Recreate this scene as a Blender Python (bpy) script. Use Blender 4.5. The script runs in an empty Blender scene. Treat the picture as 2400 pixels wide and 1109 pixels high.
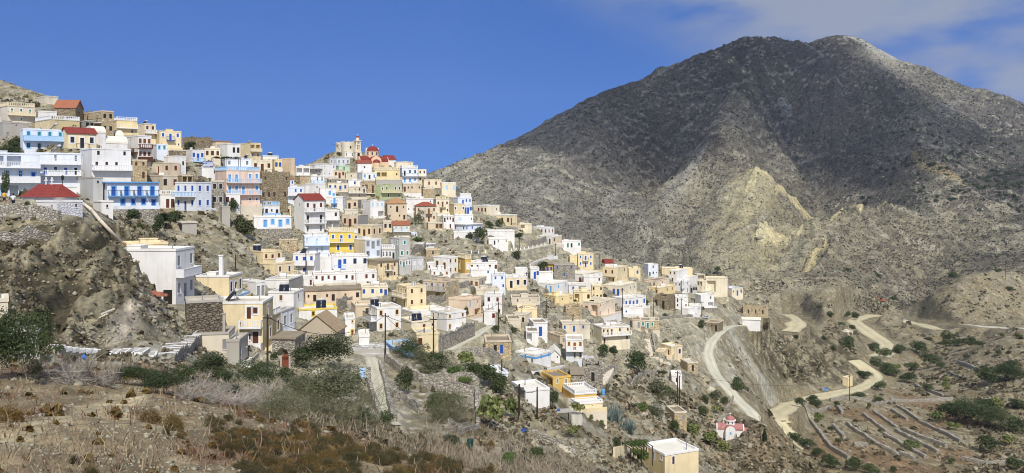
import bpy, math, random
import numpy as np
from math import radians, sin, cos, pi, atan2, sqrt

# ---------------------------------------------------------------- camera model
F, UC, VH = 1900.0, 1200.0, 440.0        # focal length, centre column, horizon row (photo pixels)
SUN_AZ, SUN_EL = radians(10.0), radians(46.0)   # sun behind the camera, a little to the right
C = bpy.context.scene.collection
rng = np.random.default_rng(7)
random.seed(7)

def lin(r, g, b):
    f = lambda c: (c/255/12.92) if c/255 <= 0.04045 else ((c/255+0.055)/1.055)**2.4
    return (f(r), f(g), f(b))

# ---------------------------------------------------------------- noise
def _hash(ix, iy, seed):
    h = (ix.astype(np.int64)*374761393 + iy.astype(np.int64)*668265263 + seed*982451653) & 0xFFFFFFFF
    h = ((h ^ (h >> 13))*1274126177) & 0xFFFFFFFF
    h = (h ^ (h >> 16)) & 0xFFFFFFFF
    return (h.astype(np.float32)/np.float32(4294967296.0))

def vnoise(x, y, seed=0):
    x0 = np.floor(x); y0 = np.floor(y)
    fx = (x-x0).astype(np.float32); fy = (y-y0).astype(np.float32)
    fx = fx*fx*(3-2*fx); fy = fy*fy*(3-2*fy)
    a = _hash(x0, y0, seed); b = _hash(x0+1, y0, seed)
    c = _hash(x0, y0+1, seed); d = _hash(x0+1, y0+1, seed)
    return (a+(b-a)*fx)*(1-fy) + (c+(d-c)*fx)*fy          # 0..1

def fbm(x, y, octaves=4, seed=0, gain=0.5):
    s = 0; amp = 1; tot = 0
    for o in range(octaves):
        s = s + amp*vnoise(x*2**o + 17.3*o, y*2**o - 9.1*o, seed+o); tot += amp; amp *= gain
    return s/tot                                           # 0..1

def ridged(x, y, octaves=4, seed=0, gain=0.5):
    s = 0; amp = 1; tot = 0
    for o in range(octaves):
        n = 1-np.abs(2*vnoise(x*2**o + 31.7*o, y*2**o + 5.3*o, seed+o)-1)
        s = s + amp*n*n; tot += amp; amp *= gain
    return s/tot

def sstep(a, b, x):
    t = np.clip((x-a)/(b-a), 0, 1)
    return t*t*(3-2*t)

# ---------------------------------------------------------------- terrain: surveyed points (column, row, distance)
CTRL = []
def col(u, *pts):
    for (v, Y) in pts:
        CTRL.append((u, v, Y))
col(-900, (1109,9),(1000,13),(930,19),(880,26),(790,50),(660,75),(560,95),(480,115),(400,155),(320,180),(250,205),(150,230),(300,330))
col(-300, (1109,9),(1000,13),(930,19),(880,26),(790,50),(660,75),(560,92),(482,108),(400,152),(320,172),(250,200),(170,222),(300,330))
col(0,   (1109,9),(1000,13),(930,19),(895,25),(800,50),(745,60),(700,66),(650,74),(590,84),(550,89),(515,95),(484,102),(470,125),(400,152),(330,170),(290,185),(240,202),(192,220),(330,310))
col(100, (880,27),(860,45),(820,58),(760,68),(300,182),(262,196),(232,210),(330,300))
col(200, (1109,9.5),(1000,14),(940,22),(895,28),(868,45),(845,58),(815,66),(790,72),(740,77),(650,86),(560,96),(512,103),(492,120),(470,136),(430,148),(385,157),(345,168),(315,178),(296,187),(288,196),(360,290))
col(350, (1109,10),(1000,15),(935,23),(900,30),(872,48),(838,66),(815,72),(795,78),(730,92),(700,97),(640,106),(600,115),(560,130),(522,145),(490,168),(450,180),(410,190),(380,198),(352,207),(338,214),(410,290))
col(500, (1109,11),(1000,18),(955,26),(925,33),(902,58),(880,74),(850,90),(830,97),(790,101),(720,114),(650,125),(600,140),(560,152),(520,163),(495,172),(450,190),(400,211),(372,225),(350,240),(430,320))
col(640, (1109,13),(1040,20),(990,28),(952,60),(905,85),(860,100),(800,115),(740,130),(690,145),(640,160),(600,172),(560,183),(530,194),(480,213),(440,233),(405,250),(380,266),(440,330))
col(720, (402,276),(450,340))
col(780, (352,315),(372,306),(400,380))
col(860, (1109,16),(1080,20),(1042,27),(1002,60),(900,92),(850,108),(800,124),(740,145),(690,165),(640,182),(590,203),(550,220),(500,244),(450,266),(410,283),(388,296),(374,306),(362,318),(440,420))
col(1000,(1109,20),(1085,27),(1118,40),(1050,60),(950,84),(900,99),(850,115),(800,130),(740,150),(680,174),(640,190),(600,210),(560,230),(520,249),(480,268),(445,286),(428,298),(510,370))
col(1150,(1109,30),(1160,42),(1060,66),(1000,80),(950,92),(900,105),(850,120),(800,138),(740,160),(690,180),(640,200),(600,220),(560,242),(520,263),(497,278),(570,355))
col(1250,(1250,35),(1109,60),(1000,92),(940,110),(880,130),(820,150),(760,175),(700,200),(650,225),(610,245),(570,265),(537,285),(620,370))
col(1400,(1300,45),(1109,85),(1040,100),(980,120),(930,138),(870,160),(800,190),(740,215),(700,240),(660,262),(622,286),(595,305),(700,400))
col(1560,(1350,55),(1109,115),(1070,125),(1000,148),(940,168),(880,190),(820,215),(770,240),(720,263),(680,286),(652,305),(634,325),(740,430))
col(1720,(1400,60),(1109,148),(1020,172),(955,190),(900,215),(850,235),(800,257),(770,275),(740,298),(712,322),(694,345),(780,450))
col(1691,(894,204)); col(1720,(927,195)); col(1746,(953,187)); col(1775,(982,177)); col(1801,(1008,167)); col(1818,(1026,163)); col(1745,(900,222)); col(1775,(935,212)); col(1805,(955,232))
col(1850,(1450,60),(1109,175),(1040,210),(960,255),(910,290),(850,320),(790,350),(748,392),(790,470),(760,520),(735,600))
col(2000,(1480,60),(1109,190),(1040,225),(980,255),(935,290),(915,315),(870,350),(820,390),(790,432),(768,485),(742,570),(718,650),(695,720))
col(2100,(1500,60),(1109,200),(1050,225),(1000,255),(950,292),(900,340),(850,400),(800,470),(760,560),(738,620),(712,700))
col(2250,(1500,60),(1109,205),(1000,262),(950,294),(900,328),(850,366),(800,410),(770,452),(742,545),(715,625),(690,700))
col(2400,(1500,60),(1109,205),(1000,256),(900,302),(850,326),(800,352),(774,372),(772,450),(745,540),(712,620),(680,700))
col(2900,(1500,60),(1109,210),(1000,270),(900,340),(800,440),(740,560),(680,700))
col(3700,(1500,60),(1109,210),(900,330),(800,440),(680,700))
# the mountain
col(1040,(540,700),(500,850),(398,1180),(560,1700))
col(1150,(560,640),(500,790),(440,940),(355,1230),(560,1750))
col(1300,(600,600),(540,740),(470,880),(390,1060),(283,1370),(480,1850))
col(1450,(660,560),(600,690),(530,850),(450,1000),(350,1190),(212,1510),(420,2000))
col(1560,(650,660),(600,760),(540,900),(480,980),(400,1130),(300,1330),(168,1580))
col(1650,(670,640),(620,720),(560,810),(480,920),(400,1050),(330,1150),(250,1390),(135,1620))
col(1720,(690,620),(640,700),(580,780),(500,890),(430,980),(360,1080),(295,1180),(250,1420),(190,1540),(108,1660),(330,2150))
col(1790,(700,640),(650,710),(590,780),(520,880),(450,970),(400,1110),(350,1240),(250,1450),(150,1600),(94,1690),(330,2200))
col(1860,(720,660),(690,700),(640,760),(580,850),(520,940),(470,1090),(400,1230),(300,1410),(200,1570),(112,1750),(330,2300))
col(1910,(700,690),(640,800),(580,900),(530,1020),(480,1150),(380,1290),(280,1440),(190,1580),(96,1800))
col(1975,(690,730),(650,800),(600,920),(560,1050),(500,1140),(420,1250),(330,1380),(230,1530),(150,1660),(84,1830),(320,2400))
col(2010,(690,720),(640,830),(600,960),(560,1030),(500,1120),(400,1270),(300,1420),(200,1580),(92,1830))
col(2100,(680,730),(620,830),(560,930),(500,1030),(420,1190),(350,1310),(250,1470),(142,1800),(360,2300))
col(2180,(660,760),(600,850),(540,930),(470,1030),(410,1120),(300,1370),(170,1760))
col(2260,(660,760),(600,850),(550,930),(500,1020),(440,1160),(350,1320),(207,1720),(420,2200))
col(2400,(640,770),(600,850),(560,950),(480,1080),(400,1240),(320,1430),(245,1660),(440,2100))
col(2900,(600,800),(500,1050),(400,1500),(560,2000))
col(3700,(600,900),(500,1500),(560,2000))
for u in (-900,-300,200,600,900):
    col(u,(470,560),(490,1000),(505,1800),(505,3600))
for u in (1200,1600,2000,2400,3000,3700):
    col(u,(500,3600))
for u in range(-1400,3900,400):
    CTRL.append((u, 440+F*1.75/2.5, 2.5))
    if u < 1000: CTRL.append((u, 440+F*2.35/5.0, 5.0))
    else: CTRL.append((u, 440+F*(2.5+(u-1000)*0.0012)/5.0, 5.0)); CTRL.append((u, 440+F*(6+(u-1000)*0.004)/16.0, 16.0))

def _vw(v): return np.where(v > 1109, 1109+300*np.log1p(np.maximum(v-1109, 0)/300), v)
def _vi(w): return np.where(w > 1109, 1109+300*np.expm1(np.maximum(w-1109, 0)/300), w)
def _solve():
    c = np.array(CTRL, float)
    P = np.stack([c[:,0]/230.0, np.log(c[:,2])*5.0], 1)
    d = np.sqrt(((P[:,None]-P[None])**2).sum(-1)+0.08)
    n = len(P)
    A = np.zeros((n+3, n+3)); A[:n,:n] = d - np.eye(n)*0.004
    A[:n,n] = 1; A[:n,n+1:] = P; A[n,:n] = 1; A[n+1:,:n] = P.T
    b = np.zeros(n+3); b[:n] = _vw(c[:,1])
    return P, np.linalg.solve(A, b)
_P, _W = _solve()
# base grid
GU = np.arange(-1400, 3801, 13.0)
GY = np.exp(np.concatenate([np.linspace(np.log(2.5), np.log(60), 60)[:-1], np.linspace(np.log(60), np.log(420), 330)[:-1],
                            np.linspace(np.log(420), np.log(3600), 230)]))
def _eval():
    out = np.zeros((len(GY), len(GU)))
    pu = GU/230.0
    for i, Y in enumerate(GY):
        dy = np.log(Y)*5.0 - _P[:,1]
        d = np.sqrt((pu[:,None]-_P[None,:,0])**2 + dy[None]**2 + 0.08)
        out[i] = d@_W[:-3] + _W[-3] + _W[-2]*pu + _W[-1]*np.log(Y)*5.0
    return _vi(out)
GV = _eval()                                  # smooth terrain: photo row of the ground at (distance, column)

def _interp(u, Y, G):
    fu = np.clip((np.asarray(u, float)-GU[0])/(GU[1]-GU[0]), 0, len(GU)-1.001)
    fy = np.clip(np.interp(np.log(Y), np.log(GY), np.arange(len(GY))), 0, len(GY)-1.001)
    i = fy.astype(int); j = fu.astype(int); a = fy-i; b = fu-j
    return (G[i,j]*(1-b)+G[i,j+1]*b)*(1-a) + (G[i+1,j]*(1-b)+G[i+1,j+1]*b)*a
def ground_z(x, y):
    """height of the smooth terrain at world x, y (camera eye at the origin)"""
    y = np.maximum(np.asarray(y, float), 2.5); u = UC+F*np.asarray(x, float)/y
    return -(_interp(u, y, GV)-VH)/F*y
_YF = np.exp(np.linspace(np.log(2.5), np.log(3500), 2600))
def hit(u, v, ymin=0.0):
    """where the sight line through photo pixel (u, v) meets the terrain"""
    vc = _interp(np.full(len(_YF), float(u)), _YF, GV)
    ok = np.nonzero((vc <= v) & (_YF >= ymin))[0]
    if len(ok) == 0: Y = _YF[np.argmin(vc+(_YF < max(ymin, 60))*9999)]
    else:
        i = ok[0]
        if i == 0 or vc[i-1] <= v: Y = _YF[i]
        else: Y = _YF[i-1]+(_YF[i]-_YF[i-1])*(vc[i-1]-v)/(vc[i-1]-vc[i])
    return np.array([(u-UC)/F*Y, Y, -(v-VH)/F*Y])
def at(u, v, Y): return np.array([(u-UC)/F*Y, Y, -(v-VH)/F*Y])
# ---------------------------------------------------------------- materials
MATS = {}
def _new(name):
    m = bpy.data.materials.new(name); m.use_nodes = True
    nt = m.node_tree; nt.nodes.clear()
    out = nt.nodes.new('ShaderNodeOutputMaterial'); bs = nt.nodes.new('ShaderNodeBsdfPrincipled')
    nt.links.new(bs.outputs[0], out.inputs[0])
    bs.inputs['Roughness'].default_value = 0.9
    bs.inputs['Specular IOR Level'].default_value = 0.25
    return m, nt, bs
def _noise(nt, scale, detail=5, vec=None, rough=0.6):
    n = nt.nodes.new('ShaderNodeTexNoise'); n.inputs['Scale'].default_value = scale
    n.inputs['Detail'].default_value = detail; n.inputs['Roughness'].default_value = rough
    if vec is not None: nt.links.new(vec, n.inputs['Vector'])
    return n
def _ramp(nt, fac, *stops):
    r = nt.nodes.new('ShaderNodeValToRGB'); e = r.color_ramp.elements
    while len(e) < len(stops): e.new(0.5)
    for el, (p, c) in zip(e, stops):
        el.position = p; el.color = (*c, 1) if len(c) == 3 else c
    nt.links.new(fac, r.inputs[0]); return r
def _mix(nt, fac, a, b, mode='MIX'):
    m = nt.nodes.new('ShaderNodeMix'); m.data_type = 'RGBA'; m.blend_type = mode
    for s, v in ((0, fac), (6, a), (7, b)):
        if isinstance(v, (int, float)): m.inputs[s].default_value = v
        elif isinstance(v, tuple): m.inputs[s].default_value = (*v, 1)
        else: nt.links.new(v, m.inputs[s])
    return m.outputs[2]
def _pos(nt, sc=None):
    g = nt.nodes.new('ShaderNodeNewGeometry')
    if sc is None: return g.outputs['Position']
    mp = nt.nodes.new('ShaderNodeMapping'); mp.inputs['Scale'].default_value = sc
    nt.links.new(g.outputs['Position'], mp.inputs[0]); return mp.outputs[0]
def _bump(nt, bs, h, strength, dist):
    b = nt.nodes.new('ShaderNodeBump'); b.inputs['Strength'].default_value = strength; b.inputs['Distance'].default_value = dist
    nt.links.new(h, b.inputs['Height']); nt.links.new(b.outputs[0], bs.inputs['Normal'])

def plaster(name, c, dirt=0.45, dirtc=(0.33, 0.29, 0.22)):
    """painted render with rain streaks, blotches and a rough surface"""
    if name in MATS: return MATS[name]
    m, nt, bs = _new(name)
    streak = _noise(nt, 1.0, 4, _pos(nt, (1.1, 1.1, 0.14)))
    blotch = _noise(nt, 0.30, 7, _pos(nt))
    fine = _noise(nt, 9.0, 3, _pos(nt))
    s = _ramp(nt, streak.outputs[0], (0.50, (0, 0, 0)), (0.80, (1, 1, 1)))
    b = _ramp(nt, blotch.outputs[0], (0.42, (0, 0, 0)), (0.75, (1, 1, 1)))
    f = nt.nodes.new('ShaderNodeMath'); f.operation = 'MULTIPLY_ADD'; f.inputs[1].default_value = dirt*0.7
    nt.links.new(s.outputs[0], f.inputs[0])
    f2 = nt.nodes.new('ShaderNodeMath'); f2.operation = 'MULTIPLY'; f2.inputs[1].default_value = dirt*0.55
    nt.links.new(b.outputs[0], f2.inputs[0]); nt.links.new(f2.outputs[0], f.inputs[2])
    col = _mix(nt, f.outputs[0], tuple(c), dirtc)
    col = _mix(nt, 0.10, col, fine.outputs[1], 'OVERLAY')
    nt.links.new(col, bs.inputs['Base Color'])
    _bump(nt, bs, fine.outputs[0], 0.25, 0.03)
    MATS[name] = m; return m

def masonry(name, c1, c2, joint, size=0.38, depth=0.08):
    """rubble stonework: irregular stones with darker joints"""
    if name in MATS: return MATS[name]
    m, nt, bs = _new(name)
    p = _pos(nt, (1, 1, 1.7)); w = _noise(nt, 1.3, 2, p)
    add = nt.nodes.new('ShaderNodeVectorMath'); add.operation = 'MULTIPLY_ADD'
    add.inputs[1].default_value = (0.25, 0.25, 0.25); nt.links.new(w.outputs[1], add.inputs[0]); nt.links.new(p, add.inputs[2])
    v = nt.nodes.new('ShaderNodeTexVoronoi'); v.inputs['Scale'].default_value = 1/size; nt.links.new(add.outputs[0], v.inputs['Vector'])
    e = nt.nodes.new('ShaderNodeTexVoronoi'); e.feature = 'DISTANCE_TO_EDGE'; e.inputs['Scale'].default_value = 1/size
    nt.links.new(add.outputs[0], e.inputs['Vector'])
    sep = nt.nodes.new('ShaderNodeSeparateColor'); nt.links.new(v.outputs['Color'], sep.inputs[0])
    col = _mix(nt, sep.outputs[0], c1, c2)
    n = _noise(nt, 0.6, 5, _pos(nt)); col = _mix(nt, 0.35, col, n.outputs[0], 'OVERLAY')
    j = _ramp(nt, e.outputs['Distance'], (0.0, (1, 1, 1)), (0.10, (0, 0, 0)))
    col = _mix(nt, j.outputs[0], col, joint)
    nt.links.new(col, bs.inputs['Base Color'])
    h = _ramp(nt, e.outputs['Distance'], (0.0, (0, 0, 0)), (0.18, (1, 1, 1)))
    _bump(nt, bs, h.outputs[0], 0.8, depth)
    MATS[name] = m; return m

def tiles(name, c):
    if name in MATS: return MATS[name]
    m, nt, bs = _new(name)
    tc = nt.nodes.new('ShaderNodeTexCoord')
    wv = nt.nodes.new('ShaderNodeTexWave'); wv.bands_direction = 'X'; wv.inputs['Scale'].default_value = 1.6
    wv.inputs['Distortion'].default_value = 0.3; nt.links.new(tc.outputs['Object'], wv.inputs['Vector'])
    n = _noise(nt, 1.8, 6, _pos(nt)); n2 = _noise(nt, 5, 3, _pos(nt))
    a = _mix(nt, n.outputs[0], tuple(x*0.55 for x in c), tuple(min(1, x*1.5) for x in c))
    a = _mix(nt, 0.3, a, n2.outputs[1], 'OVERLAY')
    nt.links.new(a, bs.inputs['Base Color']); _bump(nt, bs, wv.outputs[0], 0.7, 0.08)
    MATS[name] = m; return m

def paint(name, c, rough=0.55, var=0.25):
    if name in MATS: return MATS[name]
    m, nt, bs = _new(name); n = _noise(nt, 3.0, 4, _pos(nt))
    col = _mix(nt, n.outputs[0], tuple(x*(1-var) for x in c), tuple(min(1, x*(1+var*0.5)) for x in c))
    nt.links.new(col, bs.inputs['Base Color']); bs.inputs['Roughness'].default_value = rough
    MATS[name] = m; return m
def glass(name='dark_glass'):
    if name in MATS: return MATS[name]
    m, nt, bs = _new(name); n = _noise(nt, 0.9, 3, _pos(nt))
    nt.links.new(_mix(nt, n.outputs[0], (0.008, 0.009, 0.011), (0.05, 0.05, 0.055)), bs.inputs['Base Color'])
    bs.inputs['Roughness'].default_value = 0.12; bs.inputs['Specular IOR Level'].default_value = 0.5
    MATS[name] = m; return m

WALLC = {  # wall finishes
 'white': (0.80,0.79,0.77), 'bluewhite': (0.72,0.77,0.84), 'cream': (0.80,0.67,0.42), 'palecream': (0.80,0.72,0.54),
 'yellow': (0.80,0.66,0.36), 'brightyellow': (0.78,0.60,0.10), 'ochre': (0.66,0.43,0.10), 'tan': (0.65,0.54,0.39),
 'beige': (0.70,0.63,0.50), 'peach': (0.74,0.59,0.43), 'pink': (0.79,0.61,0.50), 'green': (0.50,0.56,0.30), 'mint': (0.50,0.68,0.48),
 'grey': (0.50,0.50,0.49), 'concrete': (0.42,0.40,0.36), 'blue': (0.34,0.55,0.82), 'olive': (0.60,0.50,0.28), 'salmon': (0.80,0.58,0.38), 'palepeach': (0.80,0.67,0.52),
 'mud': (0.48,0.41,0.31), 'deepgrey': (0.36,0.35,0.33), 'orange': (0.80,0.48,0.12)}
PAINTC = {'blue': (0.03,0.10,0.40), 'sky': (0.13,0.36,0.70), 'pale': (0.42,0.62,0.86), 'brown': (0.11,0.038,0.022), 'red': (0.17,0.028,0.02),
 'green': (0.02,0.24,0.15), 'teal': (0.03,0.24,0.26), 'grey': (0.28,0.29,0.30), 'wood': (0.22,0.085,0.03), 'orange': (0.30,0.10,0.03),
 'white': (0.80,0.80,0.80), 'dark': (0.03,0.025,0.022), 'yellow': (0.82,0.64,0.08), 'iron': (0.03,0.03,0.03), 'cream': (0.78,0.68,0.46), 'stonegrey': (0.42,0.40,0.37)}
def W(c):
    if c == 'stone': return masonry('rubble_stone', lin(176,162,134), lin(132,118,94), lin(78,68,54))
    if c == 'greystone': return masonry('grey_rubble_stone', lin(190,184,170), lin(142,136,124), lin(88,82,74))
    if c == 'whitestone': return masonry('whitewashed_stone', lin(226,226,228), lin(206,206,210), lin(170,170,174), 0.45, 0.05)
    if c == 'darkstone': return masonry('dark_stone_facing', lin(138,128,112), lin(98,90,78), lin(48,44,38), 0.5, 0.1)
    if c == 'tanstone': return masonry('tan_ashlar', lin(202,186,154), lin(172,155,124), lin(126,110,86), 0.55, 0.03)
    return plaster(c+'_plaster', WALLC[c], 0.45 if c in ('white','bluewhite') else 0.7)
def PC(c): return paint(c+'_paint', PAINTC.get(c) or WALLC[c])
def RC(c):
    if c == 'red': return tiles('red_roof_tiles', (0.24,0.045,0.035))
    if c == 'terracotta': return tiles('terracotta_tiles', (0.34,0.13,0.07))
    if c == 'brownred': return tiles('brown_red_tiles', (0.30,0.085,0.05))
    if c == 'tantile': return tiles('weathered_tan_tiles', (0.42,0.24,0.12))
    if c == 'earth': return plaster('earth_roof', (0.30,0.25,0.18), 1.0, (0.16,0.13,0.09))
    if c == 'white': return plaster('whitewashed_roof', (0.74,0.71,0.62), 0.5, (0.45,0.40,0.3))
    if c == 'sheet': return tiles('tan_sheet_roof', (0.36,0.27,0.17))
    return plaster('screed_roof', (0.58,0.53,0.43), 0.8, (0.28,0.25,0.2))

# ---------------------------------------------------------------- mesh building
class MB:
    def __init__(s): s.v = []; s.f = []; s.m = []
    def quad(s, pts, m=0):
        n = len(s.v); s.v += [tuple(p) for p in pts]; s.f.append(tuple(range(n, n+len(pts)))); s.m.append(m)
    def box(s, x0, x1, y0, y1, z0, z1, m=0):
        n = len(s.v)
        s.v += [(x0,y0,z0),(x1,y0,z0),(x1,y1,z0),(x0,y1,z0),(x0,y0,z1),(x1,y0,z1),(x1,y1,z1),(x0,y1,z1)]
        for q in ((0,3,2,1),(4,5,6,7),(0,1,5,4),(1,2,6,5),(2,3,7,6),(3,0,4,7)):
            s.f.append(tuple(n+i for i in q)); s.m.append(m)
    def tube(s, a, b, r0, r1=None, n=6, m=0, cap=True):
        a = np.array(a, float); b = np.array(b, float); r1 = r0 if r1 is None else r1
        d = b-a; L = np.linalg.norm(d)
        if L < 1e-6: return
        d /= L; t = np.array((1.0,0,0)) if abs(d[2]) > 0.9 else np.array((0,0,1.0))
        e = np.cross(d, t); e /= np.linalg.norm(e); g = np.cross(d, e)
        k = len(s.v)
        for c, r in ((a, r0), (b, r1)):
            for i in range(n):
                th = 2*pi*i/n; s.v.append(tuple(c+r*(cos(th)*e+sin(th)*g)))
        for i in range(n):
            j = (i+1) % n; s.f.append((k+i, k+j, k+n+j, k+n+i)); s.m.append(m)
        if cap:
            s.f.append(tuple(k+i for i in range(n))[::-1]); s.m.append(m)
            s.f.append(tuple(k+n+i for i in range(n))); s.m.append(m)
    def lathe(s, prof, n=20, cx=0, cy=0, m=0):
        """prof: list of (radius, z)"""
        k = len(s.v)
        for (r, z) in prof:
            for i in range(n):
                th = 2*pi*i/n; s.v.append((cx+r*cos(th), cy+r*sin(th), z))
        for j in range(len(prof)-1):
            for i in range(n):
                i2 = (i+1) % n
                s.f.append((k+j*n+i, k+j*n+i2, k+(j+1)*n+i2, k+(j+1)*n+i)); s.m.append(m)
    def build(s, name, mats, parent=None, smooth=False, loc=None):
        me = bpy.data.meshes.new(name); me.from_pydata(s.v, [], s.f)
        for mt in (mats if isinstance(mats, (list, tuple)) else [mats]): me.materials.append(mt)
        if any(s.m): me.polygons.foreach_set('material_index', s.m)
        if smooth: me.polygons.foreach_set('use_smooth', [True]*len(s.f))
        o = bpy.data.objects.new(name, me); C.objects.link(o)
        if parent is not None: o.parent = parent
        if loc is not None: o.location = loc
        return o
def empty(name, loc, rz=0.0):
    o = bpy.data.objects.new(name, None); C.objects.link(o); o.location = loc; o.rotation_euler.z = rz
    o.empty_display_size = 0.5; return o
LABELS = {}
def tag(o, label, cat, group=None):
    o['label'] = label; o['category'] = cat
    if group: o['group'] = group
    return o
def numpy_mesh(name, V, Fq, mats, parent=None, smooth=False, mi=None, colors=None):
    """V (n,3), Fq (m,k) all faces with k corners"""
    me = bpy.data.meshes.new(name); V = np.ascontiguousarray(V, np.float32); Fq = np.ascontiguousarray(Fq, np.int32)
    m, k = Fq.shape
    me.vertices.add(len(V)); me.vertices.foreach_set('co', V.ravel())
    me.loops.add(m*k); me.loops.foreach_set('vertex_index', Fq.ravel())
    me.polygons.add(m); me.polygons.foreach_set('loop_start', np.arange(0, m*k, k, dtype=np.int32))
    if smooth: me.polygons.foreach_set('use_smooth', np.ones(m, bool))
    for mt in (mats if isinstance(mats, (list, tuple)) else [mats]): me.materials.append(mt)
    if mi is not None: me.polygons.foreach_set('material_index', np.ascontiguousarray(mi, np.int32))
    me.update(calc_edges=True)
    if colors is not None:
        at_ = me.color_attributes.new('Col', 'FLOAT_COLOR', 'POINT')
        at_.data.foreach_set('color', np.ascontiguousarray(np.c_[colors, np.ones(len(V))], np.float32).ravel())
    o = bpy.data.objects.new(name, me); C.objects.link(o)
    if parent is not None: o.parent = parent
    return o

# ---------------------------------------------------------------- houses
PADS = []        # footprints cut into the hillside: corner, angle, widths, level
HOUSES = {}
K = 3.6975
CROPS = {'A':(0,170),'B':(0,420),'C':(300,250),'D':(300,500),'E':(600,300),'F':(600,550),'G':(850,300),'H':(900,550),
         'I':(1150,480),'J':(1450,550),'K':(1150,700),'L':(1450,800),'Q':(480,680),'M':(1180,600),'N':(1440,590),'R':(1850,700),'P':(820,720),'S':(0,0)}
CK = {'L':3.59,'Q':5.546,'M':6.16,'N':5.837,'R':2.711,'P':5.545,'S':1.0}
OPEN = {'w':(0.215,0.37,0.74),'W':(0.235,0.36,0.75),'s':(0.14,0.48,0.70),'d':(0.235,0.015,0.68),'D':(0.235,0.015,0.68),
        'o':(0.75,0.04,0.78),'B':(0.24,0.015,0.70),'b':(0.20,0.30,0.55),'t':(0.18,0.30,0.78),'V':(0.235,0.36,0.75)}

def facade(W_, z0, z1, rows):
    """openings of one face: list of (x0, x1, za, zb, kind, row)"""
    out = []
    if not rows: return out, []
    rr = rows.split('/'); n = len(rr); rh = (z1-z0)/n; bal = []
    for i, row in enumerate(rr):
        b = ''
        while row and row[-1] in '=#-': b = row[-1]; row = row[:-1]
        zf = z1-(i+1)*rh
        if b: bal.append((zf, b, rh))
        k = len(row)
        for j, ch in enumerate(row):
            if ch not in OPEN: continue
            kw, ka, kb = OPEN[ch]
            slot = W_/k; w = min(kw*min(rh, 3.6), slot*0.8) if ch != 'o' else slot*0.82
            xc = slot*(j+0.5)
            za = zf+ka*rh; zb = zf+kb*rh
            out.append([xc-w/2, xc+w/2, za, zb, ch, zf, rh])
    return out, bal

def wall_face(mb, W_, zb, zt, ops, P, rec=0.16):
    """one wall plane with real openings; P(x, depth, z) -> local point"""
    xs = sorted({0.0, W_, *[o[0] for o in ops], *[o[1] for o in ops]}); zs = sorted({zb, zt, *[o[2] for o in ops], *[o[3] for o in ops]})
    for x0, x1 in zip(xs[:-1], xs[1:]):
        for z0, z1 in zip(zs[:-1], zs[1:]):
            xm, zm = (x0+x1)/2, (z0+z1)/2
            if any(o[0] < xm < o[1] and o[2] < zm < o[3] for o in ops): continue
            mb.quad([P(x0,0,z0),P(x1,0,z0),P(x1,0,z1),P(x0,0,z1)])
    for x0, x1, z0, z1, ch, zf, rh in ops:
        d = 1.3 if ch == 'o' else rec
        mb.quad([P(x0,0,z0),P(x1,0,z0),P(x1,d,z0),P(x0,d,z0)]); mb.quad([P(x0,d,z1),P(x1,d,z1),P(x1,0,z1),P(x0,0,z1)])
        mb.quad([P(x0,0,z1),P(x0,d,z1),P(x0,d,z0),P(x0,0,z0)][::-1]); mb.quad([P(x1,0,z0),P(x1,d,z0),P(x1,d,z1),P(x1,0,z1)])
        if ch == 'o': mb.quad([P(x0,d,z0),P(x1,d,z0),P(x1,d,z1),P(x0,d,z1)])

def pbox(mb, P, x0, x1, d0, d1, z0, z1, m=0):
    a = [P(x0,d0,z0),P(x1,d0,z0),P(x1,d1,z0),P(x0,d1,z0),P(x0,d0,z1),P(x1,d0,z1),P(x1,d1,z1),P(x0,d1,z1)]
    n = len(mb.v); mb.v += a
    for q in ((0,3,2,1),(4,5,6,7),(0,1,5,4),(1,2,6,5),(2,3,7,6),(3,0,4,7)):
        mb.f.append(tuple(n+i for i in q)); mb.m.append(m)

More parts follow.
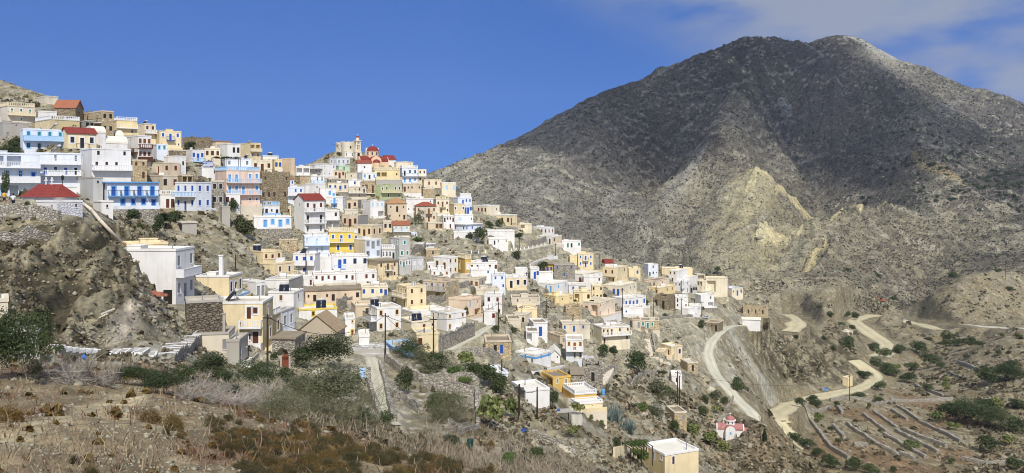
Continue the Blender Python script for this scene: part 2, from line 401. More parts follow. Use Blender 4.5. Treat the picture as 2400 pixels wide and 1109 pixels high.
def opening_parts(root, P, op, sh, tr, near, y):
    x0, x1, z0, z1, ch, zf, rh = op
    if ch == 'o': return
    w, h = x1-x0, z1-z0; mb = MB()
    door = ch in 'dDB'
    shc = PC('dark') if ch == 'D' else PC(sh)
    if ch in 'wdDBb':
        if door:
            pbox(mb, P, x0, x1, 0.10, 0.15, z0, z1)
            if near:
                for a, b in ((0.08,0.46),(0.54,0.92)):
                    for c, d in ((0.06,0.42),(0.50,0.94)): pbox(mb, P, x0+a*w, x0+b*w, 0.075, 0.10, z0+c*h, z0+d*h)
        else:
            for a, b in ((0.0,0.485),(0.515,1.0)):
                pbox(mb, P, x0+a*w, x0+b*w, 0.05, 0.10, z0, z1)
                if near:
                    for k in range(5): pbox(mb, P, x0+(a+0.06)*w, x0+(b-0.06)*w, 0.03, 0.05, z0+(0.06+k*0.185)*h, z0+(0.19+k*0.185)*h)
            pbox(mb, P, x0, x1, 0.12, 0.15, z0, z1)
        o = mb.build('door' if door else 'window', [shc], root)
        if door and near:
            hb = MB(); pbox(hb, P, x0+0.52*w, x0+0.57*w, 0.02, 0.075, z0+0.46*h, z0+0.52*h); hb.build('door_handle', PC('iron'), o)
    else:
        pbox(mb, P, x0, x1, 0.13, 0.15, z0, z1, 0)
        for a in ((0.0,0.07),(0.93,1.0),(0.47,0.53)): pbox(mb, P, x0+a[0]*w, x0+a[1]*w, 0.09, 0.13, z0, z1, 1)
        pbox(mb, P, x0+0.07*w, x0+0.47*w, 0.09, 0.13, z0+0.62*h, z0+0.68*h, 1); pbox(mb, P, x0+0.53*w, x0+0.93*w, 0.09, 0.13, z0+0.62*h, z0+0.68*h, 1)
        o = mb.build('window', [glass(), PC(sh if ch == 'V' else ('white' if ch == 't' else sh))], root)
    if tr:
        fb = MB(); t = 0.10*min(rh, 3.2)*0.55+0.05
        pbox(fb, P, x0-t, x0, -0.035, 0.02, z0 if door else z0-t, z1+t); pbox(fb, P, x1, x1+t, -0.035, 0.02, z0 if door else z0-t, z1+t)
        pbox(fb, P, x0, x1, -0.035, 0.02, z1, z1+t)
        if not door: pbox(fb, P, x0, x1, -0.06, 0.02, z0-t, z0)
        fb.build('door_frame' if door else 'window_frame', PC(tr), o)
    elif near and not door:
        fb = MB(); pbox(fb, P, x0-0.06, x1+0.06, -0.08, -0.002, z0-0.08, z0); fb.build('window_sill', PC('white'), o)
    if ch == 'B':
        sl = MB(); bw = min(0.6*w+0.35, 0.8)
        pbox(sl, P, x0-bw, x1+bw, -0.95, -0.003, zf-0.10, zf+0.04)
        s = sl.build('balcony', root['_bm'] if False else HB['bal'], root)
        rl = MB(); railing(rl, lambda t_, d_, z_: P(x0-bw+t_, -0.92+d_, zf+0.04+z_), w+2*bw, HB['brail'], near)
        for sx in (x0-bw, x1+bw-0.05): pbox(rl, P, sx, sx+0.05, -0.86, -0.01, zf+0.88, zf+0.95); pbox(rl, P, sx, sx+0.05, -0.5, -0.45, zf+0.04, zf+0.88)
        rl.build('railing', HB['brmat'], s)

def railing(mb, P, L, kind, near, h=0.92):
    """P(t, d, z) along the rail"""
    if kind == '#':
        pbox(mb, P, 0, L, 0, 0.10, 0, h-0.06); pbox(mb, P, -0.03, L+0.03, -0.03, 0.13, h-0.06, h); return
    if kind == '=':
        n = max(1, int(round(L/2.6)))
        for i in range(n+1):
            x = (L-0.18)*i/n; pbox(mb, P, x, x+0.18, -0.02, 0.16, 0, h)
        pbox(mb, P, 0.18, L-0.18, 0.0, 0.14, h-0.12, h-0.02); pbox(mb, P, 0.18, L-0.18, 0.0, 0.14, 0, 0.10)
        st = 0.30 if near else 0.42; k = max(1, int(L/st))
        for i in range(k): 
            x = L*(i+0.5)/k; pbox(mb, P, x-0.055, x+0.055, 0.02, 0.12, 0.10, h-0.12)
        return
    pbox(mb, P, 0, L, 0, 0.05, h-0.06, h); k = max(2, int(L/(0.22 if near else 0.4)))
    for i in range(k+1):
        x = (L-0.03)*i/k; pbox(mb, P, x, x+0.03, 0.01, 0.04, 0, h-0.06)

HB = {}
def solve_len(P, d, u):
    k = (u-UC)/F; den = d[0]-k*d[1]
    return (k*P[1]-P[0])/den if abs(den) > 1e-6 else 99
def house(key, label, crop, ul, uc, ur, vt, vb, a, c, L='', R='', sh='brown', tr=None, roof='f', rc='screed', cat='house', name=None,
          bc=None, rail=None, railc=None, dl=6.0, dr=6.0, pc=None, ymin=0, group=None, cR=None, rh=None, top=None, Y=None, base=True, exL=(), exR=(), balL=(), balR=(), pad=0, bh=0.85, cap=99, band=None):
    ox, oy = CROPS[crop]; k = CK.get(crop, K)
    ul, uc, ur = [ox+q/k for q in (ul, uc, ur)]; vt, vb = oy+vt/k, oy+vb/k
    P = hit(uc, vb, ymin) if Y is None else at(uc, vb, Y)
    beta = -math.degrees(atan2(uc-UC, F))
    if a == 'F': a = -math.degrees(atan2((ul+ur)/2-UC, F))
    A = radians(a); r = (cos(A), sin(A)); l = (-sin(A), cos(A))
    WR = solve_len(P, r, ur) if ur-uc > 0.6 else dr
    WL = solve_len(P, l, ul) if uc-ul > 0.6 else dl
    for _ in range(6):                       # turn thin slices so that the hidden depth stays a plausible one
        if uc-ul > 0.6 and 0 < WL < 4.5 and abs(a-beta) < 60:
            a = beta+(a-beta)*max(WL, 0.2)/5.2
        elif ur-uc > 0.6 and 0 < WR < 4.0 and a > beta+40:
            a = beta+90-(beta+90-a)*max(WR, 0.2)/4.6
        else: break
        A = radians(a); r = (cos(A), sin(A)); l = (-sin(A), cos(A))
        if ur-uc > 0.6: WR = solve_len(P, r, ur)
        if uc-ul > 0.6: WL = solve_len(P, l, ul)
    msg = ''
    if not 1.2 < WR < 24: msg += ' WR=%.1f' % WR
    if not 1.2 < WL < 24: msg += ' WL=%.1f' % WL
    if msg: print('HOUSE', key, 'a=%.0f beta=%.0f' % (a, beta), msg)
    WR = min(max(WR, 1.5), 26) if WR > 0 else dr; WL = min(max(WL, 1.5), 26) if WL > 0 else dl
    WL = min(WL, cap); H = (vb-vt)/F*P[1]
    y = P[1]; near = y < 135
    zs = [float(ground_z(P[0]+i*WR*r[0]+j*WL*l[0], P[1]+i*WR*r[1]+j*WL*l[1])) for i in (0,1) for j in (0,1)]
    fd = min(max(0.6, P[2]-min(zs)+0.6), 7.0)
    if base: PADS.append((P, A, WR, WL, P[2], pad))
    if name is None:
        name = {'white':'white_house','bluewhite':'white_house','cream':'cream_house','palecream':'cream_house','yellow':'yellow_house','stone':'stone_house','greystone':'stone_house'}.get(c, c+'_house') if cat == 'house' else cat.replace(' ', '_')
    root = empty(name, P, A); tag(root, label, cat, group)
    HB['bal'] = PC('white') if bc is None else PC(bc); HB['brail'] = '-' if rail is None else rail
    HB['brmat'] = PC('iron') if railc is None else PC(railc)
    PR = lambda x, d, z: (x, d, z)                 # right face: along r, depth along l
    PL = lambda x, d, z: (d, WL-x, z)              # left face, seen from outside x runs from far left to the corner
    tp = {'f':0.30,'w':0.30}.get(roof, 0.0); Hw = H-tp
    oR, bR = facade(WR, 0, H if not rh else H, R); oL, bL = facade(WL, 0, H, L)
    for ops, ex, LL in ((oR, exR, WR), (oL, exL, WL)):
        for (f0, f1, za, zb, ch) in ex: ops.append([f0*LL, f1*LL, za*H+0.012, zb*H, ch, za*H, 3.0])
    bR = [(z, k_, h_, 0, 1) for (z, k_, h_) in bR]+[(z*H, k_, 3.0, f0, f1) for (f0, f1, z, k_) in balR]
    bL = [(z, k_, h_, 0, 1) for (z, k_, h_) in bL]+[(z*H, k_, 3.0, f0, f1) for (f0, f1, z, k_) in balL]
    for ops in (oR, oL):
        for o in ops: o[3] = min(o[3], Hw-0.08)
    mb = MB()
    wall_face(mb, WR, -fd, Hw, oR, PR)
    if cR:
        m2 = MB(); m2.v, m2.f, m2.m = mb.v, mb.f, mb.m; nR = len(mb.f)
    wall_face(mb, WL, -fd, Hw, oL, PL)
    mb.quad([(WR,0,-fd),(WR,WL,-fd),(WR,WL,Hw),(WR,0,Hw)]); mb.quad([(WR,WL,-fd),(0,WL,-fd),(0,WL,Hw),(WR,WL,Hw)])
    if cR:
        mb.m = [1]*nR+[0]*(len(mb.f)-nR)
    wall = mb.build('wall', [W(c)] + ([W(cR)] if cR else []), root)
    for ops, PP in ((oR, PR), (oL, PL)):
        for o in ops: opening_parts(root, PP, o, sh, tr, near, y)
    for bl, PP, LL in ((bR, PR, WR), (bL, PL, WL)):
        for zf, kind, rh_, f0, f1 in bl:
            X0, L0 = f0*LL, LL; LL = (f1-f0)*L0
            sl = MB(); pbox(sl, PP, X0, X0+LL, -1.05, -0.003, zf-0.14, zf+0.02); s = sl.build('balcony', HB['bal'], root)
            rl = MB(); railing(rl, lambda t_, d_, z_: PP(X0+t_, -1.03+d_, zf+0.02+z_), LL, kind if rail is None or kind == '#' else rail, near)
            mat = PC(railc) if railc else (HB['bal'] if kind in '=#' else PC('iron'))
            for xx in (X0, X0+LL-0.1): pbox(rl, PP, xx, xx+0.1, -0.90, -0.004, zf+0.82, zf+0.92)
            if kind == '#':
                for xx in (X0, X0+LL-0.1): pbox(rl, PP, xx+0.002, xx+0.098, -0.90, -0.004, zf+0.02, zf+0.82)
            rl.build('railing', mat, s); LL = L0
    if band:
        fb = MB(); fb.box(-0.03, WR+0.03, -0.03, -0.002, Hw-0.55, Hw-0.22); fb.box(-0.03, -0.002, -0.002, WL+0.03, Hw-0.55, Hw-0.22); fb.build('frieze', PC(band), wall)
    # ---- walled terrace in front of the door
    ry_ = random.Random(key+'y')
    if cat == 'house' and roof != 'n' and base and R and WR > 4 and 95 < y < 330 and ry_.random() < 0.55:
        dp, ph = ry_.uniform(1.3, 2.1), ry_.uniform(0.35, 0.65); tb = MB(); tb.box(0.05, WR-0.05, -dp, -0.004, -3.2, 0.0); ta = tb.build('terrace', [W(ry_.choice(('white','white','beige','concrete','greystone')))], root)
        tb = MB(); tb.box(0.05, WR-0.05, -dp, -dp+0.18, 0.002, ph); tb.box(0.05, 0.23, -dp+0.18, -0.3, 0.002, ph); tb.build('parapet', [W(c if c not in ('stone',) else 'beige')], ta)
    # ---- roof
    rm = RC(rc); rb = MB()
    if roof in 'fw':
        t = 0.22; pm = W(pc) if pc else W(c if c not in ('stone','greystone') else 'beige'); e = 0.05
        rb.box(0.0, WR, 0.0, WL, Hw-0.06, Hw+0.02, 0)
        rb.box(-e, WR+e, -e, t, Hw+0.02, H, 1); rb.box(-e, t, t, WL+e, Hw+0.02, H, 1); rb.box(WR-t, WR+e, t, WL+e, Hw+0.02, H, 1); rb.box(t, WR-t, WL-t, WL+e, Hw+0.02, H, 1)
        ro = rb.build('roof', [rm, pm], root)
        rr_ = random.Random(key)
        if WR > 4 and WL > 3.5 and rr_.random() < 0.55:          # stair head or raised slab on the flat roof
            a_, b_ = rr_.uniform(1.2, 2.4), rr_.uniform(1.2, 2.0); x_, y_ = rr_.uniform(0.5, WR-a_-0.5), rr_.uniform(WL*0.35, max(WL*0.36, WL-b_-0.4)); hb = MB(); q_ = rr_.uniform(0.35, 0.95)
            hb.box(x_, x_+a_, y_, y_+b_, Hw+0.022, Hw+q_); hb.box(x_-0.07, x_+a_+0.07, y_-0.07, y_+b_+0.07, Hw+q_, Hw+q_+0.08); hb.build('roof_upstand', pm, ro)
        for q in range(rr_.choice((0, 1, 1, 2))):
            hb = MB(); x_, y_ = rr_.uniform(0.3, WR-0.3), rr_.uniform(0.4, WL-0.4); hb.tube((x_, y_, Hw), (x_, y_, Hw+rr_.uniform(0.5, 1.1)), 0.07, 0.07, 6); hb.build('vent_pipe', PC('grey'), ro)
        if c in ('white', 'cream', 'palecream', 'tan', 'beige', 'bluewhite') and near is False and rr_.random() < 0.5 and WR > 3:
            hb = MB(); x_ = rr_.uniform(0.3, WR-0.3); hb.tube((x_, -0.07, Hw-0.1), (x_, -0.07, -0.2), 0.05, 0.05, 5); hb.build('downpipe', PC('white' if rr_.random() < 0.5 else 'grey'), wall)
    elif roof == 'e':
        e = 0.45; rb.box(-e, WR+e*0.4, -e, WL+0.1, H-0.02, H+0.16, 0)
        rb.build('roof', [PC(bc) if bc else rm, rm], root)
    elif roof == 'm':
        e = 0.2; rb.box(-e, WR+e, -e, WL+e, H-0.02, H+0.22, 0); rb.build('roof', [rm], root)
    elif roof == 'p':
        rb.box(-0.08, WR+0.08, -0.08, WL+0.08, H-0.02, H+0.14, 0); ro = rb.build('roof', [rm], root)
        b = MB(); z = H+0.14
        railing(b, lambda t_, d_, z_: (t_, d_, z+z_), WR, '=', near, bh); railing(b, lambda t_, d_, z_: (d_, 0.2+t_, z+z_), WL-0.2, '=', near, bh)
        railing(b, lambda t_, d_, z_: (WR-0.16+d_, 0.2+t_, z+z_), WL-0.2, '=', near, bh); railing(b, lambda t_, d_, z_: (0.2+t_, WL-0.16+d_, z+z_), WR-0.4, '=', near, bh)
        b.build('balustrade', PC(railc or 'white'), ro)
    elif roof in 'gG':
        e = 0.25; gh = (top if top else 0.20*(WL if roof == 'g' else WR)); t = 0.12
        if roof == 'g':
            q = lambda a_, b_: (a_, b_)
            A_, B_ = WR, WL
        else: A_, B_ = WL, WR
        def p3(x, yy, z): return (x, yy, z) if roof == 'g' else (yy, x, z)
        sl_ = gh/(B_/2)
        for s_ in (0, 1):
            y0, y1 = ((-e, B_/2) if s_ == 0 else (B_+e, B_/2))
            z0, z1 = H-sl_*e, H+gh
            rb.quad([p3(-e,y0,z0+t), p3(A_+e,y0,z0+t), p3(A_+e,y1,z1+t), p3(-e,y1,z1+t)]); rb.quad([p3(-e,y0,z0), p3(A_+e,y0,z0), p3(A_+e,y0,z0+t), p3(-e,y0,z0+t)])
            rb.quad([p3(-e,y0,z0), p3(-e,y1,z1), p3(-e,y1,z1+t), p3(-e,y0,z0+t)]); rb.quad([p3(A_+e,y0,z0), p3(A_+e,y1,z1), p3(A_+e,y1,z1+t), p3(A_+e,y0,z0+t)])
            rb.quad([p3(-e,y0,z0), p3(A_+e,y0,z0), p3(A_+e,y1,z1), p3(-e,y1,z1)])
        ro = rb.build('roof', [rm], root)
        for x in (0.0, A_):
            gb = MB(); gb.quad([p3(x,0,H), p3(x,B_,H), p3(x,B_/2,H+gh)]); gb.build('gable', W(c), root)
    elif roof == 'h':
        e = 0.3; gh = top if top else 0.22*min(WL, WR); ins = min(WL, WR)/2*0.9; z = H
        a4 = [(-e,-e,z),(WR+e,-e,z),(WR+e,WL+e,z),(-e,WL+e,z)]
        if WR >= WL: r1, r2 = (ins, WL/2, z+gh), (WR-ins, WL/2, z+gh); fs = [(a4[0],a4[1],r2,r1),(a4[1],a4[2],r2),(a4[2],a4[3],r1,r2),(a4[3],a4[0],r1)]
        else: r1, r2 = (WR/2, ins, z+gh), (WR/2, WL-ins, z+gh); fs = [(a4[0],a4[1],r1),(a4[1],a4[2],r2,r1),(a4[2],a4[3],r2),(a4[3],a4[0],r1,r2)]
        for f_ in fs: rb.quad(f_)
        rb.quad([a4[3],a4[2],a4[1],a4[0]]); rb.build('roof', [rm], root)
    elif roof in 'vV':
        gh = top if top else 0.35*(WL if roof == 'v' else WR); n = 12
        A_, B_ = (WR, WL) if roof == 'v' else (WL, WR)
        def p3(x, yy, z): return (x, yy, z) if roof == 'v' else (yy, x, z)
        pr = [(B_/2-(B_/2+0.08)*cos(pi*i/n), H-0.02+gh*sin(pi*i/n)) for i in range(n+1)]
        for i in range(n):
            (ya, za), (yb, zb_) = pr[i], pr[i+1]
            rb.quad([p3(-0.08,ya,za), p3(A_+0.08,ya,za), p3(A_+0.08,yb,zb_), p3(-0.08,yb,zb_)])
        for x in (-0.08, A_+0.08): rb.quad([p3(x,*q) for q in pr])
        rb.build('roof', [rm if rc != 'same' else W(c)], root)
    elif roof == 'n':                                         # roofless ruin: thick ragged wall tops
        t = 0.55
        for (x0,x1,y0,y1) in ((0,WR,0.003,t),(0.003,t,t,WL),(WR-t,WR-0.003,t,WL),(t,WR-t,WL-t,WL-0.003)):
            n = max(2, int(max(x1-x0, y1-y0)/0.7))
            for i in range(n):
                hh = random.uniform(0.05, 0.9)*random.random()+0.05
                if x1-x0 > y1-y0: rb.box(x0+(x1-x0)*i/n, x0+(x1-x0)*(i+1)/n, y0, y1, H-0.3, H+hh)
                else: rb.box(x0, x1, y0+(y1-y0)*i/n, y0+(y1-y0)*(i+1)/n, H-0.3, H+hh)
        rb.box(t, WR-t, t, WL-t, -0.2, 0.1)
        rb.build('broken_wall_top', [W(c)], root)
    info = dict(root=root, P=P, A=A, WR=WR, WL=WL, H=H, Hw=Hw, r=r, l=l, near=near)
    HOUSES[key] = info; return info
def on_house(key, x, y, z=0.0):
    h = HOUSES[key]; zz = h['Hw']+0.02+z
    return (h['P'][0]+x*h['r'][0]+y*h['l'][0], h['P'][1]+x*h['r'][1]+y*h['l'][1], h['P'][2]+zz)
H_ = house
# ================= upper left of the village
H_('A2','plain windowless beige box house alone on the rocky ridge top','A',288,400,503,200,268,50,'beige')
H_('A1','greyish cream house with green shutters and a stone balustrade round its flat roof','A',-60,65,300,290,440,48,'beige','dw/d','www-/.s.', sh='green', tr='white', roof='p', railc='cream', bc='cream', rail='=')
H_('A1b','grey plastered lower house with an outside staircase under the green shuttered house','A',-60,30,250,425,560,48,'concrete','','.s./d..', sh='grey')
H_('A3','stone church hall with orange barrel tile roof on the skyline','A',470,655,718,303,405,70,'stone','','s', roof='G', rc='terracotta', top=1.9, cat='church', name='stone_church')
H_('A4','white stepped terrace wall house below the stone church','A',298,330,492,330,392,45,'white','','')
H_('A5','ochre terrace house with a long white balustrade on its roof','A',305,436,690,408,500,48,'cream','.','', roof='p', cR='olive')  # olive right face is the cream wall with its shade painted in
H_('A6','tall brown stone house with flat roof standing at the skyline','A',716,882,985,328,540,48,'tanstone','wd-/.o','ww/ww', sh='dark', pc='tan', rc='earth')
H_('A7','grey stone annex with dark openings in front of the brown skyline house','A',682,742,815,412,505,48,'greystone','','oo', pc='concrete')
H_('A8','yellow house with white balustrades on roof and balcony, blue window below','A',980,1010,1190,415,545,45,'yellow','','..=/.w', sh='blue', roof='p')
H_('A9','cream house with brown windows and a white balcony near the top street','A',1178,1252,1350,440,610,45,'palecream','t/.','ww=/o.', sh='brown')
H_('A10','tall yellow house with a blue wooden balcony and a blue door','C',240,272,462,207,372,45,'cream','','wBw/...s', sh='blue', bc='blue', railc='blue', tr='white')
H_('A11','long white house with pale blue balcony rail and four blue windows','A',172,200,568,483,688,42,'bluewhite','','wwww#/WW.W', sh='teal', bc='pale', tr='pale')
H_('A12','yellow house with red tiled roof and a small black iron balcony','A',530,585,836,522,655,42,'cream','','WBW', roof='g', rc='red', tr='white', sh='dark', top=1.2)
H_('A13','whitewashed vaulted chapel with small cupola beside the red tiled yellow house','A',738,800,915,520,592,45,'white','','s.', roof='v', rc='white', cat='chapel', name='chapel')
H_('A14','white barrel vaulted roof building, the upper of two white vaults','A',930,1000,1070,560,612,45,'white','','', roof='v', rc='white', cat='vault', name='vaulted_house')
H_('A14b','wide white barrel vaulted building, the lower of two white vaults','A',848,905,1105,612,668,45,'white','','', roof='v', rc='white', cat='vault', name='vaulted_house')
H_('A15','white house with brown shutters above an enclosed dark wooden balcony','A',1070,1196,1312,543,765,45,'white','w/w=/..','www=/www#', sh='wood', bc='brown', railc='brown')
H_('A16','bluish white house with two teal windows beside the dark wooden balcony','A',1318,1358,1446,618,755,45,'bluewhite','','ww/..', sh='teal', tr='pale')
H_('A17','big white two storey house with large dark windows and a pillared terrace','A',692,795,1135,652,940,40,'white','d./d.','w.w/www.=/...', sh='dark', bc='white', tr=None)
H_('A18','white house with two long balconies of patterned black stone under white rails','A',246,256,700,690,990,40,'bluewhite','','t.t.t=/WdWdD=/....', sh='blue', bc='white')
H_('A19','bluish white house with dark covered terrace over three blue framed windows','A',-130,-110,345,690,1080,38,'bluewhite','','oo.=/.ttd#/.do..', sh='blue', tr='pale')
H_('A21','low white storage block beside grey concrete stair wall','A',500,520,664,978,1115,40,'white','','s..')
H_('A22','grey concrete block with open top beside the blue and white guesthouse','A',662,806,892,905,1120,45,'grey','','s/.', pc='concrete')
H_('A23','long white guesthouse with four blue doors on little blue balconies','B',893,928,1375,30,262,35,'bluewhite','','BBBB/.wwwd', sh='blue', bc='sky', tr='sky', roof='e')
H_('A25','whitewashed stone annex with a wooden hatch below the red roofed chapel','B',318,492,716,184,305,58,'white','.d','.s', sh='wood', rc='white', cR='whitestone', cat='annex', name='chapel_annex')
H_('A26','pale grey cement hut on the rock edge left below the blue guesthouse','B',806,880,980,186,305,50,'white','','s', dl=3)
H_('A27','tan stone house with two small brown doors below the wooden balcony','C',18,40,165,458,622,45,'tanstone','','ww/.d', pc='beige')
H_('A28','cream house with red door and red shutter, tan side wall','C',165,296,452,482,592,50,'palecream','wd','ww', sh='red', cR='tan', pc='beige')
H_('A29','beige lower house under the red door house with small dark windows','C',165,302,430,592,735,50,'beige','ss','W.w', sh='brown')
H_('A30','tan stone house with two dark openings beside the cream stair house','C',418,470,560,592,725,48,'tanstone','','oo/..', pc='tan')
H_('A31','plain white cube house with one tiny window above the tan houses','C',312,408,502,424,585,50,'white','','.s', pc='white')
H_('A32','flat brown stone house in shade behind the plain white cube','C',345,395,502,372,450,50,'stone','','', rc='earth')
# ================= blue and pink houses, upper centre left
H_('C1','white corner house with bright blue shutters on both faces and blue railings','C',408,588,724,652,905,62,'bluewhite','www=/wdw','ww/ww', sh='blue', tr='white', bc='white', railc='pale')
H_('C2','small white house with brown doors between the guesthouse and blue corner house','C',262,280,408,765,880,40,'white','','.dd', sh='brown', roof='p')
H_('C3','narrow grey stone house against the blue shuttered corner house','C',712,724,830,640,868,45,'greystone','','ww/ww', sh='dark', tr='stonegrey')
H_('C4','pink three storey house with sky blue balconies and roof railing','C',752,852,1144,555,865,38,'pink','..','dd.ww=/dwd.w=/...ss', sh='sky', tr='white', bc='pink', railc='pale', roof='p')
H_('C5','small white house with brown doors under the pink house balcony','C',828,840,972,752,872,40,'white','','wd.', sh='brown')
H_('C6','white terrace house with vine pergola and painted flag','C',618,640,870,520,615,42,'white','','..W.d', sh='blue')
H_('C7','white house with two dark windows behind the vine pergola','C',820,840,1072,448,530,40,'bluewhite','','W.W', sh='white')
H_('C8','cream house with brown door and iron rail right of the pergola','C',1070,1076,1250,462,570,35,'palecream','','wdw-', sh='brown')
H_('C9','small yellow house with white balcony between cream and peach houses','C',1246,1270,1334,455,560,45,'yellow','','ww=', sh='blue', bc='white')
H_('C10','peach house with blank side wall at the end of the upper row','C',1330,1412,1440,445,580,62,'peach','','.', pc='cream')
H_('C11','tall pale yellow house with a dark roof loggia on the ridge','C',958,1056,1150,312,460,45,'cream','','oo#/ww', bc='cream', sh='grey')
H_('C12','white house with narrow windows left of the pale yellow ridge house','C',770,862,974,318,445,45,'white','','.ww', sh='dark')
H_('C13','cream house with three brown windows in the ridge row','C',652,664,800,358,458,40,'palecream','','wWw=', sh='brown', bc='cream')
H_('C14','white house with pale blue balcony at the lower end of the ridge row','C',488,552,662,372,475,45,'white','','wdw=', sh='blue', bc='pale')
H_('C15','tumbledown stone ruin on the ridge above the white houses','C',470,560,732,268,350,45,'stone','','..', roof='n', cat='ruin', name='stone_ruin')
H_('C15b','low house with tan tiled roof on the ridge behind the white houses','C',690,760,890,300,350,45,'peach','','', roof='m', rc='tantile')
H_('C16','tall rubble stone ruin wall house with slit openings, upper storey','C',1143,1160,1404,572,690,40,'stone','','s..s', roof='n', cat='ruin', name='stone_ruin')
H_('C16b','massive rubble stone ruin with slit windows left of the red roofed white house','C',1138,1150,1386,690,865,38,'stone','','sss.s', roof='n', cat='ruin', name='stone_ruin')
H_('C17','low white house with orange hipped roof and blue door','C',1256,1346,1440,628,692,50,'white','','wdw', sh='blue', roof='h', rc='terracotta', top=1.3)
H_('C18','white house with pale blue roof railing and sky blue ground floor doors','C',1030,1086,1314,862,960,40,'white','','sWWsd#', sh='dark', roof='p', railc='pale', bc='pale')
H_('C18b','white lower storey with sky blue doors over the goat path','C',1084,1090,1416,952,1058,36,'white','','.dwdw', sh='sky', tr='pale')
H_('C19','small cream stone house with brown door beside the pale blue railing','C',1314,1322,1412,862,945,38,'palecream','','wd', sh='brown', tr='cream')
H_('C20','weathered grey concrete pillar building on the scree slope','C',800,815,885,865,1010,40,'concrete','','', rc='earth', cat='shed', name='concrete_shed')
H_('C21','roofless concrete shelter of blocks and posts on the rubble slope','C',432,470,596,1010,1085,45,'concrete','o','.', roof='m', cat='shed', name='concrete_shed')
# ================= centre top
H_('E2','small white house carrying a water tank left of the saddle','E',45,60,196,238,275,40,'white','','')
H_('E3','low white house with brown awning on the saddle of the ridge','E',328,345,466,330,412,40,'white','','oo', sh='brown')
H_('E4','white three storey house with open roof terrace of white posts','E',460,578,692,308,432,48,'white','o.=/.B/..','s.w/ss.', sh='sky')
H_('E5','pale blue house with arched windows above a mint green wall','E',640,700,815,258,330,45,'bluewhite','ww','www', sh='grey', tr='white')
H_('E5g','mint green house with one dark window under the pale blue house','E',690,716,812,325,388,45,'mint','','.W.', sh='white')
H_('E6','white schoolhouse block left of the bell tower','E',765,772,850,208,256,38,'white','','t.t', sh='grey')
H_('E9','plain white box house behind the church dome','E',942,950,1062,172,235,35,'white','','')
H_('E11','white side building with red sloping roof right of the church','E',1090,1130,1210,272,300,45,'white','','', roof='g', rc='red', top=1.6)
H_('E12','white house with a low red tiled roof and one small dark window','E',872,880,1002,305,388,35,'white','','.s.', roof='g', rc='brownred', top=1.0)
H_('E13','white house with pale blue shutters under the low red roof','E',876,922,1046,384,458,45,'white','ww','wDw', sh='sky', bc='white')
H_('E14','yellow house with wide cream balcony and roof balustrade below the church','E',1018,1028,1246,366,452,38,'yellow','','oo.s=', sh='brown', bc='cream', roof='p', railc='cream')
H_('E15','white house with blue shutters and a balustraded roof terrace by the yellow one','E',1245,1266,1402,348,484,42,'bluewhite','','DVV-/ddw', sh='sky', roof='p')
H_('E16','narrow cream house at the east end of the top row','E',1400,1406,1476,358,476,36,'palecream','','ww=/Ws', sh='brown', bc='white')
H_('E17','flat white house on the skyline right of the red sloping roof','E',1196,1210,1362,292,345,36,'palecream','','..s', sh='white')
H_('E18','small tan stone house with brown door below the mint wall','E',668,676,772,362,440,36,'tan','','wdw', sh='brown')
H_('E19','plain tan block with a single window under the church square','E',770,778,872,388,455,34,'beige','','.s.')
H_('E20','white house with pale blue balcony beside the outdoor stairs','E',462,474,592,412,478,40,'white','','.tt=', sh='blue', bc='pale')
H_('E21','tan stone house without windows behind the orange hipped roof','E',340,380,470,412,490,45,'tanstone','','', rc='earth')
H_('E22a','grey stone house with three square openings on its upper wall','E',618,628,780,438,490,36,'greystone','','sss.', sh='dark')
H_('E22','beige house with blue windows and a rounded terrace front','E',615,622,796,475,556,35,'palecream','','wwdw=', sh='blue', bc='beige')
H_('E23','white house with one blue grey window under the tan block','E',783,800,912,448,512,38,'white','','.W.', sh='blue')
H_('E24','tan house with small brown balcony left of the green house','E',905,912,1032,465,568,34,'tanstone','','sw.d-', sh='brown')
H_('E24b','beige house with flat terrace and dark doors under the blue grey window','E',793,800,956,508,618,34,'beige','','.swd-/..s.', sh='dark')
H_('E25a','grey balustraded terrace building behind the green house','E',1030,1040,1262,450,500,34,'concrete','','.....', roof='p', railc='cream')
H_('E25','olive green two storey house with cream balconies','E',990,1078,1262,496,622,46,'green','s/.','dV.VV=/.W.W', sh='dark', tr='white', bc='cream')
H_('E26','orange tan stone house with small doors right of the green house','E',1264,1272,1432,482,566,34,'tan','','dss.s', sh='brown')
H_('E27','low white block with bare walls in front of the blue railing house','E',343,430,508,492,592,48,'white','','', rc='white')
H_('E27b','white cube with small pale window behind the red roofed tower house','E',430,506,600,478,560,48,'white','','s.')
H_('E28','white house with dark blue double windows beside the stone ruin','E',262,275,412,512,655,38,'bluewhite','','.ww#/..', sh='blue', bc='white')
H_('E29','white house with blue shuttered window on its raised terrace','E',548,556,690,518,620,36,'white','','..wb', sh='sky')
H_('E29b','white narrow house with tall sky blue door and small blue balcony','E',608,752,782,592,715,68,'white','.B./.w.','ww', sh='sky', bc='sky', railc='sky', tr='pale')
H_('E30','tall white house with dark red roof and two storeys of loggias','E',328,420,592,625,930,45,'white','s/./.','wdw=/D.D=/t.t', sh='brown', roof='g', rc='red', bc='white', railc='white', top=1.5)
H_('E30b','white lower wing with grey balcony beside the tall red roofed house','E',590,600,722,712,880,36,'white','','.W=/oo', sh='dark', bc='white')
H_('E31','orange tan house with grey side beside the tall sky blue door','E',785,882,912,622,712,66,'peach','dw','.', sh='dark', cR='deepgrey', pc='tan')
H_('E31b','beige flat house stepping down below the orange tan house','E',760,768,886,706,760,34,'beige','','.', rc='screed')
H_('E32','greyish white house with three pale shutters and a dark wide opening','E',928,992,1112,632,780,44,'white','.','www/.o', sh='pale', tr='white')
H_('E33','ochre stained stone house with tan hipped roof','E',1120,1140,1306,655,806,38,'tan','','sDs/s.sD', sh='brown', roof='h', rc='tantile', top=1.7)
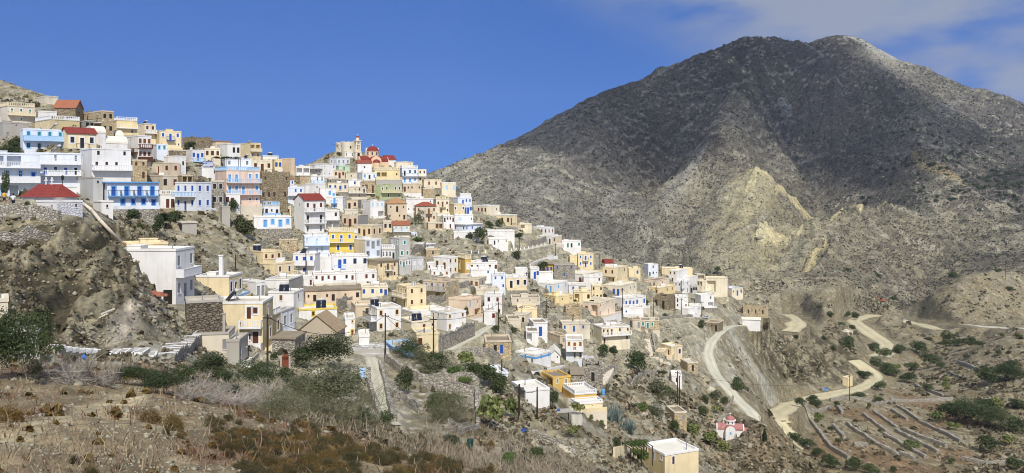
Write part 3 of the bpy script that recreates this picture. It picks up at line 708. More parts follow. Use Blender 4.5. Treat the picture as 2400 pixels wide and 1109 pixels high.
H_('E34','long white house with a row of small brown windows above the hipped roof','G',368,376,612,612,742,32,'white','','....s/sww.s', sh='red')
H_('E35','beige house with red hipped roof and wooden balcony door','G',448,462,640,678,815,34,'beige','','w.Bw/..dw', sh='wood', roof='h', rc='brownred', bc='wood', railc='wood', top=1.3)
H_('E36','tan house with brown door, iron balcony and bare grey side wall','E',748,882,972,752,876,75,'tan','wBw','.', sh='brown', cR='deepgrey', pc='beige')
H_('E37','beige house with green door and brown shutters above the yellow house','E',874,1002,1096,842,965,60,'cream','wdw','ww', sh='brown', tr='cream', pc='beige', cR='tan')
H_('E38','cream house with carved balcony left of the orange roof','E',1094,1102,1182,808,900,34,'beige','','ww=', sh='dark', bc='cream')
H_('E39','house with orange roof, sky blue shutters and ochre base','E',1180,1190,1332,842,950,34,'palecream','','wdw=/..', sh='sky', roof='g', rc='terracotta', bc='white', railc='pale', top=1.0)
H_('E40','white house with pale blue cornice and balcony left of the bright yellow one','E',408,420,636,935,1100,34,'bluewhite','','w.d.w=/..dw.', sh='pale', tr='white', bc='pale', railc='white', pc='bluewhite')
H_('E41','bright yellow house with strong blue doors and shutters','E',622,632,846,905,1075,32,'brightyellow','','wdw=/.d.d', sh='blue', tr='white', bc='white', railc='cream', roof='p')
H_('E41b','yellow wing with one blue door at the side of the bright yellow house','E',818,826,880,915,985,32,'yellow','','dw', sh='blue', roof='p')
H_('E42','bluish white house with blank cream side and grey double windows','F',845,948,1080,40,215,62,'beige','.','wdw/W.w', sh='grey', tr='grey', cR='bluewhite', pc='white')
H_('E43','grey house with green shutters and white ornaments','F',1160,1240,1336,30,212,58,'grey','sw/.d','w/ww', sh='green', tr='white', pc='grey')
H_('E43b','grey annex with white diamond patterned parapet and teal doors','F',1078,1090,1206,130,212,34,'grey','','tttD', sh='teal', tr='white', roof='p')
H_('E44','small ruined stone hut with one dark window on the scree','E',183,200,358,965,1040,36,'tanstone','','.s.', rc='earth', pc='tan', cat='hut', name='stone_hut')
# ================= lower left and centre
H_('D1','big unfinished white concrete house with a black doorway in its blank wall','D',-103,414,575,310,790,88,'white','','w.w#/wdw', sh='grey', rc='screed', exL=[(.789,.94,0.0,.26,'D')], pad=2.0)
H_('D1b','low terracotta walled house with flat cream roof behind the big unfinished white house','B',1060,1100,1455,556,600,50,'peach','','', rc='white', cR='cream', pc='cream', dl=3)
H_('D2','yellow house with white chimney and blue balcony behind a dark stone wall','D',590,876,992,540,770,88,'cream','s.....','wdw#', sh='dark', tr='white', bc='white', railc='pale', pc='white')
H_('D4','tall yellow house with ornate white balconies and olive grey shaded side','Q',62,752,886,150,800,93,'cream','','w/.w', sh='brown', tr='white', bc='white', rail='=', railc='white', cR='olive', pc='white', exL=[(.70,.78,.655,.89,'d'),(.82,.905,.76,.885,'w'),(.81,.92,.13,.40,'d'),(.74,.775,.24,.36,'w')], balL=[(.58,1.0,.50,'='),(.74,1.0,.05,'#')])  # olive right face paints the shade of the yellow side wall
H_('D4b','shade toned lower wing of the tall yellow house with two white framed windows','Q',800,860,985,350,690,88,'olive','','.w', sh='brown', tr='white', roof='p', base=False)  # olive wall colour carries the painted shade of the yellow house
H_('D5','old beige plastered house with one shuttered window and tall chimney pipe','Q',-150,312,392,545,905,86,'beige','....w','wd', sh='grey', pc='concrete', rc='earth')
H_('D5b','grey plank shed annex between old beige house and tall yellow house','Q',392,448,562,640,975,86,'concrete','','d.s', sh='grey', rc='screed')
H_('D6','small white house with grey shaded front behind the blue balcony','D',984,1112,1190,590,720,72,'white','','dd', sh='grey')
H_('F1','yellow beige house with patterned white balcony and solar collector','D',1045,1170,1336,330,432,62,'cream','','wdw#', sh='brown', bc='white', roof='f')
H_('F1b','lower floor of the yellow beige house with brown shuttered window','D',1112,1276,1440,435,555,64,'cream','','wd=', sh='brown', bc='cream', tr='white')
H_('F2','white house with vivid blue door and shutters on two floors','F',322,512,556,162,358,68,'white','wdw#/dw.','.', sh='blue', bc='white')
H_('F3','long white house with blue wooden balcony in the middle','F',650,660,966,182,300,22,'white','','.Bw.V.V', sh='blue', bc='sky', railc='sky')
H_('F3b','rough white terrace wall block beside the vivid blue shuttered house','F',520,530,656,192,308,22,'white','','', rc='white')
H_('F4','long low white house with a row of brown doors and windows','F',488,498,862,336,420,18,'white','','wdwd.Wd', sh='brown')
H_('F4b','white annex with brown door at the end of the long low house','F',404,412,496,372,440,18,'white','','.d', sh='brown', pc='white')
H_('F4c','white house with two brown windows next to the long low house','F',860,868,1046,322,415,22,'white','','.ww', sh='brown')
H_('F5','yellow house with iron balconies and blank left wall','F',970,1056,1230,232,392,55,'cream','','wBw/.dw-', sh='brown', roof='e', rc='earth')
H_('F6','pale grey house with teal door beside the yellow iron balcony house','F',1230,1242,1345,212,352,40,'grey','','tdtt/.', sh='teal', tr='white')
H_('F7','grey stone house with pale windows above a rubble heap','F',1246,1350,1452,198,312,52,'grey','.','ww', sh='white', cR='whitestone')
H_('F8','white house with brown garage window and solar collector','F',80,284,404,385,530,86,'white','.w','.', sh='wood', cR='concrete', rc='screed')  # concrete grey on the right face is painted shade of the white wall
H_('F9','white two storey house with brown double window and pale blue cellar hatch','F',106,326,412,495,740,85,'white','.w./..b','w/w', sh='wood', rc='screed')
H_('F10','long tan stone house with grey slab roof and brown doors','F',415,428,906,490,602,18,'peach','','sD.sD.s.W', sh='brown', roof='m', rc='earth')
H_('F11','beige house with blue windows and blue door right of the grey slab roof','F',906,916,1142,448,550,22,'palecream','','w.w.wd', sh='blue')
H_('F12','cream house with outside stairs, balcony and four brown windows','H',108,200,366,450,642,52,'cream','wdw=/.D','ww/ww', sh='brown', tr='cream', bc='beige')
H_('F13','white house with bright yellow cornice and solar collector on its roof','F',360,372,702,645,745,18,'white','','.w..', sh='brown', tr='yellow', pc='brightyellow', rc='white')
H_('F14','tan house with pale framed window behind the white house with stone window frames','F',826,862,1062,612,735,28,'tan','','.W.', sh='grey', tr='cream', rc='white')
H_('F15','white house with brown windows set in beige stone frames','F',976,1048,1256,632,858,40,'white','dw-/.o','w.w/w.w', sh='brown', tr='cream')
H_('F16','large tan warehouse with low gable roof and shaded side','F',362,697,772,835,1005,84,'mud','.w.d.','', sh='grey', roof='g', rc='sheet', top=2.2, cat='warehouse')
H_('F17','roofed stone ruin covered with earth and loose stones','F',140,335,428,905,1095,80,'greystone','','.d.', sh='dark', roof='m', rc='earth', cat='ruin', name='stone_ruin')
H_('F18','white building with yellow window frames beside the painted steps','F',766,772,846,722,880,25,'white','','.s/.d', sh='orange', tr='yellow')
H_('F18b','white cube with flower boxes on the painted steps','F',886,892,972,875,975,25,'white','','', rc='white', pc='white')
H_('F19','low pale blue building with tan flat roof','P',455,565,862,515,620,34,'blue','.','', pc='blue', rc='screed')
H_('F21','long bluish grey house in shade right of the tall yellow house','F',214,222,335,660,868,80,'grey','','ww', sh='grey', tr='white', cR='bluewhite')
H_('F20','cream terrace house with small red doors and white wall under solar collector','P',655,800,1128,185,345,40,'palecream','.','.ds', sh='red', tr=None, roof='f')
H_('F20b','cream garage storey with red framed window below the terrace house','P',800,868,1150,340,585,34,'cream','','w..', sh='red', pc='cream')
H_('H1','white house with brown windows and a cream loggia balcony','H',430,555,640,195,352,52,'white','wd#','ww/ww', sh='brown', tr='cream', bc='cream')
H_('H1b','white annex with brown pergola below the cream loggia','H',398,410,572,305,375,30,'white','','wDw', sh='wood')
H_('H1c','small white block with red window beside the brown pergola','H',368,378,500,252,312,30,'white','','w...', sh='red')
H_('H2','ochre yellow house with white arched frames','H',640,704,742,212,350,58,'ochre','t.','w', sh='white', tr='cream', roof='p', railc='cream')
H_('H3','white house with brown windows and solar collector on flat roof','H',740,748,982,238,335,24,'white','','w.wwW.w.w', sh='brown')
H_('H3b','white lower block with one blue window','H',745,752,932,298,420,22,'white','','..w/...', sh='blue', rc='white')
H_('H4','tan house with brown doors and a grey shaded gable side','H',612,822,888,375,480,70,'beige','d.wwd','.ww', sh='wood', rc='earth', cR='concrete')  # grey right face has its shade painted into the wall colour
H_('H5','weathered tan house with blue door and long empty terrace','H',342,538,646,405,568,62,'tan','dWdW=/..o.','ww/.w', sh='sky', rc='earth', bc='concrete', cR='tanstone')
H_('H6','bluish white house with blue shutters','H',930,938,1052,345,482,26,'bluewhite','','ww/..w', sh='blue')
H_('H7','cream house with oval ornaments along its parapet','H',1050,1058,1236,365,475,22,'cream','','.D.W.W', sh='dark', tr='white', pc='white')
H_('H8','low beige storage house with flat earth roof','H',780,800,1000,470,520,30,'beige','','', rc='screed')
H_('H9','peach house with sky blue door and shutter','H',560,716,842,560,720,60,'peach','.','dw/.o', sh='sky', rc='screed', bc='concrete')
H_('H10','white house with dark red door and little stair terrace','H',870,1022,1038,520,712,62,'white','Ww/.wd','', sh='red', cR='tan')
H_('H10b','white stair terrace block before the dark red door','H',858,868,965,655,765,26,'white','','..w', sh='red')
H_('H11','big white cube house with brown doors and grey roof','H',404,543,710,676,836,58,'white','dWs/...','w.w/d.s', sh='brown', tr='cream', rc='screed', pc='white')
H_('H12','white terrace wall house behind the big white cube','H',148,330,640,690,730,32,'white','','', rc='white', pc='white')
H_('H13','long beige hut with blue grey door among ruins','H',1096,1104,1352,545,605,20,'beige','','.W..s.s', sh='pale', rc='earth')
H_('H14a','flat cream roofed hut at the top of a stepped cluster','H',1150,1160,1326,640,700,22,'cream','','', rc='white')
H_('H14b','cream house with grey slab roof and dark doorway in the stepped cluster','H',1104,1226,1282,690,780,60,'palecream','..D','.', rc='screed')
H_('H14c','white house with strong blue door and flat earthen roof','K',330,372,492,205,330,32,'white','','.d.', sh='blue', rc='earth', pc='white')
H_('H14d','small white porch block with lean-to below the strong blue door','K',304,310,412,280,372,28,'white','','o.', rc='earth', pc='white')
H_('H15','white house with blue frieze band under its roof edge','K',216,386,522,482,562,55,'white','sWD','.W.W', sh='brown', rc='white', pc='white', band='sky', pad=3.0)
H_('H15b','white gabled shed with brown shutter on the walled terrace','K',506,512,600,485,530,26,'white','','.w', sh='brown', roof='G', rc='white', top=0.9)
H_('H17','ruined hut with blue door and earth roof','H',868,880,1102,920,1035,24,'tanstone','','.Dd.', sh='blue', rc='earth', pc='tan')
H_('H18','white neoclassical house with orange shutters and railed balcony','K',648,654,802,350,540,20,'bluewhite','','wdw=/.tt', sh='orange', tr='cream', pc='white', bc='white')
H_('H20','ochre house with stone frame and flat grey roof','K',434,540,692,680,765,48,'ochre','.o','wd', sh='grey', rc='earth', cR='ochre', tr='cream', pc='ochre')
H_('H21','roofless grey stone ruin beside the ochre house','K',792,800,972,600,720,22,'greystone','','.d.', sh='dark', roof='n', cat='ruin', name='stone_ruin')
H_('H21b','little stone shed with slab roof leaning on the grey ruin','K',690,700,806,660,735,24,'greystone','','.s', roof='m', rc='earth', cat='shed', name='stone_shed')
H_('H22','plain white building with a dark open side','K',186,302,510,790,900,42,'white','o','', rc='white', pc='white')
H_('H23','orange yellow house with white balustraded roof terrace','K',628,728,918,836,896,35,'orange','.','...', roof='p', rc='white', bh=0.55)
H_('H23b','cream base storey with white balustrade below the orange yellow house','K',630,735,970,922,965,32,'cream','','..s.', roof='p', rc='white', bh=0.4, cap=2.0)
H_('H24','tan box house with flat roof and barred window','K',498,602,662,318,420,55,'tan','.','w', sh='grey', pc='tan', rc='earth')
H_('H25','grey beige house with blue door beside a pole','K',596,622,862,215,290,26,'beige','','w.d.w.', sh='blue', rc='screed')
H_('H26','cream two storey house with white terrace rail and brown doors','K',886,962,1206,248,392,30,'palecream','.','wdd.w.w=/d...w', sh='brown', rc='screed', pc='white')
H_('H27','low stone house with grey door on the slope by the steps','K',1222,1230,1300,180,255,20,'beige','','.d', sh='grey', rc='earth', pc='tan')
H_('H27b','beige stone hut with green door between two narrow windows','K',1292,1300,1462,185,262,20,'tanstone','','wdw.', sh='green', tr='white', rc='earth', pc='beige')
H_('H29','small bluish white house behind the dark green hedge','K',-20,60,140,642,705,48,'bluewhite','.','.', pc='bluewhite', rc='white')
# ================= right wing of the village
H_('I1','upper white cube house with brown door on the spur','I',360,492,552,195,270,52,'white','..ww','ww', sh='wood', rc='white')
H_('I1b','white house with four dark openings and tan side below the cube','I',370,532,615,272,345,52,'white','WWDD','w.', sh='dark', cR='tan')
H_('I2','white house with green door and green shutter','I',614,620,782,312,380,18,'white','','.dD.w', sh='green')
H_('I3','square yellow house with blue door and white window frames','I',746,756,890,425,542,20,'cream','','wBw/wdw', sh='blue', tr='white', bc='white')
H_('I3b','low yellow annex left of the square yellow house','I',678,686,750,445,500,20,'yellow','','w', sh='white')
H_('I5','ochre house with blue doors next to a dark stone front','I',468,476,542,515,600,20,'ochre','','dw', sh='blue', roof='e', rc='earth')
H_('I5b','wide grey stone house front with blue window','I',540,548,730,515,640,20,'greystone','','w.w/.w.', sh='blue', pc='concrete', rc='earth')
H_('I6','white terrace house with blue door behind a white wall','I',338,345,420,550,645,24,'white','','.dw', sh='blue')
H_('I6b','broad white retaining wall terrace with wall arches','I',408,414,542,590,650,20,'white','','', rc='screed', pc='white')
H_('I7','white house with red doors and cream cornice','I',622,806,968,600,700,56,'white','w.d','..w', sh='red', pc='cream', rc='white')
H_('I8','tall yellow house with loggia and brown windows','I',970,1082,1186,545,695,56,'cream','dd#/s.w','.w/s.s', sh='brown', bc='cream', rc='white')
H_('I9','small beige house with blue window behind the tall yellow loggia house','I',1186,1196,1298,550,625,18,'cream','','.w', sh='blue')
H_('I10','white tower house with red window','I',1326,1366,1452,515,620,40,'bluewhite','.','.w./DWs', sh='red', pc='white')
H_('I11','plain white hut on the hillside above the ornament parapet house','I',208,216,318,555,615,22,'white','','', rc='white')
H_('I11b','white building with red roof behind two poles','I',962,990,1066,510,550,40,'white','','', roof='v', rc='red', top=1.4, cat='chapel', name='chapel')
H_('I12','white house with sky blue doors and blank bright side','I',350,538,668,682,765,56,'white','wdbwd','.w.w', sh='sky', rc='white')
H_('I13','white house with blue awning front','I',668,676,834,690,765,22,'white','','wo', sh='blue', bc='blue')
H_('I13b','white block with dark window above the blue awning','I',800,806,968,620,740,22,'white','','..W/...', sh='grey', pc='white')
H_('I14','cream house with open terrace and rows of dark windows','I',715,724,872,750,850,22,'cream','','o.w', sh='dark', bc='cream')
H_('I14b','cream tower block with dark windows on two floors','I',868,876,972,698,825,22,'cream','','w.w/wdw', sh='dark', rc='white')
H_('I15','yellow house with dark red doors and white roof','I',466,562,716,790,870,52,'yellow','dwd','.s.s', sh='red', rc='white')
H_('I17','pale cream house with blue doors and tall blue shutter','I',974,1122,1266,700,800,56,'palecream','w.dd','w.ss', sh='blue', rc='white')
H_('I18','long white house with blue shutters and arched blue door','I',1058,1160,1346,810,910,50,'white','','wwdw.w', sh='blue', rc='white', pc='white')
H_('I18b','white garden wall terrace with two blue hatches','I',1138,1146,1322,885,955,22,'white','','b..', sh='blue', rc='screed', pc='white')
H_('I28','peach house with arched terrace opening and orange doors','I',795,932,1078,845,972,56,'palepeach','do','w..w/d.ds', sh='orange', rc='screed', pc='palecream')
H_('J1','peach tan house with flat earthen roof in the east quarter','J',224,322,440,398,458,52,'palepeach','.sd','.w.', sh='brown', rc='earth', pc='peach')
H_('J2','yellow cream house below the peach tan house','J',262,352,490,460,528,50,'yellow','dd','.ww', sh='orange', rc='white')
H_('J3','white house with yellow trim and brown door','J',432,502,612,312,412,52,'white','ww/d','.', sh='brown', rc='white', tr='yellow')
H_('J4','flat cream roofed house behind the yellow trimmed white house','J',360,368,640,288,335,16,'cream','','.....', rc='white')
H_('J4b','beige house with stone flat roof beside the cream terrace arch','J',650,680,748,345,425,44,'beige','','o/.', rc='earth', sh='grey')
H_('J5','white house with black openings and outside stair','J',482,540,616,412,510,50,'white','ww/.','WW/oD', sh='dark', rc='white')
H_('J6','small white cube house in the middle of the east quarter','J',555,615,682,365,430,50,'white','w','.w', sh='white', rc='white')
H_('J8','grey white house with three dark windows','J',614,622,682,440,505,18,'grey','','DWW', sh='dark')
H_('J9','cream white house with terrace beside the red awning hall','J',678,724,792,400,495,48,'palecream','oo/.','w/ww', sh='brown', rc='white')
H_('J10','large cream hall with a wide dark red shaded opening','J',748,756,944,370,500,16,'palecream','','o.', sh='red', rc='white', pc='cream')
H_('J11','pale blue and cream house with dark blue door at the end of the spur','J',915,980,1078,465,535,44,'palecream','.','sdw', sh='blue', rc='screed', pc='bluewhite')
H_('J12','little white hut on the slope beyond the blue door house','J',1094,1146,1170,525,575,62,'white','','', rc='screed')
H_('J13','ruined tan stone house with empty windows','J',310,432,490,540,655,58,'stone','D.d.','.', sh='dark', roof='n', cat='ruin', name='stone_ruin')
H_('J14','white house stack with brown door by the ruined tan house','J',484,492,602,535,640,20,'white','','d../w.w', sh='brown', rc='white')
H_('J14b','white house with one dark balcony opening','J',660,712,826,525,630,44,'white','.','.w/.o', sh='dark', rc='white')
H_('J14c','small white annex with pale blue window','J',608,614,712,612,662,18,'white','','w..w', sh='pale', rc='white')
H_('J14d','low white shed at the foot of the white stack','J',545,602,660,640,700,48,'white','','.', rc='white')
H_('J15','blank white shed with humped roof at the road end','J',1066,1072,1228,735,795,14,'white','','', roof='g', rc='white', top=0.5, cat='shed', name='white_shed', pc='white')
H_('J16','long row of roofless stone walls on the bare slope','J',1070,1078,1296,630,682,14,'tanstone','','.DsDsD.', sh='dark', roof='n', cat='ruin', name='stone_ruin')
H_('J17','small stone hut with dark door beside the road bend','J',752,862,905,762,838,60,'stone','.sD','', sh='dark', rc='earth', pc='tan', cat='hut', name='stone_hut')
H_('J18','yellow house with brown door and parapet above the field steps','J',364,456,552,968,1080,48,'cream','.d','.w', sh='brown', tr='white', pc='cream', rc='white')
H_('J18b','low yellow annex with flat grey roof attached to parapet house','J',318,390,420,1012,1065,55,'cream','.','w', sh='white', pc='cream', rc='screed')
H_('J19','stone hut with dark door and flat slab roof below parapet house','L',520,580,668,178,255,45,'tanstone','','.d.', sh='dark', pc='beige', rc='screed', cat='hut', name='stone_hut')
H_('L1','small white hut with vine pergola by the double pole','L',438,446,532,285,345,16,'white','','.D.', sh='dark', rc='white')
H_('L2','old stone house with one small window below the wooden poles','L',400,470,572,595,700,44,'tanstone','.','.w', sh='grey', rc='earth', pc='beige')
H_('L3','large yellow house with white roof at the bottom of the valley','L',206,388,672,948,1150,24,'olive','wdw/...','.d..../......', sh='brown', cR='cream', tr='white', rc='white', pc='white')  # olive left face is the yellow wall in painted shade
H_('R1','little cream pump house beside the road','R',338,372,402,503,550,44,'cream','','s.', sh='dark', rc='white', cat='hut', name='pump_house')
H_('R2','stone field hut with pillars above the valley road','R',324,372,404,212,245,44,'beige','oo','', rc='white', cat='hut', name='stone_hut')
H_('S1','beige house corner on the edge of the rocky cliff','S',-40,-40,19,702,738,'F','beige','','', rc='white', dl=3)
H_('S2','shaded grey wall hut with slanting white roof edge behind the dark fig','S',22,22,77,782,835,'F','grey','','', rc='white', dl=2.5, cat='hut', name='cement_hut')
H_('S3','tiny white chapel high on the far mountain shoulder','S',2138,2141,2152,401,407,30,'white','','', rc='white', cat='chapel', name='chapel')

# ================= east end of the upper village
H_('G1','cream house with two orange shutters above a bare stone base','G',512,530,682,445,520,30,'palecream','','.w.w.', sh='wood', pc='cream')
H_('G1b','bare tan stone base wall block under the orange shuttered cream house','G',512,520,622,522,592,28,'tanstone','','', rc='earth', pc='beige')
H_('G2','pale cream house with white parapet beyond the orange shuttered one','G',668,684,806,470,580,26,'palecream','','.w.w', sh='pale', pc='white')
H_('G3','cream house with balconied brown door east of the long white house','G',612,636,750,622,748,26,'palecream','','wBw/.o.w', sh='brown', bc='cream', roof='p', railc='cream')
H_('G4','plain yellow house with two small white framed windows','G',744,792,884,658,752,40,'cream','.','s..s', sh='dark', tr='white')
H_('G5','white house with blue windows and a raised back room at the village edge','G',780,824,945,602,665,44,'bluewhite','.','.dww', sh='blue', pc='bluewhite')
H_('G5b','narrow white back tower room above the blue windowed edge house','G',818,846,940,566,620,36,'white','','', pc='white')
H_('G5c','white lower part with blue doors under the raised back room','G',866,880,948,662,748,30,'bluewhite','','ddw', sh='blue')
H_('G6','broad pale cream house with three red windows on the ridge edge','G',960,1078,1186,670,760,48,'palecream','.wrw'.replace('r','w'),'.s', sh='red', pc='white')
H_('G7','long yellow house with balcony and terrace wall at the ridge edge','G',1050,1272,1340,752,855,60,'cream','.DwwD.w.w','B.', sh='brown', tr='cream', pc='white')
H_('G8','white house with outside steps and a brown door above blue shutters','G',690,700,796,760,872,24,'white','','DwwD/..d.', sh='brown')
H_('G9','white cube house with one blue window behind the blue shuttered one','G',790,800,958,750,842,22,'white','','.w..s', sh='pale', pc='white')
H_('G10','long white house with sky blue shutters and pale roof slab','G',785,892,1030,838,905,48,'bluewhite','w.w','w.w..w', sh='blue', roof='e', rc='screed', bc='white')
H_('G10b','white terrace wall base under the sky blue shuttered long house','G',782,790,1012,900,960,18,'white','','', rc='screed', pc='white')
H_('G11','white terrace wall below the long yellow house','G',1072,1082,1316,888,935,16,'white','','', rc='screed', pc='white')
H_('G11b','white hut with three dark openings below the terrace wall','G',1084,1092,1262,958,1014,25,'white','','.Ds.s', sh='dark', rc='white')
H_('G12','beige ruined basement with two black openings','G',556,566,692,820,880,18,'tan','','..oo', rc='earth', pc='beige')
H_('G13','flat roofed open shed with black opening on the ridge path','G',1344,1352,1466,830,872,14,'palecream','','o.', rc='screed', cat='shed', name='open_shed')
H_('G14','low white hut with pale roof and two blue windows on the rocks','G',434,540,622,1010,1048,46,'white','.','ww', sh='blue', rc='white', roof='e', bc='white')
H_('G15','tan stone hut with a boarded opening below the low white hut','G',538,550,668,1052,1120,24,'tanstone','','.W.', sh='grey', rc='earth', pc='tan')
H_('G16','tiny bluish white outhouse beside the orange roofed house','G',410,424,460,908,942,40,'bluewhite','','wd', sh='blue', rc='white')
H_('G17','ruined stone house with small dark windows below the yellow house','M',880,900,1130,745,885,22,'tanstone','','s..s./..s..', roof='n', cat='ruin', name='stone_ruin')
H_('G18','beige low houses with earth roof at the foot of the stepped cluster','M',30,60,250,905,985,28,'beige','','...', rc='earth', sh='dark')

H_('CH','small white chapel with curved red tiled roof and two white crosses','B',195,486,672,158,240,58,'white','','', roof='h', rc='red', cat='chapel', name='chapel', top=1.7)

H_('D3','dark stone faced retaining wall below the unfinished white concrete house','D',494,508,820,762,1012,76,'darkstone','','', cat='retaining wall', pc='concrete', rc='screed', base=False)
# ---------------------------------------------------------------- terrain mesh
def ground_columns():
    return np.concatenate([np.linspace(-1400,-80,45)[:-1], np.arange(-80, 2481, 3.0), np.linspace(2481, 3800, 45)[1:]])
TU = ground_columns()
TY = np.concatenate([np.exp(np.linspace(np.log(2.5), np.log(40), 190))[:-1], np.exp(np.linspace(np.log(40), np.log(420), 560))[:-1],
                     np.exp(np.linspace(np.log(420), np.log(1900), 420))[:-1], np.exp(np.linspace(np.log(1900), np.log(3500), 16))])
UU, YY = np.meshgrid(TU, TY)
VV = _interp(UU.ravel(), YY.ravel(), GV).reshape(UU.shape)
XX = (UU-UC)/F*YY; ZZ = -(VV-VH)/F*YY
PADM = np.zeros(XX.shape, np.float32)
def apply_pads():
    for (P, A, WR, WL, zb, pm) in sorted(PADS, key=lambda p: -p[0][1]):
        rr = WR+WL+4; m = (np.abs(XX-P[0]) < rr) & (np.abs(YY-P[1]) < rr)
        ii = np.nonzero(m)
        if len(ii[0]) == 0: continue
        dx = XX[ii]-P[0]; dy = YY[ii]-P[1]
        a = dx*cos(A)+dy*sin(A); b = -dx*sin(A)+dy*cos(A)
        s = min(1.2, 0.5+0.004*P[1])+pm
        inside = (a > -s) & (a < WR+0.6) & (b > -s) & (b < WL+0.35)
        k = (ii[0][inside], ii[1][inside])
        ZZ[k] = np.clip(ZZ[k], zb-2.5, zb+0.02) if False else np.maximum(np.minimum(ZZ[k], zb), zb-1.6)
        PADM[k] = 1
apply_pads()

# ---------------------------------------------------------------- roads and paths: centre lines over the ground
def polyline_on_ground(px, step=2.0, smooth=3):
    w = np.array([hit(u, v, ym) for (u, v, ym) in [(p+(0,))[:3] for p in px]])
    out = [w[0]]
    for a, b in zip(w[:-1], w[1:]):
        n = max(1, int(np.linalg.norm((b-a)[:2])/step))
        for i in range(1, n+1): out.append(a+(b-a)*i/n)
    o = np.array(out)
    for _ in range(smooth):
        q = o.copy(); q[1:-1] = 0.25*o[:-2]+0.5*o[1:-1]+0.25*o[2:]; o = q
    o[:,2] = ground_z(o[:,0], o[:,1])
    for _ in range(4):
        q = o[:,2].copy(); q[1:-1] = 0.25*o[:-2,2]+0.5*o[1:-1,2]+0.25*o[2:,2]; o[:,2] = q
    return o
ROADS = []     # name, label, points, half width, material key
def road(name, px, hw, mat, step=2.0, cut=True):
    pts = polyline_on_ground(px, step); ROADS.append((name, pts, hw, mat)); 
    if cut: flatten(pts, hw)
def flatten(pts, hw):
    x0, x1 = pts[:,0].min()-hw*3, pts[:,0].max()+hw*3; y0, y1 = pts[:,1].min()-hw*3, pts[:,1].max()+hw*3
    m = np.nonzero((XX > x0) & (XX < x1) & (YY > y0) & (YY < y1))
    px, py = XX[m], YY[m]
    best = np.full(px.shape, 1e9); zz = np.zeros(px.shape)
    for a, b in zip(pts[:-1], pts[1:]):
        d = b[:2]-a[:2]; L2 = (d*d).sum()+1e-9
        t = np.clip(((px-a[0])*d[0]+(py-a[1])*d[1])/L2, 0, 1)
        q = np.hypot(px-a[0]-t*d[0], py-a[1]-t*d[1]); k = q < best
        best[k] = q[k]; zz[k] = (a[2]+(b[2]-a[2])*t)[k]
    wgt = 1-sstep(hw*1.05, hw*1.9, best)
    ZZ[m] = ZZ[m]*(1-wgt)+zz*wgt; PADM[m] = np.maximum(PADM[m], np.maximum(wgt, 0.9*(1-sstep(hw*1.9, hw*1.9+7, best))))
road('road', [(1745,762),(1722,764),(1690,778),(1668,800),(1658,828),(1668,858),(1691,894),(1720,927),(1746,953),(1775,982),(1801,1008),(1818,1024)], 1.5, 'concrete')
road('road', [(1893,1048),(1868,1030),(1845,1006),(1822,985),(1822,968),(1850,950),(1900,934),(1950,924),(2000,915),(2038,902),(2052,888),(2040,872),(2018,856),(2002,845)], 3.8, 'dirt')
road('road', [(2052,838),(2075,828),(2082,812),(2066,798),(2040,782),(2018,766),(2000,752),(2022,744),(2050,739),(2082,744),(2120,752),(2165,762),(2212,774)], 5.0, 'dirt', 3.0)
road('road', [(2262,761),(2300,766),(2350,769),(2410,773),(2480,776)], 2.6, 'concrete', 3.0)
road('road', [(1846,738),(1862,745),(1872,756),(1866,768),(1850,778)], 4.5, 'dirt', 3.0)
road('path', [(868,838),(877,858),(880,882),(886,910),(897,945),(906,975),(914,1000)], 0.9, 'concrete', 1.0)
road('path', [(1330,905),(1340,925),(1346,950),(1352,980),(1352,1000)], 0.9, 'concrete', 1.0)
road('path', [(1620,744),(1600,742),(1570,745),(1545,750)], 1.3, 'concrete', 2.0)
road('path', [(1040,826),(1070,810),(1110,790),(1135,772),(1150,765)], 0.9, 'concrete', 1.0)
road('path', [(1180,590),(1230,586),(1262,578),(1285,574)], 1.0, 'concrete', 1.5)

if 0:
    for (u,v) in [(1662,866),(1690,915),(1720,948),(1755,980),(1790,1006),(1815,1022)]: print('ROADPT',u,v,hit(u,v))
# ---------------------------------------------------------------- relief and ground colours
def idw(pts, U, V, p=2.4):
    num = np.zeros(U.shape, np.float32); den = np.zeros(U.shape, np.float32)
    for (a, b, val) in pts:
        w = 1/(((U-a)**2+((V-b)*1.3)**2)+400.0)**(p/2); num += w*val; den += w
    return num/den
def near_line(U, V, pl):
    best = np.full(U.shape, 1e9, np.float32)
    for (a, b) in zip(pl[:-1], pl[1:]):
        d = (b[0]-a[0], b[1]-a[1]); L2 = d[0]**2+d[1]**2
        t = np.clip(((U-a[0])*d[0]+(V-a[1])*d[1])/L2, 0, 1)
        best = np.minimum(best, np.hypot(U-a[0]-t*d[0], V-a[1]-t*d[1]))
    return best
free = (1-PADM)
terraces = sstep(1890,1920,UU)*sstep(905,935,VV)*(1-sstep(2270,2300,UU))*(YY > 150)*(YY < 330)
free = free*(1-0.85*terraces)
PADM = np.maximum(PADM, 0.6*terraces).astype(np.float32)
fgm = 1-sstep(30, 55, YY)                                   # foreground slope
mtm = sstep(520, 720, YY)                                   # mountain
hlm = (1-fgm)*(1-mtm)
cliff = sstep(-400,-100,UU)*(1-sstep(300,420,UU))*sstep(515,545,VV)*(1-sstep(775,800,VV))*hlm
ravine = sstep(1700,1780,UU)*(1-sstep(2000,2040,UU))*sstep(760,800,VV)*(1-sstep(890,915,VV))*sstep(250,300,YY)*(1-sstep(450,520,YY))
n12 = fbm(XX/10, YY/22, 4, 1); r3 = ridged(XX/3.6, YY/9+ZZ/5, 4, 5); f1 = fbm(XX/1.3, YY/3.6, 3, 9)
strata = ridged((XX+0.6*YY)/14, ZZ/2.2+(XX-YY)/30, 3, 21)
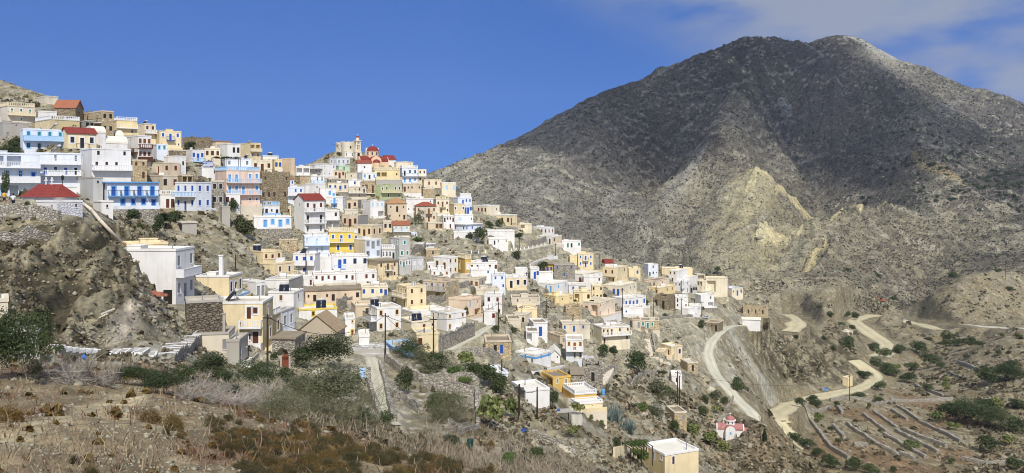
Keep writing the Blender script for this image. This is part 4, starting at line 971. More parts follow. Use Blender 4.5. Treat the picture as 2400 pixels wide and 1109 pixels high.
dz = fgm*(0.5*(fbm(XX/3.5, YY/3.5, 4, 2)-0.5)+0.10*(fbm(XX/0.5, YY/0.5, 2, 3)-0.5))
dz += hlm*(1.3*(n12-0.5)+0.9*(r3-0.45)+0.35*(f1-0.5))
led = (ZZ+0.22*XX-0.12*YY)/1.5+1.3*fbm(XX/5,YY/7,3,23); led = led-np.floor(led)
lz = (ZZ+1.6*fbm(XX/16, YY/16, 2, 24))/1.7; lz = lz-np.floor(lz); tmask = sstep(560,640,UU)*(1-sstep(1600,1700,UU))*sstep(400,460,VV)*(1-sstep(985,1030,VV))*(YY > 85)*hlm
dz += tmask*1.05*(sstep(0.0,0.22,lz)-lz)
dz += cliff*(2.6*(strata-0.45)+2.2*(r3-0.45)+0.9*(sstep(0.0,0.35,led)-led)) + ravine*(2.5*(strata-0.4)+2.0*(r3-0.4))
def world_dist(pts):
    m = np.nonzero((YY > 330) & (YY < 1900)); best = np.full(XX.shape, 1e6, np.float32); px, py = XX[m], YY[m]; b = np.full(px.shape, 1e6)
    for a, c in zip(pts[:-1], pts[1:]):
        d = c[:2]-a[:2]; t = np.clip(((px-a[0])*d[0]+(py-a[1])*d[1])/((d*d).sum()+1e-9), 0, 1); b = np.minimum(b, np.hypot(px-a[0]-t*d[0], py-a[1]-t*d[1]))
    best[m] = b; return best
for (pl, hgt, wid) in (([(1720,292),(1650,370),(1590,430),(1520,500)],20,38),([(1720,292),(1800,350),(1880,420),(1950,500),(1998,560)],22,38),([(1770,440),(1780,500),(1800,560)],14,30),
    ([(1840,300),(1920,420),(1985,530),(2012,590)],-30,55),([(1580,330),(1510,450),(1440,580)],-20,55),([(1640,430),(1600,520),(1580,620)],-16,35),([(2150,400),(2230,460),(2330,540),(2420,590)],22,40),([(1760,570),(1830,610),(1895,655)],11,22),
    ([(2008,588),(1960,620),(1890,685)],13,22),([(1815,485),(1880,500),(1940,545)],9,20),([(2080,540),(2020,610),(1960,670)],14,30),([(2141,592),(2094,586),(2033,619),(1961,669),(1850,725)],20,45),([(2400,600),(2260,640),(2141,592)],12,60),([(2190,742),(2260,712),(2340,688),(2430,660)],14,40),([(2130,735),(2200,690),(2260,650)],-10,35),([(1940,740),(1990,715),(2060,690)],8,25),([(2000,745),(1930,752),(1880,750)],7,22),([(2300,735),(2350,722),(2430,712)],11,20),([(2150,840),(2230,800),(2290,775)],-5,22),([(2200,905),(2290,850),(2380,800)],4,20),([(2100,800),(2150,775),(2200,768)],5,16),([(1780,640),(1840,690)],-10,25),([(1870,118),(1905,150),(1940,190),(1960,260)],16,40),([(1420,230),(1380,330),(1300,420)],10,60),([(2040,170),(2120,280),(2140,360)],16,45)):
    w3 = np.array([hit(a, b, 345 if (a > 1870 and b > 640) else 560) for a, b in pl]); d3 = world_dist(w3); dz += np.maximum(mtm, sstep(330,420,YY)*free)*hgt*1.35*np.maximum(0, 1-d3/(wid*1.7))**1.15
phi = np.arctan2(XX-742, np.maximum(1830-YY, 60)); rad = np.hypot(XX-742, YY-1830)
gul = ridged(phi*9+0.5*fbm(XX/170,YY/170,3,32), rad/420, 3, 33); dz += mtm*(17*(gul-0.45)*sstep(60,330,rad)+6*(ridged(phi*26+0.4*fbm(XX/90,YY/90,2,34), rad/200, 2, 35)-0.4)*sstep(100,400,rad))
hilly = sstep(1850,1960,UU)*sstep(340,440,YY)*(1-mtm)*free; dz += hilly*(9*(ridged(XX/70, YY/95, 3, 36)-0.42)+3.5*(ridged(XX/22, YY/30, 3, 37)-0.42))
big = ridged(XX/160, YY/160+ZZ/90, 4, 31); mid = ridged(XX/38, YY/38+ZZ/24, 4, 41); fine = fbm(XX/9, YY/9+ZZ/9, 3, 51)
dz += mtm*(10*(big-0.45)+7.0*(mid-0.42)+2.4*(fine-0.5))
tl = ((ZZ/6.0+0.6*fbm(XX/120, YY/120, 2, 55)) % 1.0)              # narrow field terraces along the contours
terr = sstep(1850,2000,UU)*sstep(330,400,VV)*(1-sstep(560,600,VV))*mtm
dz += terr*1.6*(sstep(0.0,0.25,tl)-0.5)
bed = (ZZ+0.16*XX+9*fbm(XX/90, YY/90, 3, 57))/10.5; bed = bed-np.floor(bed); bedp = sstep(0.42, 0.62, fbm(XX/45, YY/60+ZZ/40, 3, 58))*mtm
dz += bedp*3.2*(sstep(0.0, 0.16, bed)-bed)
bed2 = (ZZ-0.5*XX+7*fbm(XX/70, YY/70, 3, 59))/13; bed2 = bed2-np.floor(bed2); bedq = sstep(0.45, 0.62, fbm(XX/60, YY/70, 3, 60))*mtm*(1-sstep(1750,1850,UU))
dz += bedq*3.0*(sstep(0.0, 0.2, bed2)-bed2)
ZZ = ZZ + dz*np.minimum(1, free)

L_ = lambda *c: np.array(lin(*c), np.float32)*np.array((0.76,0.79,0.77), np.float32)
def mixc(A, B, t): return A*(1-t[...,None])+B*t[...,None]
COL = np.zeros(XX.shape+(3,), np.float32)
# foreground: pale stony soil, dry reddish grass, a worn trail
red = sstep(0.47, 0.60, fbm(XX/1.6, YY/4.5, 4, 61)); red2 = sstep(0.40,0.65,fbm(XX/0.25, YY/0.8, 2, 62))
fg = mixc(np.broadcast_to(L_(150,134,109), COL.shape), np.broadcast_to(L_(116,92,74), COL.shape), red*(0.35+0.6*red2))
trail = np.minimum(near_line(UU, VV, [(-40,1075),(60,1040),(110,1005),(170,970),(240,945),(330,925)]), near_line(UU, VV, [(260,930),(300,975),(360,1000),(430,1025)])*1.6)
tm = (1-sstep(8, 26, trail+14*(fbm(XX/1.2, YY/1.2, 3, 63)-0.5)))
fg = mixc(fg, np.broadcast_to(L_(184,170,140), COL.shape), tm*0.8)
vil0 = sstep(540,640,UU)*(1-sstep(1640,1740,UU))*sstep(370,420,VV)*(1-sstep(840,900,VV))*(YY > 95)*hlm
# hillside: soil, grey rock, dark scrubby earth
rk = sstep(0.42, 0.62, r3+0.25*(n12-0.5))
hl = mixc(np.broadcast_to(L_(156,145,121), COL.shape), np.broadcast_to(L_(172,165,150), COL.shape), rk)
dk = sstep(0.50, 0.66, fbm(XX/3.5, YY/9, 4, 71)); hl = mixc(hl, np.broadcast_to(L_(104,94,74), COL.shape), dk*(0.65-0.45*vil0)); hl = mixc(hl, np.broadcast_to(L_(184,176,156), COL.shape), vil0*0.45); rz = tmask*(1-sstep(0.16,0.30,lz)); hl = mixc(hl, np.broadcast_to(L_(152,146,132), COL.shape), rz*sstep(0.35,0.5,f1)*0.8); hl = mixc(hl, np.broadcast_to(L_(88,80,66), COL.shape), rz*sstep(0.55,0.7,1-f1)*0.7)
rub = sstep(0.55,0.72,fbm(XX/0.7, YY/2.2, 2, 72)); hl = mixc(hl, np.broadcast_to(L_(190,182,166), COL.shape), rub*0.5)
brown = sstep(1650,1750,UU)*sstep(960,1010,VV)*(1-sstep(200,240,YY)); hl = mixc(hl, np.broadcast_to(L_(128,108,86), COL.shape), brown*0.6)
valley = sstep(1700,1900,UU)*hlm; hl = mixc(hl, np.broadcast_to(L_(142,128,100), COL.shape), valley*0.55); plot = terraces*hlm*sstep(0.42,0.58,fbm(XX/14,YY/22,2,73)); hl = mixc(hl, np.broadcast_to(L_(134,108,84), COL.shape), plot*0.7)
cl = mixc(np.broadcast_to(L_(152,142,120), COL.shape), np.broadcast_to(L_(86,79,65), COL.shape), np.maximum(sstep(0.45,0.62,1-strata*0.6-r3*0.4), 0.9*sstep(0.62,0.8,led)))  # shade painted into the rock colour in crevices and along ledges
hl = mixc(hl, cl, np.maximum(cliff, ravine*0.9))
scree = near_line(UU, VV, [(1716,785),(1735,815),(1760,855),(1785,890),(1812,910)])
hl = mixc(hl, np.broadcast_to(L_(188,182,168), COL.shape), (1-sstep(5,11,scree+5*(f1-0.5)))*0.9*(YY > 180))
rubble = near_line(UU, VV, [(270,790),(320,750),(370,725),(400,735)]); hl = mixc(hl, np.broadcast_to(L_(196,184,170), COL.shape), (1-sstep(12,38,rubble+30*(f1-0.5)))*(YY < 112)*0.8)
# mountain: dark field joins scrub cover with painted cloud shade
SCRUB_SHADE = idw([(1100,390,.40),(1250,330,.5),(1250,430,.38),(1400,260,.72),(1400,400,.5),(1500,330,.9),(1550,480,.45),(1600,250,.85),(1650,350,.92),(1700,180,.98),(1770,130,1),(1850,250,.8),
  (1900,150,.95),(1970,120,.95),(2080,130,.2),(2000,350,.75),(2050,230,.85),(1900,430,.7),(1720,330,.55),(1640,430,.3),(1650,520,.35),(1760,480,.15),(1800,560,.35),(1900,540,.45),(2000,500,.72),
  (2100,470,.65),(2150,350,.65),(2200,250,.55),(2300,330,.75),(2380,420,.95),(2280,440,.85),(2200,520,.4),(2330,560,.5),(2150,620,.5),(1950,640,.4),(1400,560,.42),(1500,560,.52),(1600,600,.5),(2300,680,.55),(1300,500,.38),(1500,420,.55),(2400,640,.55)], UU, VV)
TAN = idw([(1760,470,1),(1850,520,.8),(1950,580,.8),(1800,620,.8),(1870,660,.6),(1600,450,.5),(1660,400,.6),(2200,560,.7),(2100,600,.7),(2300,620,.6),(1500,500,.1),(1300,450,.05),(1700,150,0),(1200,420,.1),
  (1120,400,.35),(2000,250,.0),(2350,300,.2),(1650,600,.45),(1500,620,.15),(1900,300,0),(1400,300,0),(2100,420,.1),(2050,500,.15),(2250,700,.7)], UU, VV)
g1 = fbm(XX/7+ZZ/25, ZZ/3.0+YY/14, 4, 81); g2 = fbm(XX/3+ZZ/9, ZZ/1.3+YY/9, 3, 82)
rock = mixc(np.broadcast_to(L_(168,163,154), COL.shape), np.broadcast_to(L_(190,178,146), COL.shape), np.clip(TAN*1.25,0,1))
rock = rock*(0.74+0.52*fbm(XX/50, ZZ/22, 3, 83))[...,None]
pale = sstep(0.60,0.76,fbm(XX/16+ZZ/16, ZZ/5, 3, 84)); rock = mixc(rock, np.broadcast_to(L_(196,190,178), COL.shape), pale*0.35)
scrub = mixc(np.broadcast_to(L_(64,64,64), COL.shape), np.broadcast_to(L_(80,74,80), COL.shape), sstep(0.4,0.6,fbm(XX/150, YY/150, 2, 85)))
spur = near_line(UU, VV, [(1760,470),(1700,560),(1740,640),(1840,640),(1920,600)]); spm = (1-sstep(40,95,spur+30*(g1-0.5)))*(YY > 560); SCRUB_SHADE = SCRUB_SHADE*(1-0.55*spm); rock = mixc(rock, np.broadcast_to(L_(186,174,140), COL.shape), spm*(0.15+0.45*sstep(0.4,0.6,g2)))
cov = sstep(-0.10, 0.10, (0.55*g1+0.45*g2)-(0.72-0.46*SCRUB_SHADE))
mt = mixc(rock, scrub, np.clip(cov*0.40+0.62*SCRUB_SHADE-0.06,0,0.97))
for (pl, w_, cc, s_) in (([(1560,232),(1600,225),(1650,218),(1700,208),(1762,194)],3.5,(168,166,162),.55), ([(1806,186),(1850,174),(1890,165),(1926,154),(1930,140),(1880,118)],3.5,(170,168,164),.6), ([(1985,88),(2020,100),(2060,125),(2130,150)],7,(190,186,178),.75),  # last band paints the sunlit summit ridge into the rock colour
    ([(1835,238),(1848,255)],11,(158,160,164),.7), ([(2205,245),(2235,250)],12,(140,142,146),.6), 
    ([(2090,560),(2040,600)],7,(180,160,112),.7), ([(2140,400),(2200,440),(2260,480)],6,(190,170,122),.6),
    ([(1640,370),(1600,420),(1560,470)],16,(176,172,164),.5),([(1480,395),(1420,470)],12,(170,166,160),.5),([(1600,310),(1560,370)],12,(128,128,132),.5),([(2230,790-40),(2300,742)],14,(188,178,150),.7)):
    d = near_line(UU, VV, pl); mt = mixc(mt, np.broadcast_to(L_(*cc), COL.shape), (1-sstep(w_*0.5, w_*1.5, d+w_*1.6*(g1-0.5)))*s_*mtm)
mt = mixc(mt, np.broadcast_to(L_(206,198,180), COL.shape), bedp*(1-sstep(0.10,0.24,bed))*sstep(0.35,0.55,g2)*0.75); mt = mixc(mt, np.broadcast_to(L_(200,194,180), COL.shape), bedq*(1-sstep(0.12,0.26,bed2))*sstep(0.35,0.55,g1)*0.6)
def poly_mask(px, jit, soft):
    U, V = UU+jit*(2*g1-1), VV+jit*(2*g2-1)*0.7; ins = np.zeros(UU.shape, bool); n = len(px)
    for i in range(n):
        (x0, y0), (x1, y1) = px[i], px[(i+1) % n]
        if y0 == y1: continue
        ins ^= ((y0 > V) != (y1 > V)) & (U < (x1-x0)*(V-y0)/(y1-y0)+x0)
    return ins
SLAB = np.zeros(XX.shape, np.float32)
for px, cc in (([(1772,438),(1816,460),(1800,468),(1775,462),(1770,485),(1746,480),(1752,458)],(224,210,168)), ([(1813,492),(1838,470),(1860,478),(1896,501),(1939,534),(1927,527),(1889,512),(1853,490),(1824,496)],(224,208,164)),
    ([(1764,582),(1791,568),(1802,573),(1831,597),(1860,613),(1889,638),(1891,649),(1867,646),(1835,624),(1802,602),(1781,597)],(224,210,170)), ([(1892,649),(1925,617),(1961,597),(1983,582),(2004,602),(2024,620),(2019,631),(1994,613),(1983,602),(1947,620),(1918,638),(1907,649)],(220,204,164)),
    ([(1824,674),(1831,649),(1853,638),(1878,653),(1900,674),(1903,689),(1874,700),(1838,703),(1824,692)],(172,166,146)), ([(2048,613),(2069,595),(2087,580),(2077,597)],(196,180,138)), ([(2013,598),(2026,577),(2048,584),(2026,602)],(198,184,142)),
    ([(1860,712),(1903,691),(1946,680),(1925,693),(1889,710),(1867,720)],(196,180,140)), ([(1690,630),(1740,600),(1764,582),(1790,640),(1810,690),(1760,690)],(172,162,134))):
    k_ = poly_mask(px, 5, 0)*(YY > 480)*(0.95 if cc[0] > 180 else 0.5); st_ = 0.86+0.28*vnoise((XX+0.5*ZZ)/2.6, ZZ/40, 7); SLAB = np.maximum(SLAB, k_).astype(np.float32)
    mt = mixc(mt, np.broadcast_to(L_(*cc), COL.shape)*st_[...,None], k_)
ZZ = ZZ+SLAB*np.where(UU < 2030, 4.5, 2.0)
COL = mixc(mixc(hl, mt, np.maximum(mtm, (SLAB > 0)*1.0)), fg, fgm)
steep = np.zeros(XX.shape, np.float32)

def ground_material(name, k, bump, con=1.0, stone=1.45):
    m, nt, bs = _new(name)
    a = nt.nodes.new('ShaderNodeVertexColor'); a.layer_name = 'Col'
    p = _pos(nt, (1, 0.42, 1))
    n1 = _noise(nt, 1.6*k, 6, p, 0.7); n2 = _noise(nt, 0.3*k, 5, p, 0.65)
    v = nt.nodes.new('ShaderNodeTexVoronoi'); v.inputs['Scale'].default_value = 1.1*k; nt.links.new(p, v.inputs['Vector'])
    r1 = _ramp(nt, n1.outputs[0], (0.30, (1-0.45*con,)*3), (0.70, (1+0.38*con, 1+0.37*con, 1+0.34*con)))
    r2 = _ramp(nt, n2.outputs[0], (0.32, (0.74,0.74,0.75)), (0.68, (1.22,1.21,1.19)))
    c = _mix(nt, 1.0, a.outputs[0], r1.outputs[0], 'MULTIPLY'); c = _mix(nt, 1.0, c, r2.outputs[0], 'MULTIPLY')
    s = nt.nodes.new('ShaderNodeSeparateColor'); nt.links.new(v.outputs['Color'], s.inputs[0])
    st = _ramp(nt, s.outputs[0], (0.60, (1,1,1)), (0.95, (stone,stone*0.99,stone*0.97))); c = _mix(nt, 1.0, c, st.outputs[0], 'MULTIPLY')
    nt.links.new(c, bs.inputs['Base Color']); bs.inputs['Roughness'].default_value = 1.0; bs.inputs['Specular IOR Level'].default_value = 0.1
    h = nt.nodes.new('ShaderNodeMath'); h.operation = 'MULTIPLY_ADD'; h.inputs[1].default_value = -0.5
    nt.links.new(v.outputs['Distance'], h.inputs[0]); nt.links.new(n1.outputs[0], h.inputs[2])
    _bump(nt, bs, h.outputs[0], 1.0, bump); return m

def terrain_piece(name, i0, i1, mats, mi=None):
    V = np.stack([XX[i0:i1], YY[i0:i1], ZZ[i0:i1]], -1).reshape(-1, 3); nr, nc = i1-i0, len(TU)
    idx = np.arange(nr*nc).reshape(nr, nc)
    q = np.stack([idx[:-1,:-1], idx[:-1,1:], idx[1:,1:], idx[1:,:-1]], -1).reshape(-1, 4)
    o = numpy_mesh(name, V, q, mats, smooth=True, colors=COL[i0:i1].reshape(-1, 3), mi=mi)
    o['kind'] = 'structure'; return o
iA = int(np.searchsorted(TY, 48)); iB = int(np.searchsorted(TY, 620))
terrain_piece('foreground_slope', 0, iA+1, [ground_material('stony_soil', 3.0, 0.05)])
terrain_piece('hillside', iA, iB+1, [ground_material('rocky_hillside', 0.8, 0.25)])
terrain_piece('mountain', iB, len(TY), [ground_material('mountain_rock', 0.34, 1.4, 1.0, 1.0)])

# road surfaces follow the flattened ground
def gz(x, y):
    """height of the finished ground"""
    x = np.asarray(x, float); y = np.asarray(y, float); u = UC+F*x/np.maximum(y, 2.5)
    fi = np.clip(np.interp(y, TY, np.arange(len(TY))), 0, len(TY)-1.001); fj = np.clip(np.interp(u, TU, np.arange(len(TU))), 0, len(TU)-1.001)
    i = fi.astype(int); j = fj.astype(int); a = fi-i; b = fj-j
    return (ZZ[i,j]*(1-b)+ZZ[i,j+1]*b)*(1-a)+(ZZ[i+1,j]*(1-b)+ZZ[i+1,j+1]*b)*a
def road_mat(name, c, c2):
    m, nt, bs = _new(name); n = _noise(nt, 0.5, 6, _pos(nt)); n2 = _noise(nt, 4, 3, _pos(nt))
    col = _mix(nt, n.outputs[0], c, c2); col = _mix(nt, 0.25, col, n2.outputs[0], 'OVERLAY'); va = nt.nodes.new('ShaderNodeVertexColor'); va.layer_name = 'Col'; col = _mix(nt, 1.0, col, va.outputs[0], 'MULTIPLY'); nt.links.new(col, bs.inputs['Base Color'])
    _bump(nt, bs, n2.outputs[0], 0.4, 0.04); return m
RM = {'concrete': road_mat('concrete_road', tuple(L_(232,225,206)), tuple(L_(206,197,176))), 'dirt': road_mat('dirt_road', tuple(L_(232,219,186)), tuple(L_(210,193,154)))}
for (name, pts, hw, mk) in ROADS:
    d = np.gradient(pts[:,:2], axis=0); d /= np.linalg.norm(d, axis=1)[:,None]+1e-9
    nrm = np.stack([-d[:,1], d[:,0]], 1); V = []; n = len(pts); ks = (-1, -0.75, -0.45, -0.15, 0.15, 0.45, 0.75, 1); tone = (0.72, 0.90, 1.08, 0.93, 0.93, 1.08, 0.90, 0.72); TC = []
    for i in range(n):
        w_ = hw*(1+0.22*(vnoise(np.array([i*0.37]), np.array([hw*9.1]), 5)[0]-0.5)*2)
        for k in ks:
            x, y = pts[i,0]+nrm[i,0]*w_*k, pts[i,1]+nrm[i,1]*w_*k
            z = pts[i,2]*0.0+max(float(gz(x, y)), pts[i,2]-0.3)
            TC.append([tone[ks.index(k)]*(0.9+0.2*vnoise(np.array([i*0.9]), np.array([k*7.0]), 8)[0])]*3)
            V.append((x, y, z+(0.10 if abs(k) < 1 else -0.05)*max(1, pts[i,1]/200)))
    q = [(i*8+k, i*8+k+1, i*8+k+9, i*8+k+8) for i in range(n-1) for k in range(7)]
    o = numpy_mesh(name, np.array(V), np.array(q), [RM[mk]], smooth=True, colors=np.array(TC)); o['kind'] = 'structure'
# ---------------------------------------------------------------- dry stone walls, poles and wires, stairs, pipes
def world_line(px, ymin=0, step=1.0):
    w = np.array([hit(p[0], p[1], p[2] if len(p) > 2 else ymin) for p in px]); out = [w[0]]
    for a, b in zip(w[:-1], w[1:]):
        n = max(1, int(np.linalg.norm((b-a)[:2])/step))
        for i in range(1, n+1): out.append(a+(b-a)*i/n)
    o = np.array(out); o[:,2] = gz(o[:,0], o[:,1]); return o
def strip_wall(name, label, px, h, mat, t=0.5, cat='stone wall', step=0.8, rag=0.16, group=None, ymin=0, deep=1.2, level=False):
    p = world_line(px, ymin, step); n = len(p); d = np.gradient(p[:,:2], axis=0); d /= np.linalg.norm(d, axis=1)[:,None]+1e-9
    if level: p[:,2] = np.linspace(max(p[0,2], p[:3,2].max()), p[-1,2], n); deep = 2.5
    nr = np.stack([-d[:,1], d[:,0]], 1); V = []; base = p[0].copy()
    for i in range(n):
        hh = h*(1+random.uniform(-rag, rag)); j = random.uniform(-0.06, 0.06)
        for (s, z) in ((-1,-deep),(-0.9,hh*0.5),(-0.75,hh),(0.75,hh*(1+random.uniform(-rag,rag)*0.4)),(0.9,hh*0.5),(1,-deep)):
            V.append((p[i,0]+nr[i,0]*(t/2*s+j)-base[0], p[i,1]+nr[i,1]*(t/2*s+j)-base[1], p[i,2]+z-base[2]))
    q = [(i*6+k, i*6+k+1, i*6+k+7, i*6+k+6) for i in range(n-1) for k in range(5)]
    mb = MB(); mb.v = V; mb.f = q+[tuple(range(6))[::-1], tuple((n-1)*6+k for k in range(6))]; mb.m = [0]*len(mb.f)
    o = mb.build(name, mat, None, loc=tuple(base)); tag(o, label, cat, group); return o
GS = W('greystone'); ST = W('stone')
near_walls = [
 ('long grey dry stone terrace wall on the cliff above the dark bush',[(-60,578),(20,578),(90,577),(147,577)],1.25),
 ('rough stone terrace wall under the walkers beside the red roofed chapel',[(-60,512),(40,510),(100,512),(140,530)],1.5),
 ('low stone wall along the upper edge of the concrete path',[(862,889),(872,925),(885,965),(897,996)],0.8),
 ('stone wall along the garden edge of the concrete path',[(890,857),(903,900),(912,950),(924,996)],0.8),
 ('pale garden wall descending from the pole past the fig tree',[(933,873),(985,899),(1040,908),(1124,921)],1.2),
 ('garden wall with iron fence stakes above the olive thicket',[(991,921),(1050,931),(1114,944)],1.0),
 ('short wall dropping beside the big prickly pear',[(1116,948),(1119,975),(1121,1003)],1.1),
 ('short garden wall closing the bare brown plot',[(910,931),(943,944)],1.0),
 ('stone wall end beside the dark fig tree',[(952,950),(985,973)],1.0),
 ('low stone wall under the olive thicket',[(1053,1010),(1121,1006)],0.9),
 ('white stone wall along the thicket below the warehouse',[(748,905),(780,895),(812,889)],1.0),
 ('white rubble wall at the foot of the brown plot',[(846,972),(894,997)],0.9),
 ('tall stone retaining wall right of the big white cube house',[(1026,826),(1060,812),(1110,788)],2.6),
 ('rubble wall below the small hut with blue door',[(1085,835),(1140,838),(1200,850)],1.0),
 ('curved stone wall on the slope below the yellow house with parapet',[(1528,790),(1532,812),(1540,832)],0.8),
 ('stone wall below the ochre house and grey ruin',[(1330,880),(1390,885),(1440,872)],1.0),
 ('zigzag retaining wall beside the big green shrub',[(1480,905),(1510,880),(1540,890)],1.0),
 ('stone wall along the steps under the white shed',[(1218,985),(1240,1010),(1290,1040),(1350,1065)],0.7),
 ('low field wall above the pink chapel garden',[(1700,965),(1712,952),(1718,935)],0.8),
 ('rubble retaining wall under the long beige hut',[(1205,737),(1240,730),(1275,722)],1.4),
 ('high rubble bank wall beside the yellow corniced house',[(790,732),(808,728),(828,722)],2.0),
 ('stone wall against the grey green shuttered house',[(966,602),(980,597),(997,590)],2.0),
 ('short rubble wall beside the blue door terrace house',[(1076,686),(1100,679),(1126,671)],1.2),
 ('stone bank wall below the roofless ruin with small windows',[(1320,742),(1345,748),(1366,745)],1.3),
 ('grey wall bounding the lane under the upper white cube',[(1240,572),(1265,568),(1290,563)],1.4),
 ('broken stone wall on the bare slope above the field steps',[(1490,770),(1508,775),(1528,788)],1.0),
 ('long stone wall along the road below the white stack',[(1548,752),(1580,748),(1622,745)],1.0),
 ('stone wall below the weathered tan house terrace',[(1000,716),(1022,712),(1044,706)],1.3),
 ('rubble wall above the walled garden beside the pole',[(905,850),(920,862),(935,872)],1.2),
 ('crumbling stone wall at the lower village edge',[(1290,760),(1340,770),(1390,765)],1.1),
]
for lb, px, h in near_walls: strip_wall('stone_wall', lb, px, h, GS)
whitew = [('white parapet wall climbing the spur to the green door house',[(1284,606),(1310,598),(1345,582),(1364,578)],1.0),
 ('curved white wall beside the ochre house',[(1243,628),(1258,614),(1280,606),(1306,608)],1.0),
 ('white boundary wall round the blue frieze house terrace',[(1246,878),(1256,882),(1290,875),(1323,867)],0.35),
 ('white boundary wall ending in a pale grey slope',[(1343,850),(1365,857),(1391,858)],1.7),
 ('yellow garden wall beside the large yellow house',[(1440,1075),(1475,1070),(1500,1058)],1.2)]
for lb, px, h in whitew: strip_wall('garden_wall', lb, px, h, W('cream') if 'yellow garden' in lb else W('white'), 0.3, 'wall', rag=0.02, level=True)
def R_(x, y): return (1850+x/2.711, 700+y/2.711)
valley_walls = [[(470,745),(545,800),(620,855)],[(540,730),(620,785),(690,835)],[(675,845),(810,915),(945,985)],[(720,835),(860,895),(1000,945)],[(600,868),(730,940),(865,1015)],[(500,900),(600,955),(690,1000)],
 [(365,800),(430,850),(500,890)],[(280,815),(350,890)],[(650,715),(750,775)],[(680,685),(760,735),(830,785)],[(830,790),(960,850),(1090,915)],[(120,760),(180,840),(270,960),(380,1020)],[(130,735),(260,700)],[(85,712),(120,760)],
 [(300,680),(340,735)],[(540,675),(660,660)],[(1070,425),(1150,445),(1220,465)],[(1010,485),(1110,510)],[(1100,1025),(1250,1060),(1480,1045)],[(260,650),(400,640),(520,655)],[(640,650),(860,655),(1040,640)],[(700,985),(800,1030)],[(800,560),(980,625)],[(410,935),(500,940)]]
where = ['stepping down from the upper corner','second from the upper corner','over the long lowest beds','right of the longest bed','between the two lowest long beds','at the foot of the ploughed plot','beside the pale left plot','left of the small trees',
 'short and free standing in the upper bed','dark and high under the gravel path','dark and long under the prickly pears','bounding the terraces along the stream','closing the upper left plot','at the stream corner','curving round the little orchard',
 'along the upper road embankment','short, on the far scrub slope','lower of two on the far scrub slope','at the bottom corner of the valley','under the road lay-by','along the grey path','beside the white gate stone','pale and straight near the lone pole','at the rubble beside the orchard']
for px, wh in zip(valley_walls, where):
    strip_wall('terrace_wall', 'grey stone wall of the valley terraces, '+wh, [R_(*p) for p in px], 1.0, GS, 1.1, 'terrace wall', 1.5, group=None, ymin=190)

# ---- utility poles
WOOD = paint('creosoted_wood', (0.045,0.032,0.022), 0.9, 0.4); CERAM = paint('pale_insulator', (0.5,0.5,0.48), 0.4)
POLES = {}
def pole(key, label, u, vt, vb, ymin=0, arms=1, r=0.13, Y=None):
    P = hit(u, vb, ymin) if Y is None else at(u, vb, Y); P[2] = float(gz(P[0], P[1])); h = P[2]*0+(vb-vt)/F*P[1]
    t = empty('utility_pole', P, random.uniform(-0.5, 0.5)); tag(t, label, 'utility pole')
    m = MB(); m.tube((0,0,-0.6), (0,0,h), r, r*0.62, 8); m.build('shaft', WOOD, t)
    if arms:
        m = MB(); m.box(-0.55,0.55,-0.05,0.05,h-0.45,h-0.35); a = m.build('crossarm', WOOD, t)
        for x in (-0.45, 0.0, 0.45):
            m = MB(); m.lathe([(0.03,h-0.35),(0.06,h-0.28),(0.03,h-0.2),(0.0,h-0.16)], 8, x, 0); m.build('insulator', CERAM, a)
    POLES[key] = (P[0], P[1], P[2]+h); return t
pole('a','tall dark pole in front of the tall yellow house', 627, 738, 905)
pole('b','dark pole beside the pale blue low building', 903, 735, 850)
pole('c','thick dark pole in front of the big white cube house', 1016, 740, 848)
pole('d','short pole beside the cream garage storey', 994, 768, 824, arms=0)
pole('e','pole beside the dark red door', 1168, 708, 777)
pole('f','pole in front of the cream house with oval ornaments', 1234, 640, 677)
pole('g','pole between rubble and the stepped cream cluster', 1280, 707, 750)
pole('h','pole beside the grey beige house with blue door', 1343, 737, 780)
pole('i','pole in front of the long white house with arched blue door', 1459, 675, 737)
pole('j','pole left of the ruined tan stone house', 1532, 695, 742)
pole('k','pole on the spur below the tan sided house', 1302, 572, 607)
pole('l','palm like shaggy pole on the rocky slope under the white terrace', 1217, 543, 586)
pole('m','pole left of the red roofed white building', 1406, 592, 630, arms=0)
pole('n','pole just right of the red roofed white building', 1437, 588, 624, arms=0)
pole('o','pole rising before the white and yellow houses of the east quarter', 1550, 616, 646, arms=0)
pole('p','pole before the peach tan east house', 1538, 666, 690, arms=0)
pole('q','pole in front of the white house with black openings', 1597, 657, 689)
pole('r','pole beside the low white shed of the white stack', 1597, 697, 738)
pole('s','pole above the parked white car', 1645, 707, 743)
pole('t','pole in front of the large cream hall', 1683, 650, 690)
pole('u','tall black pole left of the plain white building', 1217, 904, 992, r=0.16)
pole('v','black pole in front of the plain white building', 1259, 915, 990, arms=0)
pole('w','left post of the double pole by the vine pergola', 1588, 880, 957, r=0.15)
pole('x','right post of the double pole by the vine pergola', 1592.5, 882, 958, arms=0, r=0.15)
pole('y','thin pole beside the road and the little pump house', 1991, 880, 940, 200)
pole('z','thin pole in the scrub of the valley floor', 2172, 880, 930, 200)
pole('A','thin pole on the far hill crest', 2357, 676, 727, 300, arms=0)
pole('B','thin rusty pole by the bluish house behind the hedge', 1176, 843, 888, arms=0)
pole('C','pole on the scree behind the yellow chimney house', 552, 592, 632, arms=0)
pole('D','pole in front of the white and blue terrace house', 717, 586, 652, arms=0)
pole('E','pole at the ridge end by the open shed', 1425, 594, 627, arms=0)
WIRE = paint('black_cable', (0.02,0.02,0.02), 0.6)
